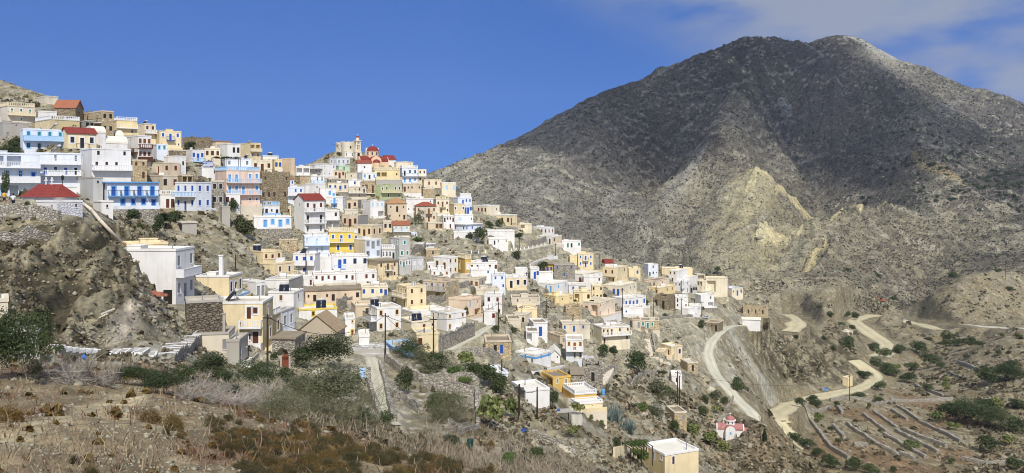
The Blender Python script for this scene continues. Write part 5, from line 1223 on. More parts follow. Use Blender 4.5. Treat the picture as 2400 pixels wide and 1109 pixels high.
def wire(a, b, sag, label, r=0.030):
    A_, B_ = np.array(POLES[a]) if isinstance(a, str) else np.array(a), np.array(POLES[b]) if isinstance(b, str) else np.array(b)
    A_ = A_-[0,0,0.3]; B_ = B_-[0,0,0.3]; m = MB(); pr = None
    for i in range(17):
        t = i/16; p = A_+(B_-A_)*t-np.array([0,0,sag*4*t*(1-t)])-A_
        if pr is not None: m.tube(pr, p, r, r, 4, cap=False)
        pr = p
    tag(m.build('power_line', WIRE, None, loc=tuple(A_)), label, 'cable')
wire('a', 'b', 2.2, 'slack black cable from the tall pole past the warehouse', 0.03)
wire('b', 'c', 0.8, 'cable between the blue building pole and the thick pole')
wire('b', 'd', 1.2, 'cable drooping to the short pole at the cream garage')
wire('c', 'e', 1.0, 'cable from the thick pole to the dark red door pole')
wire('e', 'g', 1.2, 'cable crossing to the stepped cream cluster')
wire('g', 'h', 0.8, 'cable to the pole by the grey beige house')
wire('h', 'i', 1.4, 'cable rising to the arched blue door house')
wire('i', 'j', 1.0, 'cable running towards the ruined tan house')
wire('j', 'r', 1.0, 'cable over the rubble to the white stack')
wire('r', 's', 0.8, 'cable between the white stack and the parked car pole')
wire('u', 'v', 0.5, 'cable between the two black poles by the white building')
wire('w', 'y', 3.0, 'long cable across the stream valley')

# ---- stairs with white painted edges
CON = W('concrete'); WHT = PC('white')
st = world_line([(112,812),(150,817),(200,822),(250,826),(300,831),(335,836),(368,842)], step=0.25)
tot = np.r_[0, np.cumsum(np.linalg.norm(np.diff(st[:,:2], axis=0), axis=1))]; n = 13
t = empty('stepped_path', st[0]); tag(t, 'descending concrete stepped path with white painted edges on the near slope', 'steps')
for i in range(n):
    s0, s1 = tot[-1]*i/n, tot[-1]*(i+0.985)/n
    p0 = np.array([np.interp(s0, tot, st[:,k]) for k in range(3)])-st[0]; p1 = np.array([np.interp(s1, tot, st[:,k]) for k in range(3)])-st[0]
    d = (p1-p0)[:2]; L = np.linalg.norm(d); d /= L; nn = np.array([-d[1], d[0]]); z = max(p0[2], p1[2])+0.22
    def PP(x, y, zz): return (p0[0]+d[0]*x+nn[0]*y, p0[1]+d[1]*x+nn[1]*y, zz)
    m = MB(); pbox(m, PP, 0, L, -0.9, 0.9, z-1.2, z); s_ = m.build('step', CON, t)
    m = MB(); pbox(m, PP, L-0.13, L+0.02, -0.9, 0.9, z+0.003, z+0.03); pbox(m, PP, 0, L-0.13, -1.03, -0.903, z-0.25, z+0.03); pbox(m, PP, 0, L-0.13, 0.903, 1.0, z-0.25, z+0.03); m.build('painted_edge', WHT, s_)
def flight(name, label, px, w, n, mat, edge=None, ymin=0):
    q = world_line(px, ymin, 0.25); tt = np.r_[0, np.cumsum(np.linalg.norm(np.diff(q[:,:2], axis=0), axis=1))]
    t = empty(name, q[0]); tag(t, label, 'steps'); m = MB(); e = MB()
    for i in range(n):
        p0 = np.array([np.interp(tt[-1]*i/n, tt, q[:,k]) for k in range(3)])-q[0]; p1 = np.array([np.interp(tt[-1]*(i+1)/n, tt, q[:,k]) for k in range(3)])-q[0]
        d = (p1-p0)[:2]; L = np.linalg.norm(d)+1e-6; d = d/L; nn = np.array([-d[1], d[0]]); z = max(p0[2], p1[2])+0.1
        PP = lambda x, y, zz: (p0[0]+d[0]*x+nn[0]*y, p0[1]+d[1]*x+nn[1]*y, zz)
        pbox(m, PP, 0.01, L-0.01, -w/2, w/2, z-0.9, z)
        if edge: pbox(e, PP, L*0.86, L-0.02, -w/2, w/2, z+0.003, z+0.02)
    m.build('treads', mat, t)
    if edge: e.build('painted_edge', edge, t)
flight('stone_steps','grey steps with white edges leaning on the old beige house', [(378,842),(410,826),(440,806),(452,796)], 2.0, 14, GS, WHT)
flight('stone_steps','curved stone steps on the slope beside the yellow parapet house', [(1516,800),(1519,822),(1524,838),(1545,850),(1570,862)], 1.6, 22, W('beige'))
flight('stone_steps','pale stair path along the wall below the white building', [(1226,995),(1250,1010),(1285,1035),(1330,1055)], 1.5, 20, W('beige'))
flight('stone_steps','rough stone steps beside the grey roofless ruin', [(1412,900),(1424,885),(1430,872),(1426,862)], 1.6, 12, W('beige'))
flight('stone_steps','broad grey steps with white painted flowers before the warehouse', [(872,836),(868,826),(862,814),(858,806)], 5.0, 7, W('concrete'), WHT)
# white circles painted on the landing
fl = hit(862, 826); t = MB()
for (cx, cy, r) in ((-1.2,0.4,0.55),(0.4,0.9,0.5),(1.3,-0.2,0.5),(-0.3,-0.6,0.45)):
    k = len(t.v); z = lambda x, y: float(gz(fl[0]+x, fl[1]+y))-fl[2]+0.55
    for i in range(16):
        th = 2*pi*i/16
        for rr in (r, r*0.72): t.v.append((cx+rr*cos(th), cy+rr*sin(th), 0))
    zz = max(z(cx, cy), z(cx, cy+r)); t.v[k:] = [(x, y, zz) for x, y, _ in t.v[k:]]
    for i in range(16): j = (i+1) % 16; t.f.append((k+2*i, k+2*j, k+2*j+1, k+2*i+1)); t.m.append(0)
o = t.build('painted_flower', WHT, None, loc=tuple(fl)); tag(o, 'white painted flower rings on the broad grey landing', 'painted flower')
# ---- drain pipe down the cliff
p = [hit(193,484), hit(222,516), hit(243,540), hit(290,576)]
p = [np.array([q[0], q[1]-0.8, float(gz(q[0], q[1]))+0.9]) for q in p]
m = MB(); 
for a, b in zip(p[:-1], p[1:]): m.tube(a-p[0], b-p[0], 0.22, 0.22, 10)
o = m.build('drain_pipe', W('beige'), None, True, loc=tuple(p[0])); tag(o, 'long pale drain pipe running down the cliff from the chapel annex', 'pipe')

# white posts along the upper lane
q = world_line([(1105,598),(1150,592),(1195,588),(1240,581),(1285,573)], step=0.5); t = empty('post_fence', q[0]); tag(t, 'row of low white posts along the lane below the white terrace', 'fence')
for i in range(0, len(q), max(1, len(q)//15)):
    m = MB(); x, y, z = q[i]-q[0]; m.box(x-.16,x+.16,y-.16,y+.16,z-.3,z+.75); m.build('post', WHT, t)
# ---------------------------------------------------------------- vegetation
def leaf_mat(name, c1, c2, rough=0.7):
    m, nt, bs = _new(name); a = nt.nodes.new('ShaderNodeVertexColor'); a.layer_name = 'Col'
    oi = nt.nodes.new('ShaderNodeObjectInfo')
    s = nt.nodes.new('ShaderNodeSeparateColor'); nt.links.new(a.outputs[0], s.inputs[0])
    c = _mix(nt, s.outputs[0], c1, c2)
    r = _ramp(nt, oi.outputs['Random'], (0.0, (0.75,0.80,0.75)), (1.0, (1.25,1.15,1.1))); c = _mix(nt, 1.0, c, r.outputs[0], 'MULTIPLY')
    nt.links.new(c, bs.inputs['Base Color']); bs.inputs['Roughness'].default_value = rough
    tr = nt.nodes.new('ShaderNodeBsdfTranslucent'); nt.links.new(c, tr.inputs[0])
    mx = nt.nodes.new('ShaderNodeMixShader'); mx.inputs[0].default_value = 0.15
    out = [n for n in nt.nodes if n.type == 'OUTPUT_MATERIAL'][0]
    nt.links.new(bs.outputs[0], mx.inputs[1]); nt.links.new(tr.outputs[0], mx.inputs[2]); nt.links.new(mx.outputs[0], out.inputs[0]); return m
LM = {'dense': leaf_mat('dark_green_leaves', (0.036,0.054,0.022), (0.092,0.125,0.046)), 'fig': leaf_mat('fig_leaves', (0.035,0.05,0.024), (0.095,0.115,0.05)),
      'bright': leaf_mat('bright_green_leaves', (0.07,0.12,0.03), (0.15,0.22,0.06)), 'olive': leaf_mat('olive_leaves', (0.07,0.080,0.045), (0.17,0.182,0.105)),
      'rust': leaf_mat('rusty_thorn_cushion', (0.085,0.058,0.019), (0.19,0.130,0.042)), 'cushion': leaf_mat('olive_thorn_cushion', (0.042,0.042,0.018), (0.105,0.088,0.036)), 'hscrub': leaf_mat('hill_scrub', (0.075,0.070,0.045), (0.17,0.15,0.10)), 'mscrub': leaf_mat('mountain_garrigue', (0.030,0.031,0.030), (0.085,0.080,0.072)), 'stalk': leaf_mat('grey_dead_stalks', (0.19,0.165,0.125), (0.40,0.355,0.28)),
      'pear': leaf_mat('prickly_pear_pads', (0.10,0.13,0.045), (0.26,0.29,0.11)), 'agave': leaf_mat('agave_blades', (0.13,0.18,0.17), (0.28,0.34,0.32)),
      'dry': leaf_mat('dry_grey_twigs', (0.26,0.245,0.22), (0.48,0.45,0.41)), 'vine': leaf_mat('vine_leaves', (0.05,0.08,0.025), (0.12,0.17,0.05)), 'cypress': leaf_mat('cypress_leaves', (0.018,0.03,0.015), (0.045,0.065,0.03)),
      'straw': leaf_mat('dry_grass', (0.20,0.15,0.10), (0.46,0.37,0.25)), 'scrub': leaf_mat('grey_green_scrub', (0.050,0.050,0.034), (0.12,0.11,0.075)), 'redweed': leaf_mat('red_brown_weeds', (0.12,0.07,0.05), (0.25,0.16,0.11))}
BARK = paint('grey_bark', (0.16,0.13,0.10), 0.95, 0.4)
def quads_mesh(name, Q, colr, mat):
    """Q (n,4,3) loose quads, colr (n,) 0..1"""
    n = len(Q); me = bpy.data.meshes.new(name)
    me.vertices.add(n*4); me.vertices.foreach_set('co', np.ascontiguousarray(Q.reshape(-1), np.float32))
    me.loops.add(n*4); me.loops.foreach_set('vertex_index', np.arange(n*4, dtype=np.int32))
    me.polygons.add(n); me.polygons.foreach_set('loop_start', np.arange(0, n*4, 4, dtype=np.int32))
    me.materials.append(mat); me.update(calc_edges=True)
    ca = me.color_attributes.new('Col', 'FLOAT_COLOR', 'POINT'); c = np.repeat(np.clip(colr, 0, 1), 4)
    ca.data.foreach_set('color', np.ascontiguousarray(np.stack([c,c,c,np.ones_like(c)], 1), np.float32).ravel()); return me
def unit(a): return a/(np.linalg.norm(a, axis=-1, keepdims=True)+1e-9)
def leaf_quads(R, centers, normals, size, aspect=1.5):
    n = len(centers); t = unit(np.cross(normals, R.normal(size=(n,3)))); b = unit(np.cross(normals, t))
    s = size*R.uniform(0.6, 1.4, (n,1)); a = s*aspect
    return np.stack([centers-t*s*0.5, centers-b*a*0.5+0, centers+t*s*0.5, centers+b*a*0.5], 1)
def blob_leaves(R, blobs, n, size, low=-0.25, tilt=0.7, aspect=1.5):
    w = np.array([b[3]*b[4]+b[4]*b[5] for b in blobs]); w /= w.sum(); k = R.choice(len(blobs), n, p=w); B = np.array(blobs)[k]
    d = unit(R.normal(size=(n,3))); d[:,2] = np.where(d[:,2] < low, -d[:,2], d[:,2])
    rad = R.uniform(0.35, 1, (n,1))**0.35*(1+0.12*R.normal(size=(n,1)))
    c = B[:,:3]+d*B[:,3:]*rad; c[:,2] = np.maximum(c[:,2], 0.01)
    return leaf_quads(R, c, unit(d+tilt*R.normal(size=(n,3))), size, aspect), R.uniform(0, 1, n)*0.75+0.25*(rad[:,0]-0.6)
def stick_quads(R, n, L, spread, w, up=0.8):
    base = np.c_[R.normal(size=(n,2))*spread, np.zeros(n)]; d = unit(np.c_[R.normal(size=(n,2))*(1-up)*1.6, np.ones(n)*up+0.2*R.normal(size=n)]); d[:,2] = np.abs(d[:,2])
    l = L*R.uniform(0.5, 1.1, (n,1)); q = []
    mid = base+d*l*0.55; tip = mid+unit(d+0.45*R.normal(size=(n,3)))*l*0.45
    s = unit(np.cross(d, R.normal(size=(n,3))))*w
    q.append(np.stack([base-s, base+s, mid+s*0.8, mid-s*0.8], 1)); q.append(np.stack([mid-s*0.8, mid+s*0.8, tip+s*0.3, tip-s*0.3], 1))
    for f in (0.35, 0.6, 0.8):
        o = base+(mid-base)*f if f < 0.55 else mid+(tip-mid)*(f-0.55)
        e = o+unit(d+0.9*R.normal(size=(n,3)))*l*0.33; q.append(np.stack([o-s*0.6, o+s*0.6, e+s*0.2, e-s*0.2], 1))
    Q = np.concatenate(q); return Q, R.uniform(0, 1, len(Q))
PLANTS = {}
def rand_blobs(R, nb, flat=1.0, sp=0.27):
    out = []
    for i in range(nb):
        a = R.uniform(0, 2*pi); r = sp*sqrt(R.uniform(0, 1)); s = R.uniform(0.17, 0.30)
        out.append((r*cos(a), r*sin(a), R.uniform(0.25, 0.72)*flat, s, s, s*1.25))
    return out
def plant_mesh(kind, i):
    key = (kind, i); big = kind.endswith('_big'); kind = kind.replace('_big', '')
    if key in PLANTS: return PLANTS[key]
    R = np.random.default_rng(1000+i*77+sum(map(ord, kind))+(5 if big else 0))
    if kind in ('dense','fig','bright','vine','scrub'): Q, c = blob_leaves(R, rand_blobs(R, 16 if big else 7, 1, 0.33 if big else 0.27), 6000 if big else 1500, (0.5 if big else 1)*{'dense':0.045,'fig':0.052,'bright':0.05,'vine':0.06,'scrub':0.045}[kind])
    elif kind == 'far': Q, c = blob_leaves(R, rand_blobs(R, 5), 260, 0.13)
    elif kind == 'olive':
        Q, c = blob_leaves(R, rand_blobs(R, 16 if big else 7, 1, 0.33 if big else 0.27), 4200 if big else 1100, 0.02 if big else 0.045); S, d = stick_quads(R, 260 if big else 70, 0.95, 0.27 if big else 0.2, 0.003 if big else 0.006, 0.6); Q = np.concatenate([Q, S]); c = np.r_[c, 0.8+0*d]
    elif kind in ('rust','cushion'):
        b = [(0,0,0.05,0.40,0.40,0.80)]+[(0.3*cos(a),0.3*sin(a),0.05,0.2,0.2,0.5) for a in R.uniform(0, 6.28, 4)]; Q, c = blob_leaves(R, b, 2000, 0.035, -0.05, 0.8)
        S, d = stick_quads(R, 25, 1.1, 0.2, 0.006, 0.75); Q = np.concatenate([Q, S]); c = np.r_[c, d*0+1]
    elif kind == 'dry': Q, c = stick_quads(R, 120, 1.0, 0.17, 0.010, 0.55)
    elif kind == 'pear':
        n = 330; b = rand_blobs(R, 8); B = np.array(b)[R.integers(0, 8, n)]; d = unit(R.normal(size=(n,3))); d[:,2] = np.abs(d[:,2]); c0 = B[:,:3]+d*B[:,3:]*R.uniform(0.5,1,(n,1))**0.4
        nm = unit(np.c_[R.normal(size=(n,2)), 0.35*R.normal(size=n)]); up = unit(np.c_[0.5*R.normal(size=(n,2)), np.ones(n)]); up = unit(up-nm*(up*nm).sum(1,keepdims=True)); sd = np.cross(nm, up); s = 0.05*R.uniform(0.7, 1.3, (n,1))
        q1 = np.stack([c0-up*s*1.4, c0+sd*s, c0+up*s*1.4, c0-sd*s], 1); q2 = np.stack([c0-up*s*0.9+sd*s*0.75, c0+up*s*0.9+sd*s*0.8, c0+up*s*0.9-sd*s*0.8, c0-up*s*0.9-sd*s*0.75], 1)
        Q = np.concatenate([q1, q2+nm[:,None]*0.004]); c = np.tile(R.uniform(0, 1, n), 2)
    elif kind == 'agave':
        q = []
        for k in range(15):
            o = np.array([*(R.uniform(-0.4, 0.4, 2)), 0.0]); S = R.uniform(0.5, 1.0)
            for j in range(16):
                a = R.uniform(0, 6.28); e = R.uniform(0.5, 1.35); d = np.array([cos(a)*cos(e), sin(a)*cos(e), sin(e)]); s = np.array([-sin(a), cos(a), 0])*0.022*S; m_ = o+d*0.28*S; t_ = o+d*0.52*S*np.array([1.15,1.15,0.97])
                q += [np.stack([o-s, o+s, m_+s, m_-s]), np.stack([m_-s, m_+s, t_+s*0.1, t_-s*0.1])]
        Q = np.array(q); Q[:,:,2] *= 1.6; c = R.uniform(0, 1, len(Q))
    elif kind == 'cypress':
        b = [(0,0,z,0.42*r,0.42*r,0.13) for z, r in ((0.12,0.8),(0.25,1.0),(0.38,1.0),(0.5,0.9),(0.62,0.75),(0.74,0.58),(0.85,0.4),(0.94,0.2))]; Q, c = blob_leaves(R, b, 1300, 0.07, -1)
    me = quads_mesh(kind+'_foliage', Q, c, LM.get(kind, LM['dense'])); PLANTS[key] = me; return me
def plant(kind, u, vb, w, h, label, group=None, cat='shrub', name='shrub', ymin=0, var=None, P=None, sink=0.06):
    if w > 80 and kind in ('dense','fig','olive','scrub'): kind += '_big'
    if P is None: P = hit(u, vb, ymin); P[2] = float(gz(P[0], P[1]))
    s = P[1]/F; W_, H_z = w*s, h*s
    o = bpy.data.objects.new(name, plant_mesh(kind, random.randrange(4) if var is None else var)); C.objects.link(o)
    o.location = (P[0], P[1]+W_*0.3, P[2]-sink*H_z); o.rotation_euler.z = random.uniform(0, 6.28); o.scale = (W_, W_*0.85, H_z); tag(o, label, cat, group); return o
def tree(kind, u, vb, w, h, label, th=0.3, ymin=0, name='tree', cat='tree', group=None):
    P = hit(u, vb, ymin); P[2] = float(gz(P[0], P[1])); s = P[1]/F; W_, H_z = w*s, h*s
    t = empty(name, P, random.uniform(0, 6)); tag(t, label, cat, group); m = MB(); r = 0.05*H_z
    top = (random.uniform(-.05,.05)*W_, random.uniform(-.05,.05)*W_, H_z*(th+0.15)); m.tube((0,0,-0.3), top, r, r*0.6, 7)
    for k in range(5):
        a = k*1.26+random.uniform(-.4,.4); m.tube(top, (top[0]+cos(a)*W_*0.3, top[1]+sin(a)*W_*0.3, H_z*random.uniform(0.6, 0.85)), r*0.5, r*0.15, 5)
    m.build('trunk', BARK, t, True)
    o = bpy.data.objects.new('crown', plant_mesh(kind, random.randrange(4))); C.objects.link(o); o.parent = t; o.location = (0, 0, H_z*th); o.scale = (W_, W_, H_z*(1-th)); return t

# --- plants one can single out
PL = [
 ('dense',40,900,125,165,'large dark bush shading the slanting grey hut at the edge of the slope'),('dense',-40,900,130,170,'dark bush mass at the very edge beyond the slanting hut'),('scrub',75,905,60,60,'smaller olive bush under the large dark bush'),
 ('dense',132,832,28,30,'small dark bush growing through the white edged steps'),('rust',157,842,12,10,'little rusty cushion just below the white edged steps'),('dense',285,905,110,42,'low dark green creeping bush beside the dead branches'),
 ('fig',380,925,115,52,'leafy green shrub between dead branches and grey twigs'),('fig',470,887,120,52,'fig bush in front of the old beige house'),('dense',585,918,140,60,'black green bush at the foot of the tall dark pole'),('dense',520,905,70,40,'dark shrub left of the tall dark pole'),
 ('fig',738,880,150,78,'spreading fig tree bush before the tan warehouse'),('olive',768,992,215,130,'large grey green thicket under the warehouse'),('olive',700,965,110,80,'grey thicket between the pole and the large thicket'),('olive',640,985,120,60,'ashy thicket beside the dead grey twigs'),
 ('fig',947,928,60,64,'dark fig tree in the walled garden beside the path'),('dense',958,852,95,44,'dark rounded shrub under the pale blue building'),('olive',985,868,50,45,'grey olive shrub behind the garden wall'),('dense',1022,868,90,48,'dark shrub below the thick dark pole'),
 ('olive',1000,895,75,48,'silvery shrub right of the dark fig tree'),('bright',1065,905,55,35,'bright green shrub by the vegetable plot'),('bright',1090,918,50,24,'bright green vegetable bed'),
 ('dense',1110,900,70,42,'upper end of the long dark hedge'),('dense',1140,920,80,55,'middle of the long dark hedge'),('dense',1170,936,70,55,'lower end of the long dark hedge'),('pear',1085,868,60,40,'prickly pear heads above the long dark hedge'),
 ('olive',1050,1002,110,75,'olive thicket inside the fenced garden'),('dense',1010,975,50,55,'dark shrub at the corner of the fenced garden'),('pear',1160,1012,105,78,'big prickly pear clump left of the tall black pole'),('pear',1200,985,50,55,'prickly pear behind the tall black pole'),
 ('dense',1160,781,22,20,'small dark bush below the red door stairs'),('dense',1205,783,26,18,'dark bush by the stepped cream cluster'),('pear',1356,978,34,34,'round prickly pear below the orange yellow house'),('pear',1346,1030,34,28,'prickly pear beside the grey path'),('pear',1385,990,16,18,'small prickly pear on the bare slope'),('pear',1412,1012,18,22,'lone prickly pear left of the agaves'),
 ('agave',1440,1000,62,70,'blue grey agave clump on the slope'),('agave',1470,1020,50,50,'lower blue grey agave clump'),('dense',1490,882,78,60,'big round green shrub on the terraces'),('dense',1412,838,34,36,'dark shrub right of the white neoclassical house'),('fig',1440,840,30,30,'grey green shrub beside the big round shrub'),
 ('olive',1545,938,62,50,'olive shrub under the vine pergola hut'),('dense',1575,940,40,34,'dark shrub by the double pole'),('dense',1737,926,45,40,'dark round tree shrub beside the concrete road'),('dense',1788,943,32,26,'dark shrub below the pale scree'),
 ('dense',1655,948,26,24,'green shrub left in the chapel gully'),('olive',1680,938,38,26,'olive shrubs in the chapel gully'),('dense',1698,950,24,22,'dark shrub beside the chapel gully wall'),('fig',1650,978,40,30,'leafy shrub low in the chapel gully'),('pear',1680,975,30,20,'prickly pears behind the pink chapel'),
 ('pear',1625,1030,60,34,'prickly pear hedge beginning at the old stone house'),('pear',1665,1050,60,32,'prickly pear hedge middle stretch below the pink chapel'),('pear',1700,1062,46,26,'prickly pear hedge end below the pink chapel'),('bright',1508,968,40,20,'light green patch above the old stone house'),('olive',1535,985,50,34,'grey shrub left of the old stone house'),
 ('dense',1580,1018,36,34,'dark bush under the old stone house'),('vine',1500,1088,48,40,'vine on the pergola before the large yellow house'),('dense',1562,1109,50,30,'dark bush at the base of the large yellow house'),('fig',1447,1062,24,28,'little fig at the end of the yellow garden wall'),
 ('dense',1124,574,42,44,'large dark tree like bush under the white terrace'),('fig',1100,565,24,20,'olive bush left of the large terrace bush'),('dense',1150,541,28,20,'dark climbing plant on the long yellow house'),('dense',1172,538,26,22,'dark vine by the long yellow house balcony'),('dense',1152,575,22,12,'dark shrub under the white hut'),
 ('bright',978,568,34,14,'green strip above the low white hut'),('dense',305,522,50,30,'dark hedge below the guesthouse, first bush'),('dense',340,528,55,34,'dark hedge below the guesthouse, second bush'),('dense',375,530,55,36,'dark hedge below the guesthouse, third bush'),('dense',408,522,46,30,'dark hedge below the guesthouse, last bush'),
 ('dense',366,562,42,54,'dark tree form bush in the rubble below the hedge'),('dense',328,545,22,16,'small dark bush in the white rubble'),('fig',572,560,66,56,'green bush on the scree below the pink house'),('dense',546,500,26,36,'dark bush in the gap below the pink house'),('fig',440,350,36,24,'green bush against the ridge ruin'),
 ('dense',1350,719,14,13,'small green bush before the peach house'),('fig',1210,610,30,22,'shrub above the ornament parapet house'),('dense',1516,722,18,14,'dark shrub at the end of the long blue shuttered house'),('fig',1645,772,22,24,'dry green bush beside the stone hut'),('olive',1560,742,20,12,'grey shrub at the path bend'),
 ('dense',8,470,30,70,'dark tree behind the walker in yellow'),('dense',62,486,14,14,'potted bush near the red roofed chapel'),('dense',20,365,56,26,'dark creeper under the covered terrace'),('fig',24,350,40,36,'green bush beside the grey stairs'),
 ('fig',640,862,24,20,'plant by the little red gate'),('olive',915,800,18,10,'dry shrub on the cream wall'),('dense',1092,745,20,26,'dark bush beside the big white cube house'),('dense',985,500,30,18,'scrub below the green house'),('olive',870,505,30,22,'grey shrub beside the hipped roof house'),('olive',978,535,34,34,'dry tree on the rock under the hipped roof house'),
]
PL += [('fig',345,905,60,34,'green bush right of the creeping bush behind the dead branches'),('dense',420,895,60,36,'dark bush between the leafy shrub and the old beige house steps'),('fig',540,925,60,34,'leafy bush among the ashy twigs left of the tall dark pole'),('dense',665,905,55,40,'dark bush right of the tall dark pole foot'),('fig',705,880,60,44,'leafy bush between the red gate and the fig tree'),
 ('dense',835,905,36,26,'dark bush against the wall left of the concrete path'),('olive',850,1000,60,36,'grey shrub at the lower end of the concrete path'),('dense',905,1015,60,34,'dark low shrub right of the lower path end'),('fig',1060,1040,50,26,'leafy shrub in the grey stalks below the fenced garden'),('dense',1250,1095,60,30,'dark green shrub at the bottom among grey stalks'),('bright',1190,1100,70,24,'green low plants at the bottom edge among grey stalks')]
for k, u, v, w_, h_, lb in PL: plant(k, u, v, w_, h_, lb)
for i, (u, v) in enumerate([(430,935),(470,940),(510,945),(545,950),(580,955),(615,960),(655,960),(690,965),(500,925),(560,930),(620,935),(450,915)]):
    plant('dry', u, v, 66, 46, 'leafless grey twig bush in the belt beyond the near slope', 'leafless grey twig bushes')
for i, (u, v, w_) in enumerate([(150,902,120),(205,905,130),(110,890,80),(250,905,90)]):
    o = plant('dry', u, v, w_, 38, 'heap of dead grey branches on the edge of the near slope', 'dead branch heaps', 'dead branches', 'branch_heap'); o.rotation_euler.x = 0.9*(-1)**i
tree('fig',1297,968,36,46,'small dark tree with visible trunk below the plain white building')
tree('dense',1268,642,36,30,'leafy tree before the ochre house')
tree('olive',1338,650,18,22,'small tree behind the cream ornament house')
tree('dense',1948,1018,18,18,'upper of two round little orchard trees in the valley', ymin=190); tree('dense',1964,1044,18,18,'lower of two round little orchard trees in the valley', ymin=190)
tree('fig',1216,560,26,14,'palm like tree on the rocky slope under the long yellow house', 0.15)
tree('dense',1682,668,22,20,'dark tree inside the large cream hall front')
P_ = hit(1792,1037); P_[2] = float(gz(P_[0], P_[1])); s_ = P_[1]/F
t = empty('cypress_tree', P_); tag(t, 'small dark cypress standing alone beside the pink chapel', 'tree'); m = MB(); m.tube((0,0,-0.2),(0,0,0.8),0.12,0.08,6); m.build('trunk', BARK, t)
o = bpy.data.objects.new('crown', plant_mesh('cypress', 0)); C.objects.link(o); o.parent = t; o.location = (0,0,0.25); o.scale = (15*s_, 15*s_, 30*s_)
VAL = [(1918,962,44,32),(2066,920,42,24),(2060,870,34,30),(1975,766,28,13),(1990,822,56,34),(2050,818,52,20),(2160,822,60,36),(2120,835,50,26),(2080,850,44,24),(2190,845,60,30),(2100,885,60,30),(2130,900,55,26),(2085,875,40,22),(2322,908,74,42),(2372,896,84,46),(2281,802,38,28),
 (2226,784,40,32),(2245,795,44,20),(2241,730,28,22),(2215,800,36,18),(2098,728,34,12),(2150,735,30,10),(2010,752,30,18),(1990,745,24,16),(1948,760,22,16),(1925,755,20,12),(2290,1000,120,54),(2345,1010,90,50),(2240,990,60,44),(2326,1062,64,44),(2390,1020,60,40),(2040,890,30,20),(2020,880,40,16),
 (1870,1040,50,28),(1900,1060,44,28),(1925,1075,40,22),(1960,1100,60,32),(2010,1108,60,30),(2055,1118,50,26),(2097,1110,24,16),(2233,1090,22,16),(2390,1105,60,30),(2180,920,40,16),(2265,960,50,18),(2330,960,60,22),(2390,960,50,24),(2000,790,26,14),(2145,870,40,20),(2210,870,34,16),(2060,945,40,12),(1900,945,30,12),(1880,975,30,24),
 (1965,955,20,14),(2040,960,16,16),(2020,935,50,12),(2300,820,26,14),(2345,835,24,12),(2380,860,30,16),(2310,870,26,12),(2270,850,24,12),(2390,800,24,12),(2350,800,20,10),(1955,830,22,18),(1935,800,18,14),(1865,800,20,10),(1990,800,16,8),(2140,780,20,10),(2180,790,22,9),(2370,740,30,14),(2340,720,20,10),(2060,700,30,12),(1990,700,26,12)]
for u, v, w_, h_ in VAL: plant('dense', u, v, w_, h_, 'dark green rounded scrub bush in the valley below the mountain', 'dark valley scrub bushes', ymin=165)
for u, v, w_, h_ in [(2275,985,64,34),(2200,992,44,26),(2375,1050,44,28),(2146,1060,52,24),(1922,994,28,26),(2220,905,20,18),(2340,960,40,26),(2385,1000,30,24),(2240,1010,40,20),(2222,920,26,26),(2105,865,24,14)]:
    plant('pear', u, v, w_, h_, 'yellow green prickly pear clump in the valley scrub', 'valley prickly pears', ymin=165)
# --- thorny cushions on the near slope
def cushion(u, v, w_, h_, kind): plant(kind, u, v, w_, h_, 'rusty brown thorn cushion on the near slope' if kind == 'rust' else 'olive brown thorn cushion on the near slope', 'rusty thorn cushions' if kind == 'rust' else 'olive thorn cushions', 'cushion shrub', 'thorn_cushion', sink=0.12)
for a in [(10,992,66,56,'rust'),(342,990,66,44,'rust'),(395,985,62,42,'rust'),(402,1012,56,40,'rust'),(420,1030,38,26,'rust'),(385,1028,30,20,'cushion'),(168,1096,34,26,'cushion'),(205,1106,30,30,'rust'),(212,1112,40,30,'cushion'),(272,1095,22,16,'cushion'),(286,1108,20,16,'rust'),(205,860,18,16,'rust'),(208,885,22,18,'rust'),(490,975,34,24,'rust'),(505,990,40,28,'cushion')]: cushion(*a)
R7 = np.random.default_rng(77); cnt = 0
def in_band(u, v):
    e = np.interp(u, [470,560,700,850,1000,1160],[968,975,1003,1042,1080,1112]); lo = np.interp(u, [470,520,560,620,760,900],[985,1060,1109,1109,1109,1109])
    return e < v < 1125 and u > 470 and (u > 560 or v < lo)
while cnt < 215:
    u, v = R7.uniform(470, 1160), R7.uniform(965, 1122)
    if not in_band(u, v): continue
    gap = abs(((v-965)-(u-470)*0.42) % 46-23) < 4.5 and R7.uniform() < 0.7
    if gap: continue
    s = 1+(v-1040)/260; cushion(u, v, R7.uniform(26, 52)*s, R7.uniform(14, 26)*s, 'rust' if R7.uniform() < 0.38 else 'cushion'); cnt += 1
for i in range(26): cushion(R7.uniform(985,1160), R7.uniform(1040,1062)+0*i, R7.uniform(14,30), R7.uniform(9,16), 'rust')
# --- trees dotted on the mountain
MT = []
R8 = np.random.default_rng(88)
while len(MT) < 150:
    u, v = R8.uniform(2060, 2400), R8.uniform(300, 560)
    dn = np.clip((u-2100)/250, 0.05, 1)*np.exp(-((v-(430+0.25*(u-2250)))/75)**2)
    if R8.uniform() < dn: MT.append((u, v))
for (u, v) in [(2120,412),(2130,415),(2145,412),(2160,410),(2098,424),(2082,420),(2060,422),(2035,400),(2042,455),(2023,452),(2030,462),(1940,455),(1885,435),(1990,385),(1982,412),(2105,408),(2065,415),(1890,400),(1790,430)]: MT.append((u, v))
for u, v in MT: plant('far', u, v, R8.uniform(9, 20), R8.uniform(7, 13), 'small dark tree dotted over the steep mountainside', 'dark trees on the mountainside', 'tree', 'mountain_tree', ymin=640)

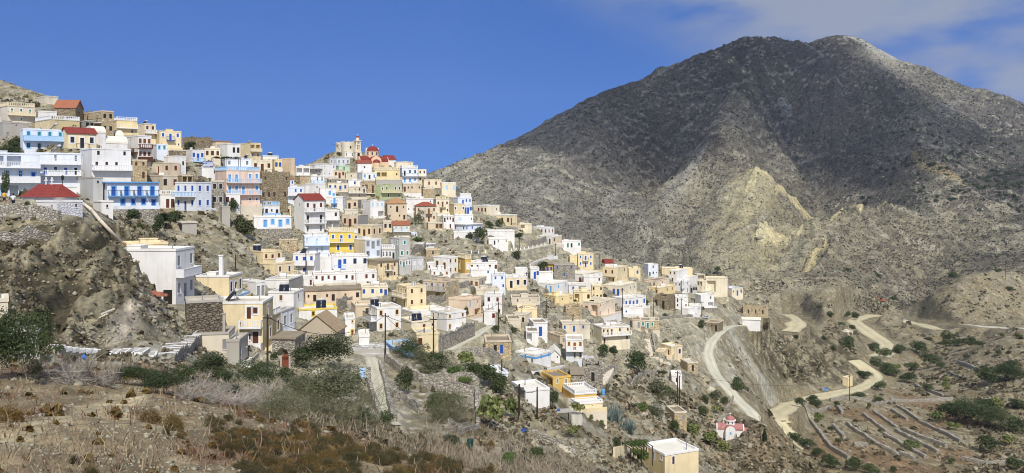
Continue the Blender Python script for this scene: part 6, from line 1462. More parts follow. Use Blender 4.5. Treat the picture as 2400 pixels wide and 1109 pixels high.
# ---------------------------------------------------------------- ground cover nobody could count
def scatter(n, u0, u1, y0, y1, dens, seed):
    """points spread evenly over what the slope shows"""
    R = np.random.default_rng(seed); i0, i1 = np.searchsorted(TY, y0), np.searchsorted(TY, y1); j0, j1 = np.searchsorted(TU, u0), np.searchsorted(TU, u1)
    vv = VH-F*ZZ/YY; w = np.maximum(vv[i0:i1,j0:j1]-vv[i0+1:i1+1,j0:j1], 0.02)*dens(slice(i0,i1), slice(j0,j1)); w = w.ravel()/w.sum()
    k = R.choice(len(w), n, p=w); i = i0+k//(j1-j0); j = j0+k % (j1-j0)
    a, b = R.uniform(0,1,n), R.uniform(0,1,n); y = TY[i]*(1-a)+TY[i+1]*a; u = TU[j]*(1-b)+TU[np.minimum(j+1,len(TU)-1)]*b; x = (u-UC)/F*y
    return np.stack([x, y, gz(x, y)], 1), R
def stuff(name, me):
    o = bpy.data.objects.new(name, me); C.objects.link(o); o['kind'] = 'stuff'; return o
def tufts(name, P, R, size, mat, nq=5, hf=0.8, aspect=1.0):
    n = len(P); c = np.repeat(P, nq, 0); s = np.repeat(size, nq)[:,None]; off = unit(R.normal(size=(n*nq,3))); off[:,2] = np.abs(off[:,2])*hf
    Q = leaf_quads(R, c+off*s*0.42, unit(off+0.6*R.normal(size=off.shape)), 1.0, 1.3); Q = (Q-(c+off*s*0.42)[:,None])*s[:,:,None]*0.55+(c+off*s*0.42)[:,None]
    return stuff(name, quads_mesh(name, Q, R.uniform(0, 1, n*nq)*0.6+np.repeat(R.uniform(0,0.4,n), nq), mat))
def rocks(name, P, R, size, mat, flat=0.6):
    n = len(P); o = np.array([(1,0,0),(0,1,0),(-1,0,0),(0,-1,0),(0,0,1),(0,0,-1)], float)
    V = o[None]*(1+0.35*R.normal(size=(n,6,1))); V[:,:,2] *= flat; a = R.uniform(0,6.28,n); ca, sa = np.cos(a)[:,None], np.sin(a)[:,None]
    X = V[:,:,0]*ca-V[:,:,1]*sa; Yv = V[:,:,0]*sa+V[:,:,1]*ca; V = np.stack([X,Yv,V[:,:,2]],-1)*size[:,None,None]+P[:,None]
    T = np.array([(0,1,4),(1,2,4),(2,3,4),(3,0,4),(1,0,5),(2,1,5),(3,2,5),(0,3,5)]); Fq = (np.arange(n)[:,None,None]*6+T[None]).reshape(-1,3)
    ob = numpy_mesh(name, V.reshape(-1,3), Fq, [mat]); ob['kind'] = 'stuff'; return ob
STONE_M = plaster('loose_pale_stone', tuple(L_(178,168,148)), 0.9, tuple(L_(122,112,92))); GREYR = plaster('mountain_boulders', tuple(L_(168,160,142)), 0.9, tuple(L_(110,104,94)))
vill = sstep(540,640,UU)*(1-sstep(1640,1740,UU))*sstep(370,420,VV)*(1-sstep(840,900,VV))*(YY > 95)*hlm
nopad = lambda a, b: np.clip(1-PADM[a,b]*1.2, 0, 1)
P, R = scatter(15000, -80, 2480, 48, 620, lambda a, b: nopad(a,b)*(1-0.75*vill[a,b])*(1-0.35*cliff[a,b]+valley[a,b])*(0.15+sstep(0.5,0.62,fbm(XX[a,b]/7,YY[a,b]/7,3,91)))*(1+0.7*(VV[a,b] > 880)), 11)
tufts('hillside_scrub', P, R, R.gamma(2.5, 0.2, len(P))*np.clip(P[:,1]/150, 0.6, 1.9)+0.12, LM['hscrub'], 7)
P, R = scatter(7000, -80, 2480, 48, 500, lambda a, b: nopad(a,b)*(0.2+sstep(0.45,0.6,fbm(XX[a,b]/6,YY[a,b]/6,3,93)))*(0.5+2.0*(VV[a,b] > 930)), 12)
tufts('dry_weeds', P, R, R.uniform(0.3, 0.8, len(P))*np.clip(P[:,1]/120, 0.6, 2.0), LM['straw'], 6, 1.2)
P, R = scatter(30000, -80, 2480, 45, 560, lambda a, b: nopad(a,b)*(1-0.85*cliff[a,b])*(1+1.6*vill[a,b])*(0.25+1.5*sstep(0.5,0.66,fbm(XX[a,b]/9,YY[a,b]/9,3,95))), 13)
rocks('loose_rocks', P, R, R.gamma(1.7, 0.085, len(P))*np.clip(P[:,1]/120, 0.5, 2.0)+0.04, STONE_M)
P, R = scatter(210000, -80, 2480, 600, 1900, lambda a, b: (0.05+SCRUB_SHADE[a,b]**1.3)*(1-0.9*SLAB[a,b])*(0.3+sstep(0.40,0.58,fbm(XX[a,b]/9+ZZ[a,b]/20,YY[a,b]/20+ZZ[a,b]/4,3,97))), 14)
tufts('mountain_scrub', P, R, R.gamma(3.0, 0.34, len(P))*np.clip(P[:,1]/1100, 0.6, 1.4)+0.25, LM['mscrub'], 3, 0.7)
P, R = scatter(7000, -80, 2480, 600, 1900, lambda a, b: 0.05+sstep(0.5,0.65,fbm(XX[a,b]/40,YY[a,b]/40+ZZ[a,b]/16,3,98)), 15)
rocks('mountain_boulders', P, R, R.gamma(2.0, 0.42, len(P))*np.clip(P[:,1]/1100, 0.6, 1.4)+0.3, GREYR, 0.6)
# near slope: stones, straw, red-brown weeds
P, R = scatter(7000, -80, 1300, 6, 60, lambda a, b: 0.3+sstep(0.45,0.6,fbm(XX[a,b]/1.5,YY[a,b]/1.5,3,101)), 16)
rocks('near_stones', P, R, R.gamma(1.6, 0.013, len(P))*np.clip(P[:,1]/14, 0.6, 3)+0.008, STONE_M, 0.5)
def blades(name, P, R, h, w, mat):
    n = len(P); d = np.c_[R.normal(size=(n,2))*0.35, np.ones(n)]; a = R.uniform(0,6.28,n); s = np.c_[np.cos(a), np.sin(a), 0*a]*w[:,None]; t = d*h[:,None]
    m_ = P+t*0.6; tp = P+t+np.c_[R.normal(size=(n,2))*0.25*h[:,None], 0*a]
    Q = np.concatenate([np.stack([P-s, P+s, m_+s*0.7, m_-s*0.7], 1), np.stack([m_-s*0.7, m_+s*0.7, tp+s*0.2, tp-s*0.2], 1)]); return stuff(name, quads_mesh(name, Q, np.tile(R.uniform(0,1,n), 2), mat))
redf = lambda a, b: 0.12+red[a,b]*(1-tm[a,b])
P, R = scatter(8000, -80, 1300, 5, 56, redf, 17); blades('red_brown_weeds', P, R, R.uniform(0.05, 0.20, len(P))*np.clip(P[:,1]/16,0.7,2.2), 0.006+0.00035*P[:,1], LM['redweed'])
P, R = scatter(3000, -80, 1300, 5, 62, lambda a, b: 0.2+sstep(0.5,0.62,fbm(XX[a,b]/3,YY[a,b]/3,3,103))*(1-tm[a,b]), 18); blades('dry_grass', P, R, R.uniform(0.08, 0.32, len(P))*np.clip(P[:,1]/16,0.7,2.0), 0.005+0.0003*P[:,1], LM['straw'])
P, R = scatter(9000, 380, 1500, 50, 85, lambda a, b: nopad(a,b)*(VV[a,b] > 925)*(0.3+sstep(0.4,0.6,fbm(XX[a,b]/5,YY[a,b]/5,3,105))), 19); blades('grey_stalks', P, R, R.uniform(0.3, 1.0, len(P)), R.uniform(0.012, 0.03, len(P)), LM['stalk'])
P, R = scatter(500, -80, 1300, 6, 45, redf, 20); tufts('orange_spurge', P, R, R.uniform(0.06,0.2,len(P))*np.clip(P[:,1]/14,0.8,2), LM['rust'], 14, 1.0)
# ---------------------------------------------------------------- church, bell tower, windmills, chapels
SAL = W('salmon'); REDT = RC('red'); PINKR = tiles('faded_pink_dome', (0.44,0.20,0.185)); WH = W('white'); CRM = W('palecream')
def half_vault(mb, x0, x1, hw, z0, th=0.0, axis='x', n=12, ext=0.0, mat=0):
    """half cylinder roof from x0 to x1 with half width hw springing at z0"""
    def p3(x, y, z): return (x, y, z) if axis == 'x' else (-y, x, z)
    pr = [((hw+th)*cos(pi*i/n), z0+(hw+th)*sin(pi*i/n)) for i in range(n+1)]
    for i in range(n):
        (ya, za), (yb, zb) = pr[i], pr[i+1]; mb.quad([p3(x0-ext,ya,za), p3(x1+ext,ya,za), p3(x1+ext,yb,zb), p3(x0-ext,yb,zb)], mat)
    for x in (x0-ext, x1+ext): mb.quad([p3(x,*q) for q in pr], mat)
def cross_church(root, Lx, Ly, hw, hz, dr, dh, dome_h, wm, rm, drum_m, apse=None, deep=1.5, rim=None):
    m = MB(); m.box(-Lx/2, Lx/2, -hw, hw, -deep, hz); m.box(-hw+0.003, hw-0.003, -Ly/2, Ly/2, -deep, hz-0.003); half_vault(m, -Lx/2, Lx/2, hw, hz-0.01); half_vault(m, -Ly/2, Ly/2, hw-0.003, hz-0.01, axis='y'); m.build('wall', wm, root)
    for ax, L in (('x', Lx), ('y', Ly)):
        m = MB(); half_vault(m, -L/2+0.25, L/2-0.25, hw, hz, 0.10, ax); m.build('vault_roof', rm, root, True)
    top = hz+hw
    m = MB(); m.lathe([(dr,hz),(dr,top+dh),(dr+0.18,top+dh),(dr+0.18,top+dh+0.18),(dr*0.9,top+dh+0.2)], 20); d = m.build('drum', drum_m, root)
    for k in range(8):
        a = k*pi/4+0.39; m = MB(); c, s_ = cos(a), sin(a); w_ = 0.11*dr; pts = [(-w_,top+dh*0.25),(w_,top+dh*0.25),(w_,top+dh*0.85),(-w_,top+dh*0.85)]
        m.quad([((dr+0.02)*c-q*s_, (dr+0.02)*s_+q*c, z) for q, z in pts]); m.build('window', glass(), d)
    m = MB(); z0 = top+dh+0.19; m.lathe([(dr*0.98*cos(t_*pi/2/8)+0.0, z0+dome_h*sin(t_*pi/2/8)) for t_ in range(9)], 20); dm = m.build('dome', rm, root, True)
    z = z0+dome_h; m = MB(); m.box(-0.05,0.05,-0.05,0.05,z-0.05,z+0.75); m.box(-0.25,0.25,-0.04,0.04,z+0.42,z+0.52); m.build('cross', PC('white'), dm)
    if apse:
        ang, r, h, off = apse; cx, cy = off*cos(ang), off*sin(ang)
        m = MB(); m.lathe([(r,-deep),(r,h)], 16, cx, cy); ap = m.build('apse', wm, root, True)
        m = MB(); m.lathe([(r*1.06*cos(t_*pi/2/6), h+r*0.9*sin(t_*pi/2/6)) for t_ in range(7)], 16, cx, cy); m.build('apse_roof', rm, ap, True)
P = hit(876, 391); P[2] = float(ground_z(P[0], P[1]))
t = empty('church', (P[0]-1.0, P[1]+3.5, P[2]), radians(28)); tag(t, 'salmon church with red central dome and red barrel vaults on the hilltop', 'church')
cross_church(t, 11.0, 8.4, 2.0, 1.9, 2.25, 1.75, 1.9, SAL, REDT, SAL, apse=(-pi/2, 1.35, 1.5, 4.4), deep=3)
# bell tower
P = hit(838, 373); P[2] = P[2]
t = empty('bell_tower', (P[0], P[1], P[2]), radians(30)); tag(t, 'cream bell tower with clock faces and small red cap beside the church', 'bell tower')
sH = P[1]/F*55/8.9
m = MB(); m.box(-1.2,1.2,-1.2,1.2,-2,2.6); m.box(-1.3,1.3,-1.3,1.3,2.6,2.78); base_ = m.build('base', CRM, t)
m = MB(); m.box(-0.45,0.45,-1.25,-1.205,0.6,1.9); m.tube((0,-1.25,1.9),(0,-1.205,1.9),0.45,0.45,14); m.build('arch', PC('dark'), base_)
m = MB(); 
for sx in (-1,1):
    for sy in (-1,1): m.box(sx*0.72-0.24, sx*0.72+0.24, sy*0.72-0.24, sy*0.72+0.24, 2.78, 5.2)
for s_ in (-1,1): m.box(-0.09,0.09,s_*0.86-0.07,s_*0.86+0.07,2.78,5.2); m.box(s_*0.86-0.07,s_*0.86+0.07,-0.09,0.09,2.78,5.2)
m.box(-0.97,0.97,-0.97,0.97,5.2,5.35); m.box(-0.5,0.5,-0.5,0.5,2.78,5.2); m.build('belfry', CRM, t)
m = MB(); m.lathe([(0.05,4.6),(0.16,4.55),(0.22,4.2),(0.34,4.0)], 12, 0, -0.62); m.build('bell', PC('iron'), t)
m = MB(); m.box(-0.92,0.92,-0.92,0.92,5.35,6.75); m.box(-1.2,1.2,-1.2,1.2,6.75,6.98); ck = m.build('clock_stage', CRM, t)
for d_ in ((0,-1),(-1,0),(1,0)):
    m = MB(); c = (d_[0]*0.93, d_[1]*0.93, 6.05); m.tube(c, (d_[0]*0.98, d_[1]*0.98, 6.05), 0.52, 0.52, 18); cf = m.build('clock_face', PC('stonegrey'), ck)
    m = MB(); q = (-d_[1], d_[0]); a0 = np.array((d_[0]*1.0, d_[1]*1.0, 6.05)); m.tube(a0, a0+np.array((0,0,0.4)), 0.035, 0.02, 4); m.tube(a0, a0+np.array((q[0]*0.26,q[1]*0.26,0.1)), 0.04, 0.03, 4); m.build('clock_hand', PC('iron'), cf)
m = MB(); m.lathe([(0.62,6.98),(0.62,7.9),(0.72,7.95),(0.72,8.05)], 8); m.build('lantern', CRM, t)
m = MB(); m.lathe([(0.72,8.05),(0.62,8.4),(0.35,8.7),(0.05,8.85)], 12); cp = m.build('cap', REDT, t, True)
m = MB(); m.box(-0.04,0.04,-0.04,0.04,8.8,9.5); m.box(-0.2,0.2,-0.03,0.03,9.2,9.28); m.build('cross', PC('white'), cp)
# windmills
def windmill(u, vb, r, h, label, sails):
    P = hit(u, vb); t = empty('windmill', (P[0], P[1]+r, P[2]), radians(0)); tag(t, label, 'windmill')
    m = MB(); n = 24; m.lathe([(r*1.05,-2),(r,h*0.97),(r*0.98,h)], n); m.lathe([(r*0.98,h),(r*0.8,h-0.05),(r*0.8,h-0.8),(0.01,h-0.8)], n); tw = m.build('tower', W('beige'), t)
    m = MB(); a = -1.2; m.box(r*0.35,r*0.35+0.5,-r*1.0,-r*0.90,h*0.55,h*0.7); m.build('window', PC('dark'), tw)
    m = MB()
    for k in range(9):
        th = 2*pi*k/9; m.box(r*0.9*cos(th)-0.2, r*0.9*cos(th)+0.2, r*0.9*sin(th)-0.2, r*0.9*sin(th)+0.2, h, h+random.uniform(0.05,0.3))
    m.build('broken_rim', W('beige'), t)
    if sails:
        hub = np.array((-r*0.4, -r-0.3, h*0.72)); m = MB(); m.tube(hub+(0,r*0.5,0), hub-(0,0.3,0), 0.14, 0.14, 8); ax = m.build('axle', WOOD, t)
        for k in (0.45, 2.05, 3.0, 5.2):
            m = MB(); m.tube(hub, hub+np.array((cos(k)*1.9, 0, sin(k)*1.9)), 0.06, 0.035, 5); m.build('sail_arm', WOOD, ax)
    return t
windmill(795, 357, 1.7, 3.7, 'narrow ruined windmill tower with bare sail arms', True)
windmill(814, 366, 2.75, 5.4, 'broad ruined windmill tower beside the bell tower', False)
# pink chapel in the valley
P = hit(1724, 1026); P[2] = float(gz(P[0], P[1])); k_ = P[1]/F
t = empty('domed_chapel', (P[0]-0.6, P[1]+2.0, P[2]+0.1), radians(-12)); tag(t, 'tiny white chapel with pink dome and pink vaults in the lower field', 'chapel')
cross_church(t, 5.6, 4.4, 1.02, 1.35, 1.02, 0.72, 0.75, WH, PINKR, WH, apse=(0.0, 0.72, 1.1, 2.85), deep=2.5)
m = MB(); m.box(-0.16,0.16,-2.235,-2.205,0.75,1.2); m.build('window', PC('sky'), t)
m = MB(); m.box(-1.35,-1.2,-0.1,0.1,2.0,3.5); m.box(-1.2,-0.95,-0.1,0.1,3.35,3.5); m.build('bell_arch', WH, t)
h = HOUSES['CH']
for x in (0.25, 0.75):
    m = MB(); z = h['H']+1.65; y = h['WL']*(0.35+0.35*x); m.box(h['WR']/2-0.07,h['WR']/2+0.07,y-0.07,y+0.07,z-0.1,z+1.0); m.box(h['WR']/2-0.06,h['WR']/2+0.06,y-0.4,y+0.4,z+0.5,z+0.64); m.build('cross', PC('white'), h['root'])

# ---------------------------------------------------------------- roof gear
TANK = paint('steel_tank', (0.55,0.54,0.52), 0.3, 0.2); PANEL = paint('blue_black_collector', (0.012,0.018,0.035), 0.12, 0.3); PANEL.node_tree.nodes
def solar(key, fx, fy, label, az=20, s=1.0):
    s *= 0.66
    h = HOUSES[key]; p = on_house(key, fx*h['WR'], fy*h['WL']); t = empty('solar_heater', p, radians(az)); tag(t, label, 'solar heater')
    for x in (-0.95*s, 0.05*s):
        m = MB(); n = len(m.v); x0, x1 = x, x+0.9*s
        m.v += [(x0,-0.7*s,0.15),(x1,-0.7*s,0.15),(x1,0.5*s,1.45*s),(x0,0.5*s,1.45*s),(x0,-0.63*s,0.09),(x1,-0.63*s,0.09),(x1,0.57*s,1.39*s),(x0,0.57*s,1.39*s)]
        for q in ((0,1,2,3),(7,6,5,4),(0,4,5,1),(1,5,6,2),(2,6,7,3),(3,7,4,0)): m.f.append(tuple(n+i for i in q)); m.m.append(0)
        m.build('panel', PANEL, t)
    m = MB(); m.tube((-0.85*s,0.75*s,1.62*s),(0.85*s,0.75*s,1.62*s),0.27*s,0.27*s,12); m.build('tank', TANK, t, True)
    m = MB()
    for x in (-0.9*s, 0.9*s): m.tube((x,0.6*s,0),(x,0.6*s,1.5*s),0.03,0.03,4); m.tube((x,-0.7*s,0.02),(x,-0.7*s,0.2),0.03,0.03,4); m.tube((x,-0.7*s,0.06),(x,0.6*s,0.06),0.03,0.03,4); m.tube((x,0.6*s,1.4*s),(x,0.85*s,1.4*s),0.03,0.03,4)
    m.tube((-0.9*s,0.6*s,0.8*s),(0.9*s,0.6*s,0.8*s),0.03,0.03,4); m.build('frame', PC('grey'), t)
for a in [('F1',.25,.75,'solar heater on the yellow beige house with patterned balcony',20,1.2),('D4',.55,.72,'big solar heater with round tank on the tall yellow house',-60,1.3),('F9',.3,.5,'double solar collector above the brown double window',12,1.25),('F13',.6,.35,'double solar collector on the yellow corniced house',12,1.3),
 ('F15',.15,.7,'solar collector on the house with stone framed windows',12,1.1),('H3',.55,.6,'solar collector on the white house with brown windows',20,1.2),('F20',.3,.2,'leaning solar panel on the cream terrace house',15,1.3),('A11',.72,.5,'solar heater on the long white house with pale blue balcony',-50,1.4),
 ('A18',.5,.6,'solar heater behind the house with patterned stone balconies',-50,1.5),('C7',.8,.5,'solar heater on the white house behind the pergola',-40,1.3),('J4',.65,.5,'solar collector on the flat cream roof in the east quarter',15,1.2),('I28',.3,.7,'solar panel beside the peach house roof',-30,1.1),
 ('F2',.3,.6,'solar panel on the vivid blue shuttered house',-40,1.2),('E2',.5,.4,'water tank with collector on the small house at the saddle',10,1.2),('C11',.5,.5,'solar heater on the pale yellow ridge house',20,0.9),('A9',.3,.4,'small solar heater on the cream house by the top street',-30,1.0)]: solar(*a)
for key, fx, fy, hh, lb in [('A6',.7,.5,2.6,'thin aerial mast on the brown skyline house'),('C12',.6,.5,1.8,'aerial on the white house of the ridge row'),('E4',.4,.6,1.7,'aerial on the open terrace house'),('F15',.8,.7,1.6,'aerial on the stone framed window house'),('C10',.5,.5,1.8,'aerial on the peach end house'),('H11',.6,.8,1.4,'aerial on the big white cube house'),('E41',.8,.7,1.6,'aerial on the bright yellow house'),('I8',.5,.6,1.6,'aerial on the tall yellow loggia house')]:
    h = HOUSES[key]; p = on_house(key, fx*h['WR'], fy*h['WL']); m = MB(); m.tube((0,0,0),(0,0,hh),0.03,0.02,5); m.tube((-0.5,0,hh-0.1),(0.5,0,hh-0.1),0.015,0.015,4)
    for x in (-0.4,-0.2,0,0.2,0.4): m.tube((x,-0.25,hh-0.1),(x,0.25,hh-0.1),0.012,0.012,4)
    tag(m.build('aerial', PC('grey'), None, loc=p), lb, 'aerial')
def chimney(key, x, y, hh, w_, mat, top=None):
    h = HOUSES[key]; m = MB(); z = h['Hw']; m.box(x-w_,x+w_,y-w_,y+w_,z,z+hh); m.box(x-w_*1.35,x+w_*1.35,y-w_*1.35,y+w_*1.35,z+hh,z+hh+0.12); m.build('chimney', mat, h['root'])
h = HOUSES['D2']; chimney('D2', h['WR']*0.5, h['WL']*0.45, 3.0, 0.28, PC('white'))
h = HOUSES['D5']; chimney('D5', h['WR']*0.25, h['WL']*0.18, 2.3, 0.15, W('concrete'))
for k_ in ('F12','F15','H11','I7','K' if False else 'H26','C14','E40','F3','I12','J5'):
    h = HOUSES[k_]; chimney(k_, h['WR']*random.uniform(.2,.8), h['WL']*random.uniform(.4,.8), random.uniform(.5,.9), 0.22, W('white'))
WTM = paint('white_tank', (0.75,0.75,0.73), 0.4, 0.1)
for k_, lb in (('F8','round water tank on the brown garage window house'),('E15','round water tank on the balustraded white house'),('I17','round water tank on the pale cream blue door house'),('G7','round water tank on the long yellow house'),('A29','round water tank above the beige lower house'),('C13','round water tank on the cream ridge row house'),('E22','round water tank on the beige blue windowed house'),('E34','round water tank on the long white house with small brown windows'),('F4','round water tank on the long low white house'),('F11','round water tank on the beige blue windowed flat house'),('H4','round water tank on the brown doored tan house'),('H26','round water tank on the cream white railed house'),('I8','round water tank on the tall yellow loggia house'),('J2','round water tank on the yellow cream east house'),('I15','round water tank on the yellow house with dark red doors'),('H9','round water tank on the peach blue door house')):
    h = HOUSES[k_]; m = MB(); m.tube((-0.6,0,0.45),(0.6,0,0.45),0.42,0.42,14); m.box(-0.5,0.5,-0.3,0.3,0,0.1); tag(m.build('water_tank', WTM, None, loc=on_house(k_, h['WR']*.6, h['WL']*.6)), lb, 'water tank')

# ---------------------------------------------------------------- vehicles and machines
RUB = paint('tyre_rubber', (0.02,0.02,0.02), 0.8)
def wheels(root, L, wd, r, xs):
    for x in xs:
        for y in (-wd/2+0.08, wd/2-0.08):
            m = MB(); m.tube((x,y-0.1,r),(x,y+0.1,r),r,r,14); w_ = m.build('wheel', RUB, root); m = MB(); m.tube((x,y-0.11,r),(x,y+0.11,r),r*0.55,r*0.55,10); m.build('rim', TANK, w_)
def loft(mb, secs):
    """secs: list of closed sections with equal point count"""
    k = len(mb.v); n = len(secs[0])
    for s_ in secs: mb.v += s_
    for j in range(len(secs)-1):
        for i in range(n): i2 = (i+1) % n; mb.f.append((k+j*n+i,k+j*n+i2,k+(j+1)*n+i2,k+(j+1)*n+i)); mb.m.append(0)
    mb.f.append(tuple(k+i for i in range(n))[::-1]); mb.m.append(0); mb.f.append(tuple(k+(len(secs)-1)*n+i for i in range(n))); mb.m.append(0)
def car(u, vb, Lpx, az, c, label, pickup=False, ymin=0):
    P = hit(u, vb, ymin); P[2] = float(gz(P[0], P[1]))+0.25; s = Lpx*P[1]/F/4.2; t = empty('pickup_truck' if pickup else 'parked_car', P, radians(az)); t.scale = (s,s,s); tag(t, label, 'pickup truck' if pickup else 'car')
    m = MB(); prof = [(-2.1,.45,.75),(-2.0,.35,.95),(-0.9,.3,1.0),(1.0,.3,.98),(1.9,.35,.85),(2.1,.45,.65)]
    loft(m, [[(x,-.84,z0),(x,.84,z0),(x,.8,z1),(x,-.8,z1)] for x, z0, z1 in prof]); body = m.build('body', c, t)
    m = MB(); cab = [(-1.7,1.0),(-1.3,1.5),(0.3,1.52),(1.0,1.0)] if not pickup else [(-0.3,1.0),(-0.2,1.55),(0.7,1.55),(1.2,1.0)]
    loft(m, [[(x,-.76,.98),(x,.76,.98),(x,.62,z),(x,-.62,z)] for x, z in cab]); m.build('cabin_glass', glass(), t)
    m = MB(); m.box(cab[1][0],cab[2][0],-.66,.66,1.5,1.58); m.build('roof', c, t)
    if pickup:
        m = MB(); m.box(-2.05,-0.4,-.84,-.76,1.0,1.25); m.box(-2.05,-0.4,.76,.84,1.0,1.25); m.box(-2.05,-1.97,-.76,.76,1.0,1.25); m.build('bed_side', c, t)
    for y in (-.55,.55): m = MB(); m.box(2.06,2.13,y-.15,y+.15,.6,.72); m.build('headlight', PC('white'), t)
    wheels(t, 4.2, 1.7, .33, (-1.3,1.3)); return t
car(1653, 748, 15, 160, paint('silver_car_paint', (0.55,0.58,0.62), 0.3, 0.05), 'small silver car parked on the lay-by under the white stack')
car(2106, 754, 20, 5, paint('blue_truck_paint', (0.05,0.13,0.33), 0.4, 0.1), 'blue pickup truck parked under the upper dirt road', True, 450)
P = hit(2065, 736, 520); P[2] = float(gz(P[0], P[1])); t = empty('excavator', P, radians(-15)); tag(t, 'orange excavator with black cab working at the head of the dirt road', 'excavator'); k_ = P[1]/F*19/6.0; t.scale = (k_,)*3
ORG = paint('orange_machine_paint', (0.55,0.13,0.05), 0.5)
for y in (-1.0, 1.0): m = MB(); m.box(-1.9,1.9,y-.28,y+.28,.15,.8); m.tube((-1.9,y-.28,.475),(-1.9,y+.28,.475),.33,.33,10); m.tube((1.9,y-.28,.475),(1.9,y+.28,.475),.33,.33,10); m.build('track', RUB, t)
m = MB(); m.box(-.6,2.3,-1.2,1.2,.9,1.9); m.box(1.1,2.3,-1.1,1.1,1.9,2.4); m.build('body', ORG, t)
m = MB(); m.box(-.9,.6,-1.1,0,1.9,3.2); m.box(-1.0,.7,-1.15,.05,3.2,3.32); m.build('cab', PC('dark'), t)
m = MB(); m.tube((-.6,.6,1.7),(-2.4,.6,3.4),.28,.22,6); ar = m.build('boom', ORG, t); m = MB(); m.tube((-2.4,.6,3.4),(-3.4,.6,1.7),.2,.15,6); m.build('stick', ORG, ar); m = MB(); m.box(-3.9,-3.0,.1,1.1,.9,1.7); m.build('bucket', PC('iron'), ar)
for u, c, lb in ((1928,'grey','grey wheeled rubbish container beside the valley road'),(1936,'sky','blue wheeled rubbish container beside the valley road')):
    P = hit(u, 915, 190); P[2] = float(gz(P[0], P[1])); t = empty('rubbish_container', P, 0.1); tag(t, lb, 'rubbish container'); m = MB(); loft(m, [[(-.55,-.45,.2),(.55,-.45,.2),(.55,.45,.2),(-.55,.45,.2)],[(-.68,-.55,1.15),(.68,-.55,1.15),(.68,.55,1.15),(-.68,.55,1.15)]]); m.build('bin', PC(c), t); m = MB(); m.box(-.72,.72,-.6,.6,1.15,1.27); m.build('lid', PC('blue' if c == 'sky' else 'grey'), t); wheels(t, 1, 1.1, .12, (-.45,.45))

# ---------------------------------------------------------------- people behind the terrace wall
SKIN = paint('skin', (0.45,0.27,0.18), 0.6, 0.1); HAIR = paint('dark_hair', (0.03,0.022,0.018), 0.7)
def skin_mesh(name, verts, edges, radii, mat, parent, root=0):
    me = bpy.data.meshes.new(name); me.from_pydata(verts, edges, []); me.materials.append(mat); o = bpy.data.objects.new(name, me); C.objects.link(o); o.parent = parent
    sk = o.modifiers.new('skin', 'SKIN'); sk.use_smooth_shade = True; me.skin_vertices.new() if not me.skin_vertices else None
    for i, r in enumerate(radii): me.skin_vertices[0].data[i].radius = (r, r) if not isinstance(r, tuple) else r
    me.skin_vertices[0].data[root].use_root = True
    sb = o.modifiers.new('sub', 'SUBSURF'); sb.levels = 1; sb.render_levels = 2; return o
def person(u, vb, az, shirt, trous, label, step=0.18, ymin=0):
    P = hit(u, vb, ymin); P[2] = float(gz(P[0], P[1])); t = empty('person', P, radians(az)); tag(t, label, 'person')
    # facing +y; x to the right
    V = [(0,0,.95),(0,0,1.15),(0,.01,1.38),(0,.01,1.48),(0,.02,1.60),(0,.03,1.70), (-.18,.0,1.40),(-.24,-.03,1.13),(-.25,.08,.90),(-.25,.11,.82), (.18,.0,1.40),(.24,.03,1.13),(.25,.0,.90),(.25,.02,.82),
         (-.10,0,.90),(-.10,step*.5,.50),(-.10,step*.3,.08),(-.10,step*.3+.14,.04), (.10,0,.90),(.10,-step*.2,.50),(.10,-step,.10),(.10,-step+.14,.05)]
    E = [(0,1),(1,2),(2,3),(3,4),(4,5),(2,6),(6,7),(7,8),(8,9),(2,10),(10,11),(11,12),(12,13),(0,14),(14,15),(15,16),(16,17),(0,18),(18,19),(19,20),(20,21)]
    Rr = [(.15,.10),(.14,.10),(.15,.10),.055,.085,.07,.06,.045,.035,.04,.06,.045,.035,.04,.085,.06,.04,.045,.085,.06,.04,.045]
    skin_mesh('body', V, E, Rr, SKIN, t)
    skin_mesh('shirt', [(0,0,.92),(0,0,1.15),(0,.01,1.38),(0,.01,1.45),(-.19,0,1.40),(-.235,-.02,1.20),(.19,0,1.40),(.235,.02,1.20)], [(0,1),(1,2),(2,3),(2,4),(4,5),(2,6),(6,7)], [(.175,.125),(.165,.125),(.175,.125),.08,.085,.07,.085,.07], shirt, t)
    skin_mesh('trousers', [(0,0,.93),(-.10,0,.86),(-.10,step*.5,.50),(.10,0,.86),(.10,-step*.2,.50)], [(0,1),(1,2),(0,3),(3,4)], [(.17,.12),.11,.085,.11,.085], trous, t)
    m = MB(); m.lathe([(0.02,1.80),(.075,1.775),(.10,1.70),(.098,1.62),(.075,1.57)], 14, 0, 0.005); hd = m.build('hair', HAIR, t, True)
    m = MB()
    m.box(-.012,.012,.10,.125,1.60,1.645); m.build('nose', SKIN, t)
person(10, 489, -10, paint('yellow_shirt', (0.75,0.42,0.02), 0.8), PC('dark'), 'person in a bright yellow T-shirt seen from behind on the chapel terrace')
person(31, 490, 15, paint('white_shirt', (0.72,0.74,0.78), 0.8), paint('navy_trousers', (0.02,0.025,0.05), 0.8), 'person in a white shirt seen from behind beside the chapel')

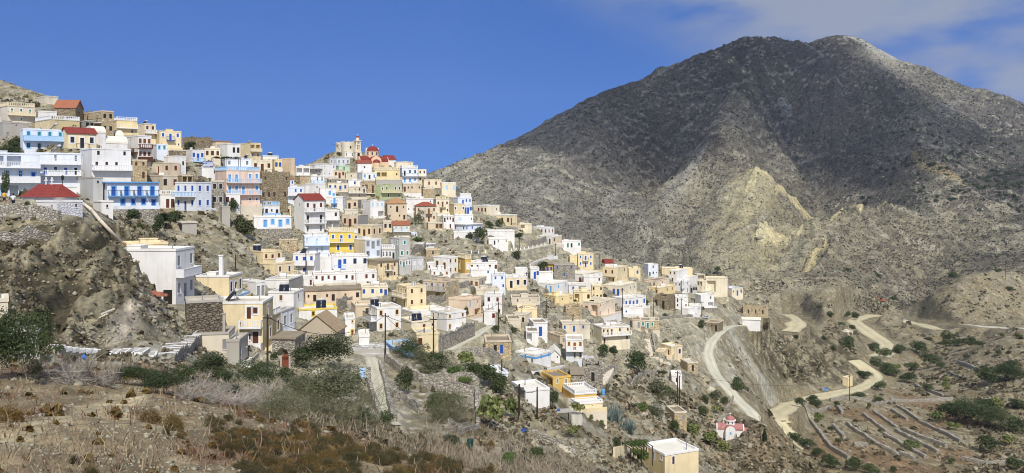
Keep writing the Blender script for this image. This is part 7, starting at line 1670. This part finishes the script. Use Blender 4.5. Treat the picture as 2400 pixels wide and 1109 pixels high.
# ---------------------------------------------------------------- small things
P = hit(141, 478); P[2] = float(gz(P[0], P[1])); t = empty('street_lamp', (P[0], P[1]+0.6, P[2])); tag(t, 'black lantern street lamp rising behind the red chapel roof', 'street lamp')
m = MB(); m.tube((0,0,0),(0,0,2.9),.06,.04,8); m.build('post', PC('iron'), t); m = MB(); m.lathe([(.05,2.9),(.16,3.0),(.2,3.35),(.24,3.4),(.05,3.6)], 8); m.build('lantern', PC('iron'), t)
h = HOUSES['C6']; t = empty('painted_flag', (h['P'][0]+0.4*h['r'][0]-0.12*h['l'][0]*0, h['P'][1]+0.4*h['r'][1]-0.3, h['P'][2]+h['H']+0.05), h['A']); tag(t, 'blue and white striped flag with a cross stretched on the pergola terrace', 'flag')
m = MB(); w_, hh = 2.3, 1.25
for i in range(9): m.box(0,w_,-.02 if i % 2 else -.021,.02,hh*i/9,hh*(i+1)/9,(i+1) % 2)
m.box(0,w_*.37,-.03,-.022,hh*4/9,hh,1); m.box(0,w_*.37,-.036,-.031,hh*(6.1/9),hh*(6.9/9),0); m.box(w_*.155,w_*.215,-.036,-.031,hh*4/9,hh,0); m.build('cloth', [PC('white'), PC('blue')], t)
def pergola(P, A, w_, d_, h_, label, kind='vine', nleaf=3):
    t = empty('pergola', P, A); tag(t, label, 'pergola'); 
    for x in (0, w_/2, w_):
        for y in (0, d_): m = MB(); m.tube((x,y,-0.4),(x,y,h_),.06,.06,6); m.build('post', WOOD, t)
    m = MB()
    for i in range(8): m.box(w_*i/7-.03,w_*i/7+.03,-.2,d_+.2,h_,h_+.08)
    m.build('rafters', WOOD, t)
    for i in range(nleaf):
        o = bpy.data.objects.new('vine', plant_mesh(kind, i % 4)); C.objects.link(o); o.parent = t; o.location = (w_*(i+.5)/nleaf, d_/2, h_-0.25); o.scale = (w_/nleaf*1.4, d_*1.2, 0.8)
pergola((h['P'][0]+2.6*h['r'][0], h['P'][1]+2.6*h['r'][1], h['P'][2]+h['H']-0.1), h['A'], 6.5, 3.0, 2.2, 'dark vine covered pergola beside the painted flag', 'dense', 4)
P = hit(1565, 892); P[2] = float(gz(P[0], P[1])); pergola((P[0]-2.4,P[1],P[2]), 0.2, 2.6, 2.0, 2.0, 'dry vine pergola beside the small white hut', 'olive', 2)
P = hit(1478, 1085); P[2] = float(gz(P[0], P[1])); pergola(tuple(P), 0.3, 3.0, 2.4, 2.0, 'low iron pergola frame with vine before the large yellow house', 'vine', 2)
BR = paint('broken_red_brick', (0.42,0.17,0.11), 0.9)
P = hit(361, 707); P[2] = float(gz(P[0], P[1])); m = MB()
for i in range(60):
    r = random.random()**.5; a = random.uniform(0,6.28); x, y = 1.5*r*cos(a), .9*r*sin(a); z = .55*(1-r)+random.uniform(0,.1); q = len(m.v); s_ = random.uniform(.12,.26); m.box(x-s_,x+s_,y-s_*.6,y+s_*.6,z-.15,z+s_*.5)
tag(m.build('brick_heap', BR, None, loc=(P[0],P[1],P[2])), 'heap of broken red bricks beside the black doorway', 'brick heap')
for (u0,v0,u1,v1,lb) in ((208,776,252,765,'long pale plank lying on the rubble track'),(238,778,268,764,'second pale plank crossing the rubble track'),(232,757,258,768,'grey beam propped in the rubble')):
    a = hit(u0,v0); b = hit(u1,v1); a[2] = float(gz(a[0],a[1]))+.25; b[2] = float(gz(b[0],b[1]))+.35; m = MB(); m.tube((0,0,0), b-a, .11, .11, 4); tag(m.build('plank', W('beige'), None, loc=tuple(a)), lb, 'plank')
P = hit(197, 843); P[2] = float(gz(P[0], P[1])); m = MB(); m.lathe([(.02,0),(.13,.03),(.19,.15),(.14,.28),(.04,.34),(.06,.39)], 10); tag(m.build('rubbish_bag', paint('blue_plastic', (0.05,0.22,0.75), 0.35), None, True, loc=tuple(P)), 'bright blue plastic bag on the stones below the white edged steps', 'plastic bag')
P = hit(1414, 938); P[2] = float(gz(P[0], P[1])); m = MB(); m.lathe([(.3,0),(.33,.3),(.3,.6),(.33,.9),(.05,.95)], 12); tag(m.build('barrel', PC('sky'), None, True, loc=tuple(P)), 'blue barrel beside the orange yellow house', 'barrel')
P = hit(1228, 1012, 75); P[2] = float(gz(P[0], P[1])); t = empty('bench', P, 0.9); t.scale = (0.55,)*3; tag(t, 'blue bench lying on the grey slope path', 'bench'); m = MB(); m.box(-.7,.7,-.2,.2,.38,.44); m.build('seat', PC('blue'), t); m = MB(); m.box(-.7,.7,.18,.24,.5,.85); m.build('backrest', PC('blue'), t)
for x in (-.6,.6): m = MB(); m.box(x-.04,x+.04,-.2,.2,-0.1,.38); m.build('leg', PC('iron'), t)
P = hit(1318, 985); P[2] = float(gz(P[0], P[1])); t = empty('shelter', P, 0.2); tag(t, 'makeshift pallet shelter with a blue crate under the small tree', 'shelter')
for x in (-1,1):
    for y in (-.6,.6): m = MB(); m.tube((x,y,-.3),(x,y,1.1),.05,.05,5); m.build('leg', WOOD, t)
m = MB(); m.box(-1.2,1.2,-.8,.8,1.1,1.2); m.build('top', W('concrete'), t)
m = MB(); m.box(-.2,.2,-.16,.16,0,.2); tag(m.build('crate', PC('blue'), None, loc=(P[0]-0.5,P[1]-0.3,P[2]+1.21)), 'blue crate lying on the pallet shelter', 'crate')
P = hit(1102, 1046); P[2] = float(gz(P[0], P[1])); m = MB(); m.lathe([(.22,0),(.27,.7),(.28,.75),(.02,.8)], 12); tag(m.build('dustbin', paint('dark_green_plastic', (0.01,0.06,0.05), 0.5), None, True, loc=tuple(P)), 'dark green dustbin in the dry stalks', 'dustbin')
P = hit(669, 878); P[2] = float(gz(P[0], P[1])); t = empty('garden_gate', P, 0.1); tag(t, 'little rust red arched iron gate among the plants', 'gate'); m = MB(); m.box(-.38,.38,-.04,.04,0,1.3); m.tube((0,-.04,1.3),(0,.04,1.3),.38,.38,14); m.build('leaf', paint('rusted_iron', (0.20,0.06,0.03), 0.8), t)
for x in (-.5,.5): m = MB(); m.box(x-.1,x+.1,-.1,.1,-.4,1.4); m.build('post', W('concrete'), t)
P = hit(850, 888); P[2] = float(gz(P[0], P[1])); t = empty('garden_gate', (P[0],P[1],P[2]), 0.15); t.scale = (0.75,)*3; tag(t, 'pale blue wooden door in the garden wall beside the concrete path', 'gate'); m = MB(); m.box(-.5,.5,-.05,.05,0,1.65); m.build('leaf', PC('pale'), t); m = MB(); m.box(-1.8,-.5,-.25,.25,-.8,1.7); m.build('wall_end', GS, t); m = MB(); m.box(.5,1.3,-.25,.25,-.8,1.7); m.build('wall_end', GS, t)
# ---------------------------------------------------------------- camera, sun, sky
cam = bpy.data.cameras.new('camera'); co = bpy.data.objects.new('camera', cam); C.objects.link(co)
co.location = (0, 0, 0); co.rotation_euler = (radians(90), 0, 0)
cam.sensor_width = 36; cam.lens = 36*F/2400; cam.clip_start = 0.1; cam.clip_end = 9000
cam.shift_y = (VH-554.5)/2400
bpy.context.scene.camera = co
sun = bpy.data.lights.new('sun', 'SUN'); sun.energy = 3.9; sun.angle = radians(0.5); sun.color = (1.0, 0.95, 0.87)
so = bpy.data.objects.new('sun', sun); C.objects.link(so)
from mathutils import Vector
SKY_TINT = (0.53, 0.98, 1.66); CLOUD_C = (3.4, 3.7, 4.5)
sd = Vector((sin(SUN_AZ)*cos(SUN_EL), -cos(SUN_AZ)*cos(SUN_EL), sin(SUN_EL)))
so.rotation_euler = sd.to_track_quat('Z', 'Y').to_euler(); so.location = (0, -50, 300)
w = bpy.data.worlds.new('World'); bpy.context.scene.world = w; w.use_nodes = True
nt = w.node_tree; nt.nodes.clear()
out = nt.nodes.new('ShaderNodeOutputWorld'); bg = nt.nodes.new('ShaderNodeBackground'); nt.links.new(bg.outputs[0], out.inputs[0])
sky = nt.nodes.new('ShaderNodeTexSky'); sky.sky_type = 'NISHITA'; sky.sun_disc = False
sky.sun_elevation = SUN_EL; sky.sun_rotation = pi-SUN_AZ
sky.altitude = 500; sky.air_density = 1.0; sky.dust_density = 0.3; sky.ozone_density = 3.0
bg.inputs['Strength'].default_value = 0.10
# look the sky up well above its pale horizon band, as in the clear deep blue of the photo, with a thin veil of cloud over the mountain
tc = nt.nodes.new('ShaderNodeTexCoord'); sp = nt.nodes.new('ShaderNodeSeparateXYZ'); nt.links.new(tc.outputs['Generated'], sp.inputs[0])
mz = nt.nodes.new('ShaderNodeMath'); mz.operation = 'MULTIPLY_ADD'; mz.inputs[1].default_value = 0.8; mz.inputs[2].default_value = 0.34; nt.links.new(sp.outputs[2], mz.inputs[0])
mx_ = nt.nodes.new('ShaderNodeMath'); mx_.operation = 'MAXIMUM'; mx_.inputs[1].default_value = 0.3; nt.links.new(mz.outputs[0], mx_.inputs[0])
cb = nt.nodes.new('ShaderNodeCombineXYZ'); nt.links.new(sp.outputs[0], cb.inputs[0]); nt.links.new(sp.outputs[1], cb.inputs[1]); nt.links.new(mx_.outputs[0], cb.inputs[2])
nt.links.new(cb.outputs[0], sky.inputs[0])
def M_(op, a, b=None, c=None):
    n = nt.nodes.new('ShaderNodeMath'); n.operation = op; n.use_clamp = op == 'SUBTRACT' and False
    for i, v in enumerate((a, b, c)):
        if v is None: continue
        if isinstance(v, (int, float)): n.inputs[i].default_value = v
        else: nt.links.new(v, n.inputs[i])
    return n.outputs[0]
mp = nt.nodes.new('ShaderNodeMapping'); mp.inputs['Scale'].default_value = (5.0, 5.0, 14.0); nt.links.new(tc.outputs['Generated'], mp.inputs[0])
cn = _noise(nt, 1.0, 5, mp.outputs[0], 0.5)
az = M_('DIVIDE', sp.outputs[0], M_('MAXIMUM', sp.outputs[1], 0.05))       # tangent of the bearing
el = M_('DIVIDE', sp.outputs[2], M_('MAXIMUM', sp.outputs[1], 0.05))
edge = M_('ADD', M_('MULTIPLY', az, 0.9), M_('MULTIPLY', el, 1.6))
msk = nt.nodes.new('ShaderNodeMapRange'); msk.interpolation_type = 'SMOOTHSTEP'; msk.inputs['From Min'].default_value = 0.36; msk.inputs['From Max'].default_value = 0.66; nt.links.new(edge, msk.inputs[0])
cm = nt.nodes.new('ShaderNodeMapRange'); cm.interpolation_type = 'SMOOTHSTEP'; cm.inputs['From Min'].default_value = 0.34; cm.inputs['From Max'].default_value = 0.60; nt.links.new(cn.outputs[0], cm.inputs[0])
cov_ = M_('MULTIPLY', M_('MULTIPLY', msk.outputs[0], cm.outputs[0]), 0.85)
tint = _mix(nt, 1.0, sky.outputs[0], SKY_TINT, 'MULTIPLY')
# unseen bright cloud behind and above the camera, added to lift the ambient light
m2 = nt.nodes.new('ShaderNodeMapping'); m2.inputs['Scale'].default_value = (2.2, 2.2, 3.0); nt.links.new(tc.outputs['Generated'], m2.inputs[0]); c2 = _noise(nt, 1.3, 5, m2.outputs[0], 0.55)
hi = nt.nodes.new('ShaderNodeMapRange'); hi.interpolation_type = 'SMOOTHSTEP'; hi.inputs['From Min'].default_value = 0.40; hi.inputs['From Max'].default_value = 0.62; nt.links.new(sp.outputs[2], hi.inputs[0])
bk = nt.nodes.new('ShaderNodeMapRange'); bk.interpolation_type = 'SMOOTHSTEP'; bk.inputs['From Min'].default_value = -0.1; bk.inputs['From Max'].default_value = -0.5; nt.links.new(sp.outputs[1], bk.inputs[0])
pc = nt.nodes.new('ShaderNodeMapRange'); pc.interpolation_type = 'SMOOTHSTEP'; pc.inputs['From Min'].default_value = 0.42; pc.inputs['From Max'].default_value = 0.60; nt.links.new(c2.outputs[0], pc.inputs[0])
tint = _mix(nt, M_('MULTIPLY', M_('MAXIMUM', hi.outputs[0], bk.outputs[0]), pc.outputs[0]), tint, (8.0, 8.3, 8.8))
nt.links.new(_mix(nt, cov_, tint, CLOUD_C), bg.inputs[0])
sc = bpy.context.scene
sc.cycles.use_denoising = True; sc.cycles.denoiser = 'OPENIMAGEDENOISE'; sc.cycles.denoising_prefilter = 'ACCURATE'; sc.cycles.pixel_filter_type = 'BLACKMAN_HARRIS'; sc.cycles.filter_width = 1.0
sc.view_settings.view_transform = 'Standard'; sc.view_settings.look = 'None'; sc.view_settings.exposure = 0.12; sc.view_settings.gamma = 1

# ---------------------------------------------------------------- the cloud that shades the upper mountain (high above the frame)
sdv = np.array(sd); edge_px = [(1180,352),(1330,402),(1450,436),(1560,416),(1640,404),(1700,366),(1740,348),(1800,372),(1900,402),(2050,436),(2160,424),(2300,392),(2430,350)]
lowp = np.array([hit(a, b, 600) for a, b in edge_px]); upp = np.array([(x*1.45+dx, y+900, z+330) for (x, y, z), dx in zip(lowp, np.linspace(-150, -420, len(lowp)))])
upp[-4:,0] -= np.array((60,120,230,380))
def lift(p, zc): return p+sdv*((zc-p[2])/sdv[2])
ns, nt_ = 60, 20; Vt = []; Vb = []
ts = np.linspace(0, len(lowp)-1, ns)
for i, tq in enumerate(ts):
    a = np.array([np.interp(tq, range(len(lowp)), lowp[:,k]) for k in range(3)]); b = np.array([np.interp(tq, range(len(upp)), upp[:,k]) for k in range(3)])
    for j in range(nt_):
        f = j/(nt_-1); p = a+(b-a)*f; z0 = 820.0; q = lift(p, z0)
        e = min(1, 4*min(f, 1-f)+0.0, 5*min(i, ns-1-i)/(ns-1)*1.0); th = 75*(max(e, 0.0)**0.4)*(0.6+0.8*vnoise(np.array([q[0]/90]), np.array([q[1]/90]), 3)[0])
        Vb.append((q[0], q[1], z0)); Vt.append((q[0], q[1], z0+0.5+th))
n = ns*nt_; fc = []
for i in range(ns-1):
    for j in range(nt_-1):
        k = i*nt_+j; fc.append((k, k+1, k+nt_+1, k+nt_)); fc.append((n+k, n+k+nt_, n+k+nt_+1, n+k+1))
for i in range(ns-1):
    for k in (i*nt_, i*nt_+nt_-1): fc.append((k, k+nt_, n+k+nt_, n+k))
for j in range(nt_-1):
    for k in (j, (ns-1)*nt_+j): fc.append((k, k+1, n+k+1, n+k))
cmat = bpy.data.materials.new('cloud_vapour'); cmat.use_nodes = True; cnt_ = cmat.node_tree; cnt_.nodes.clear()
co_ = cnt_.nodes.new('ShaderNodeOutputMaterial'); cv = cnt_.nodes.new('ShaderNodeVolumePrincipled'); cv.inputs['Density'].default_value = 0.022; cv.inputs['Color'].default_value = (0.97,0.97,0.97,1); cnt_.links.new(cv.outputs[0], co_.inputs['Volume'])
me = bpy.data.meshes.new('cloud'); me.from_pydata([tuple(map(float, v)) for v in Vb+Vt], [], fc); me.materials.append(cmat)
cl_o = bpy.data.objects.new('cloud', me); C.objects.link(cl_o); cl_o['kind'] = 'structure'

# ---------------------------------------------------------------- thin sea haze
m = MB(); m.box(-5200, 5200, -90, 3700, -420, 430)
hm = bpy.data.materials.new('haze_air'); hm.use_nodes = True; hn = hm.node_tree; hn.nodes.clear(); ho = hn.nodes.new('ShaderNodeOutputMaterial'); hv = hn.nodes.new('ShaderNodeVolumePrincipled')
hv.inputs['Density'].default_value = 0.000075; hv.inputs['Color'].default_value = (0.80, 0.90, 1.0, 1); hv.inputs['Anisotropy'].default_value = 0.2; hn.links.new(hv.outputs[0], ho.inputs['Volume'])
hz_ = m.build('haze', hm); hz_['kind'] = 'stuff'
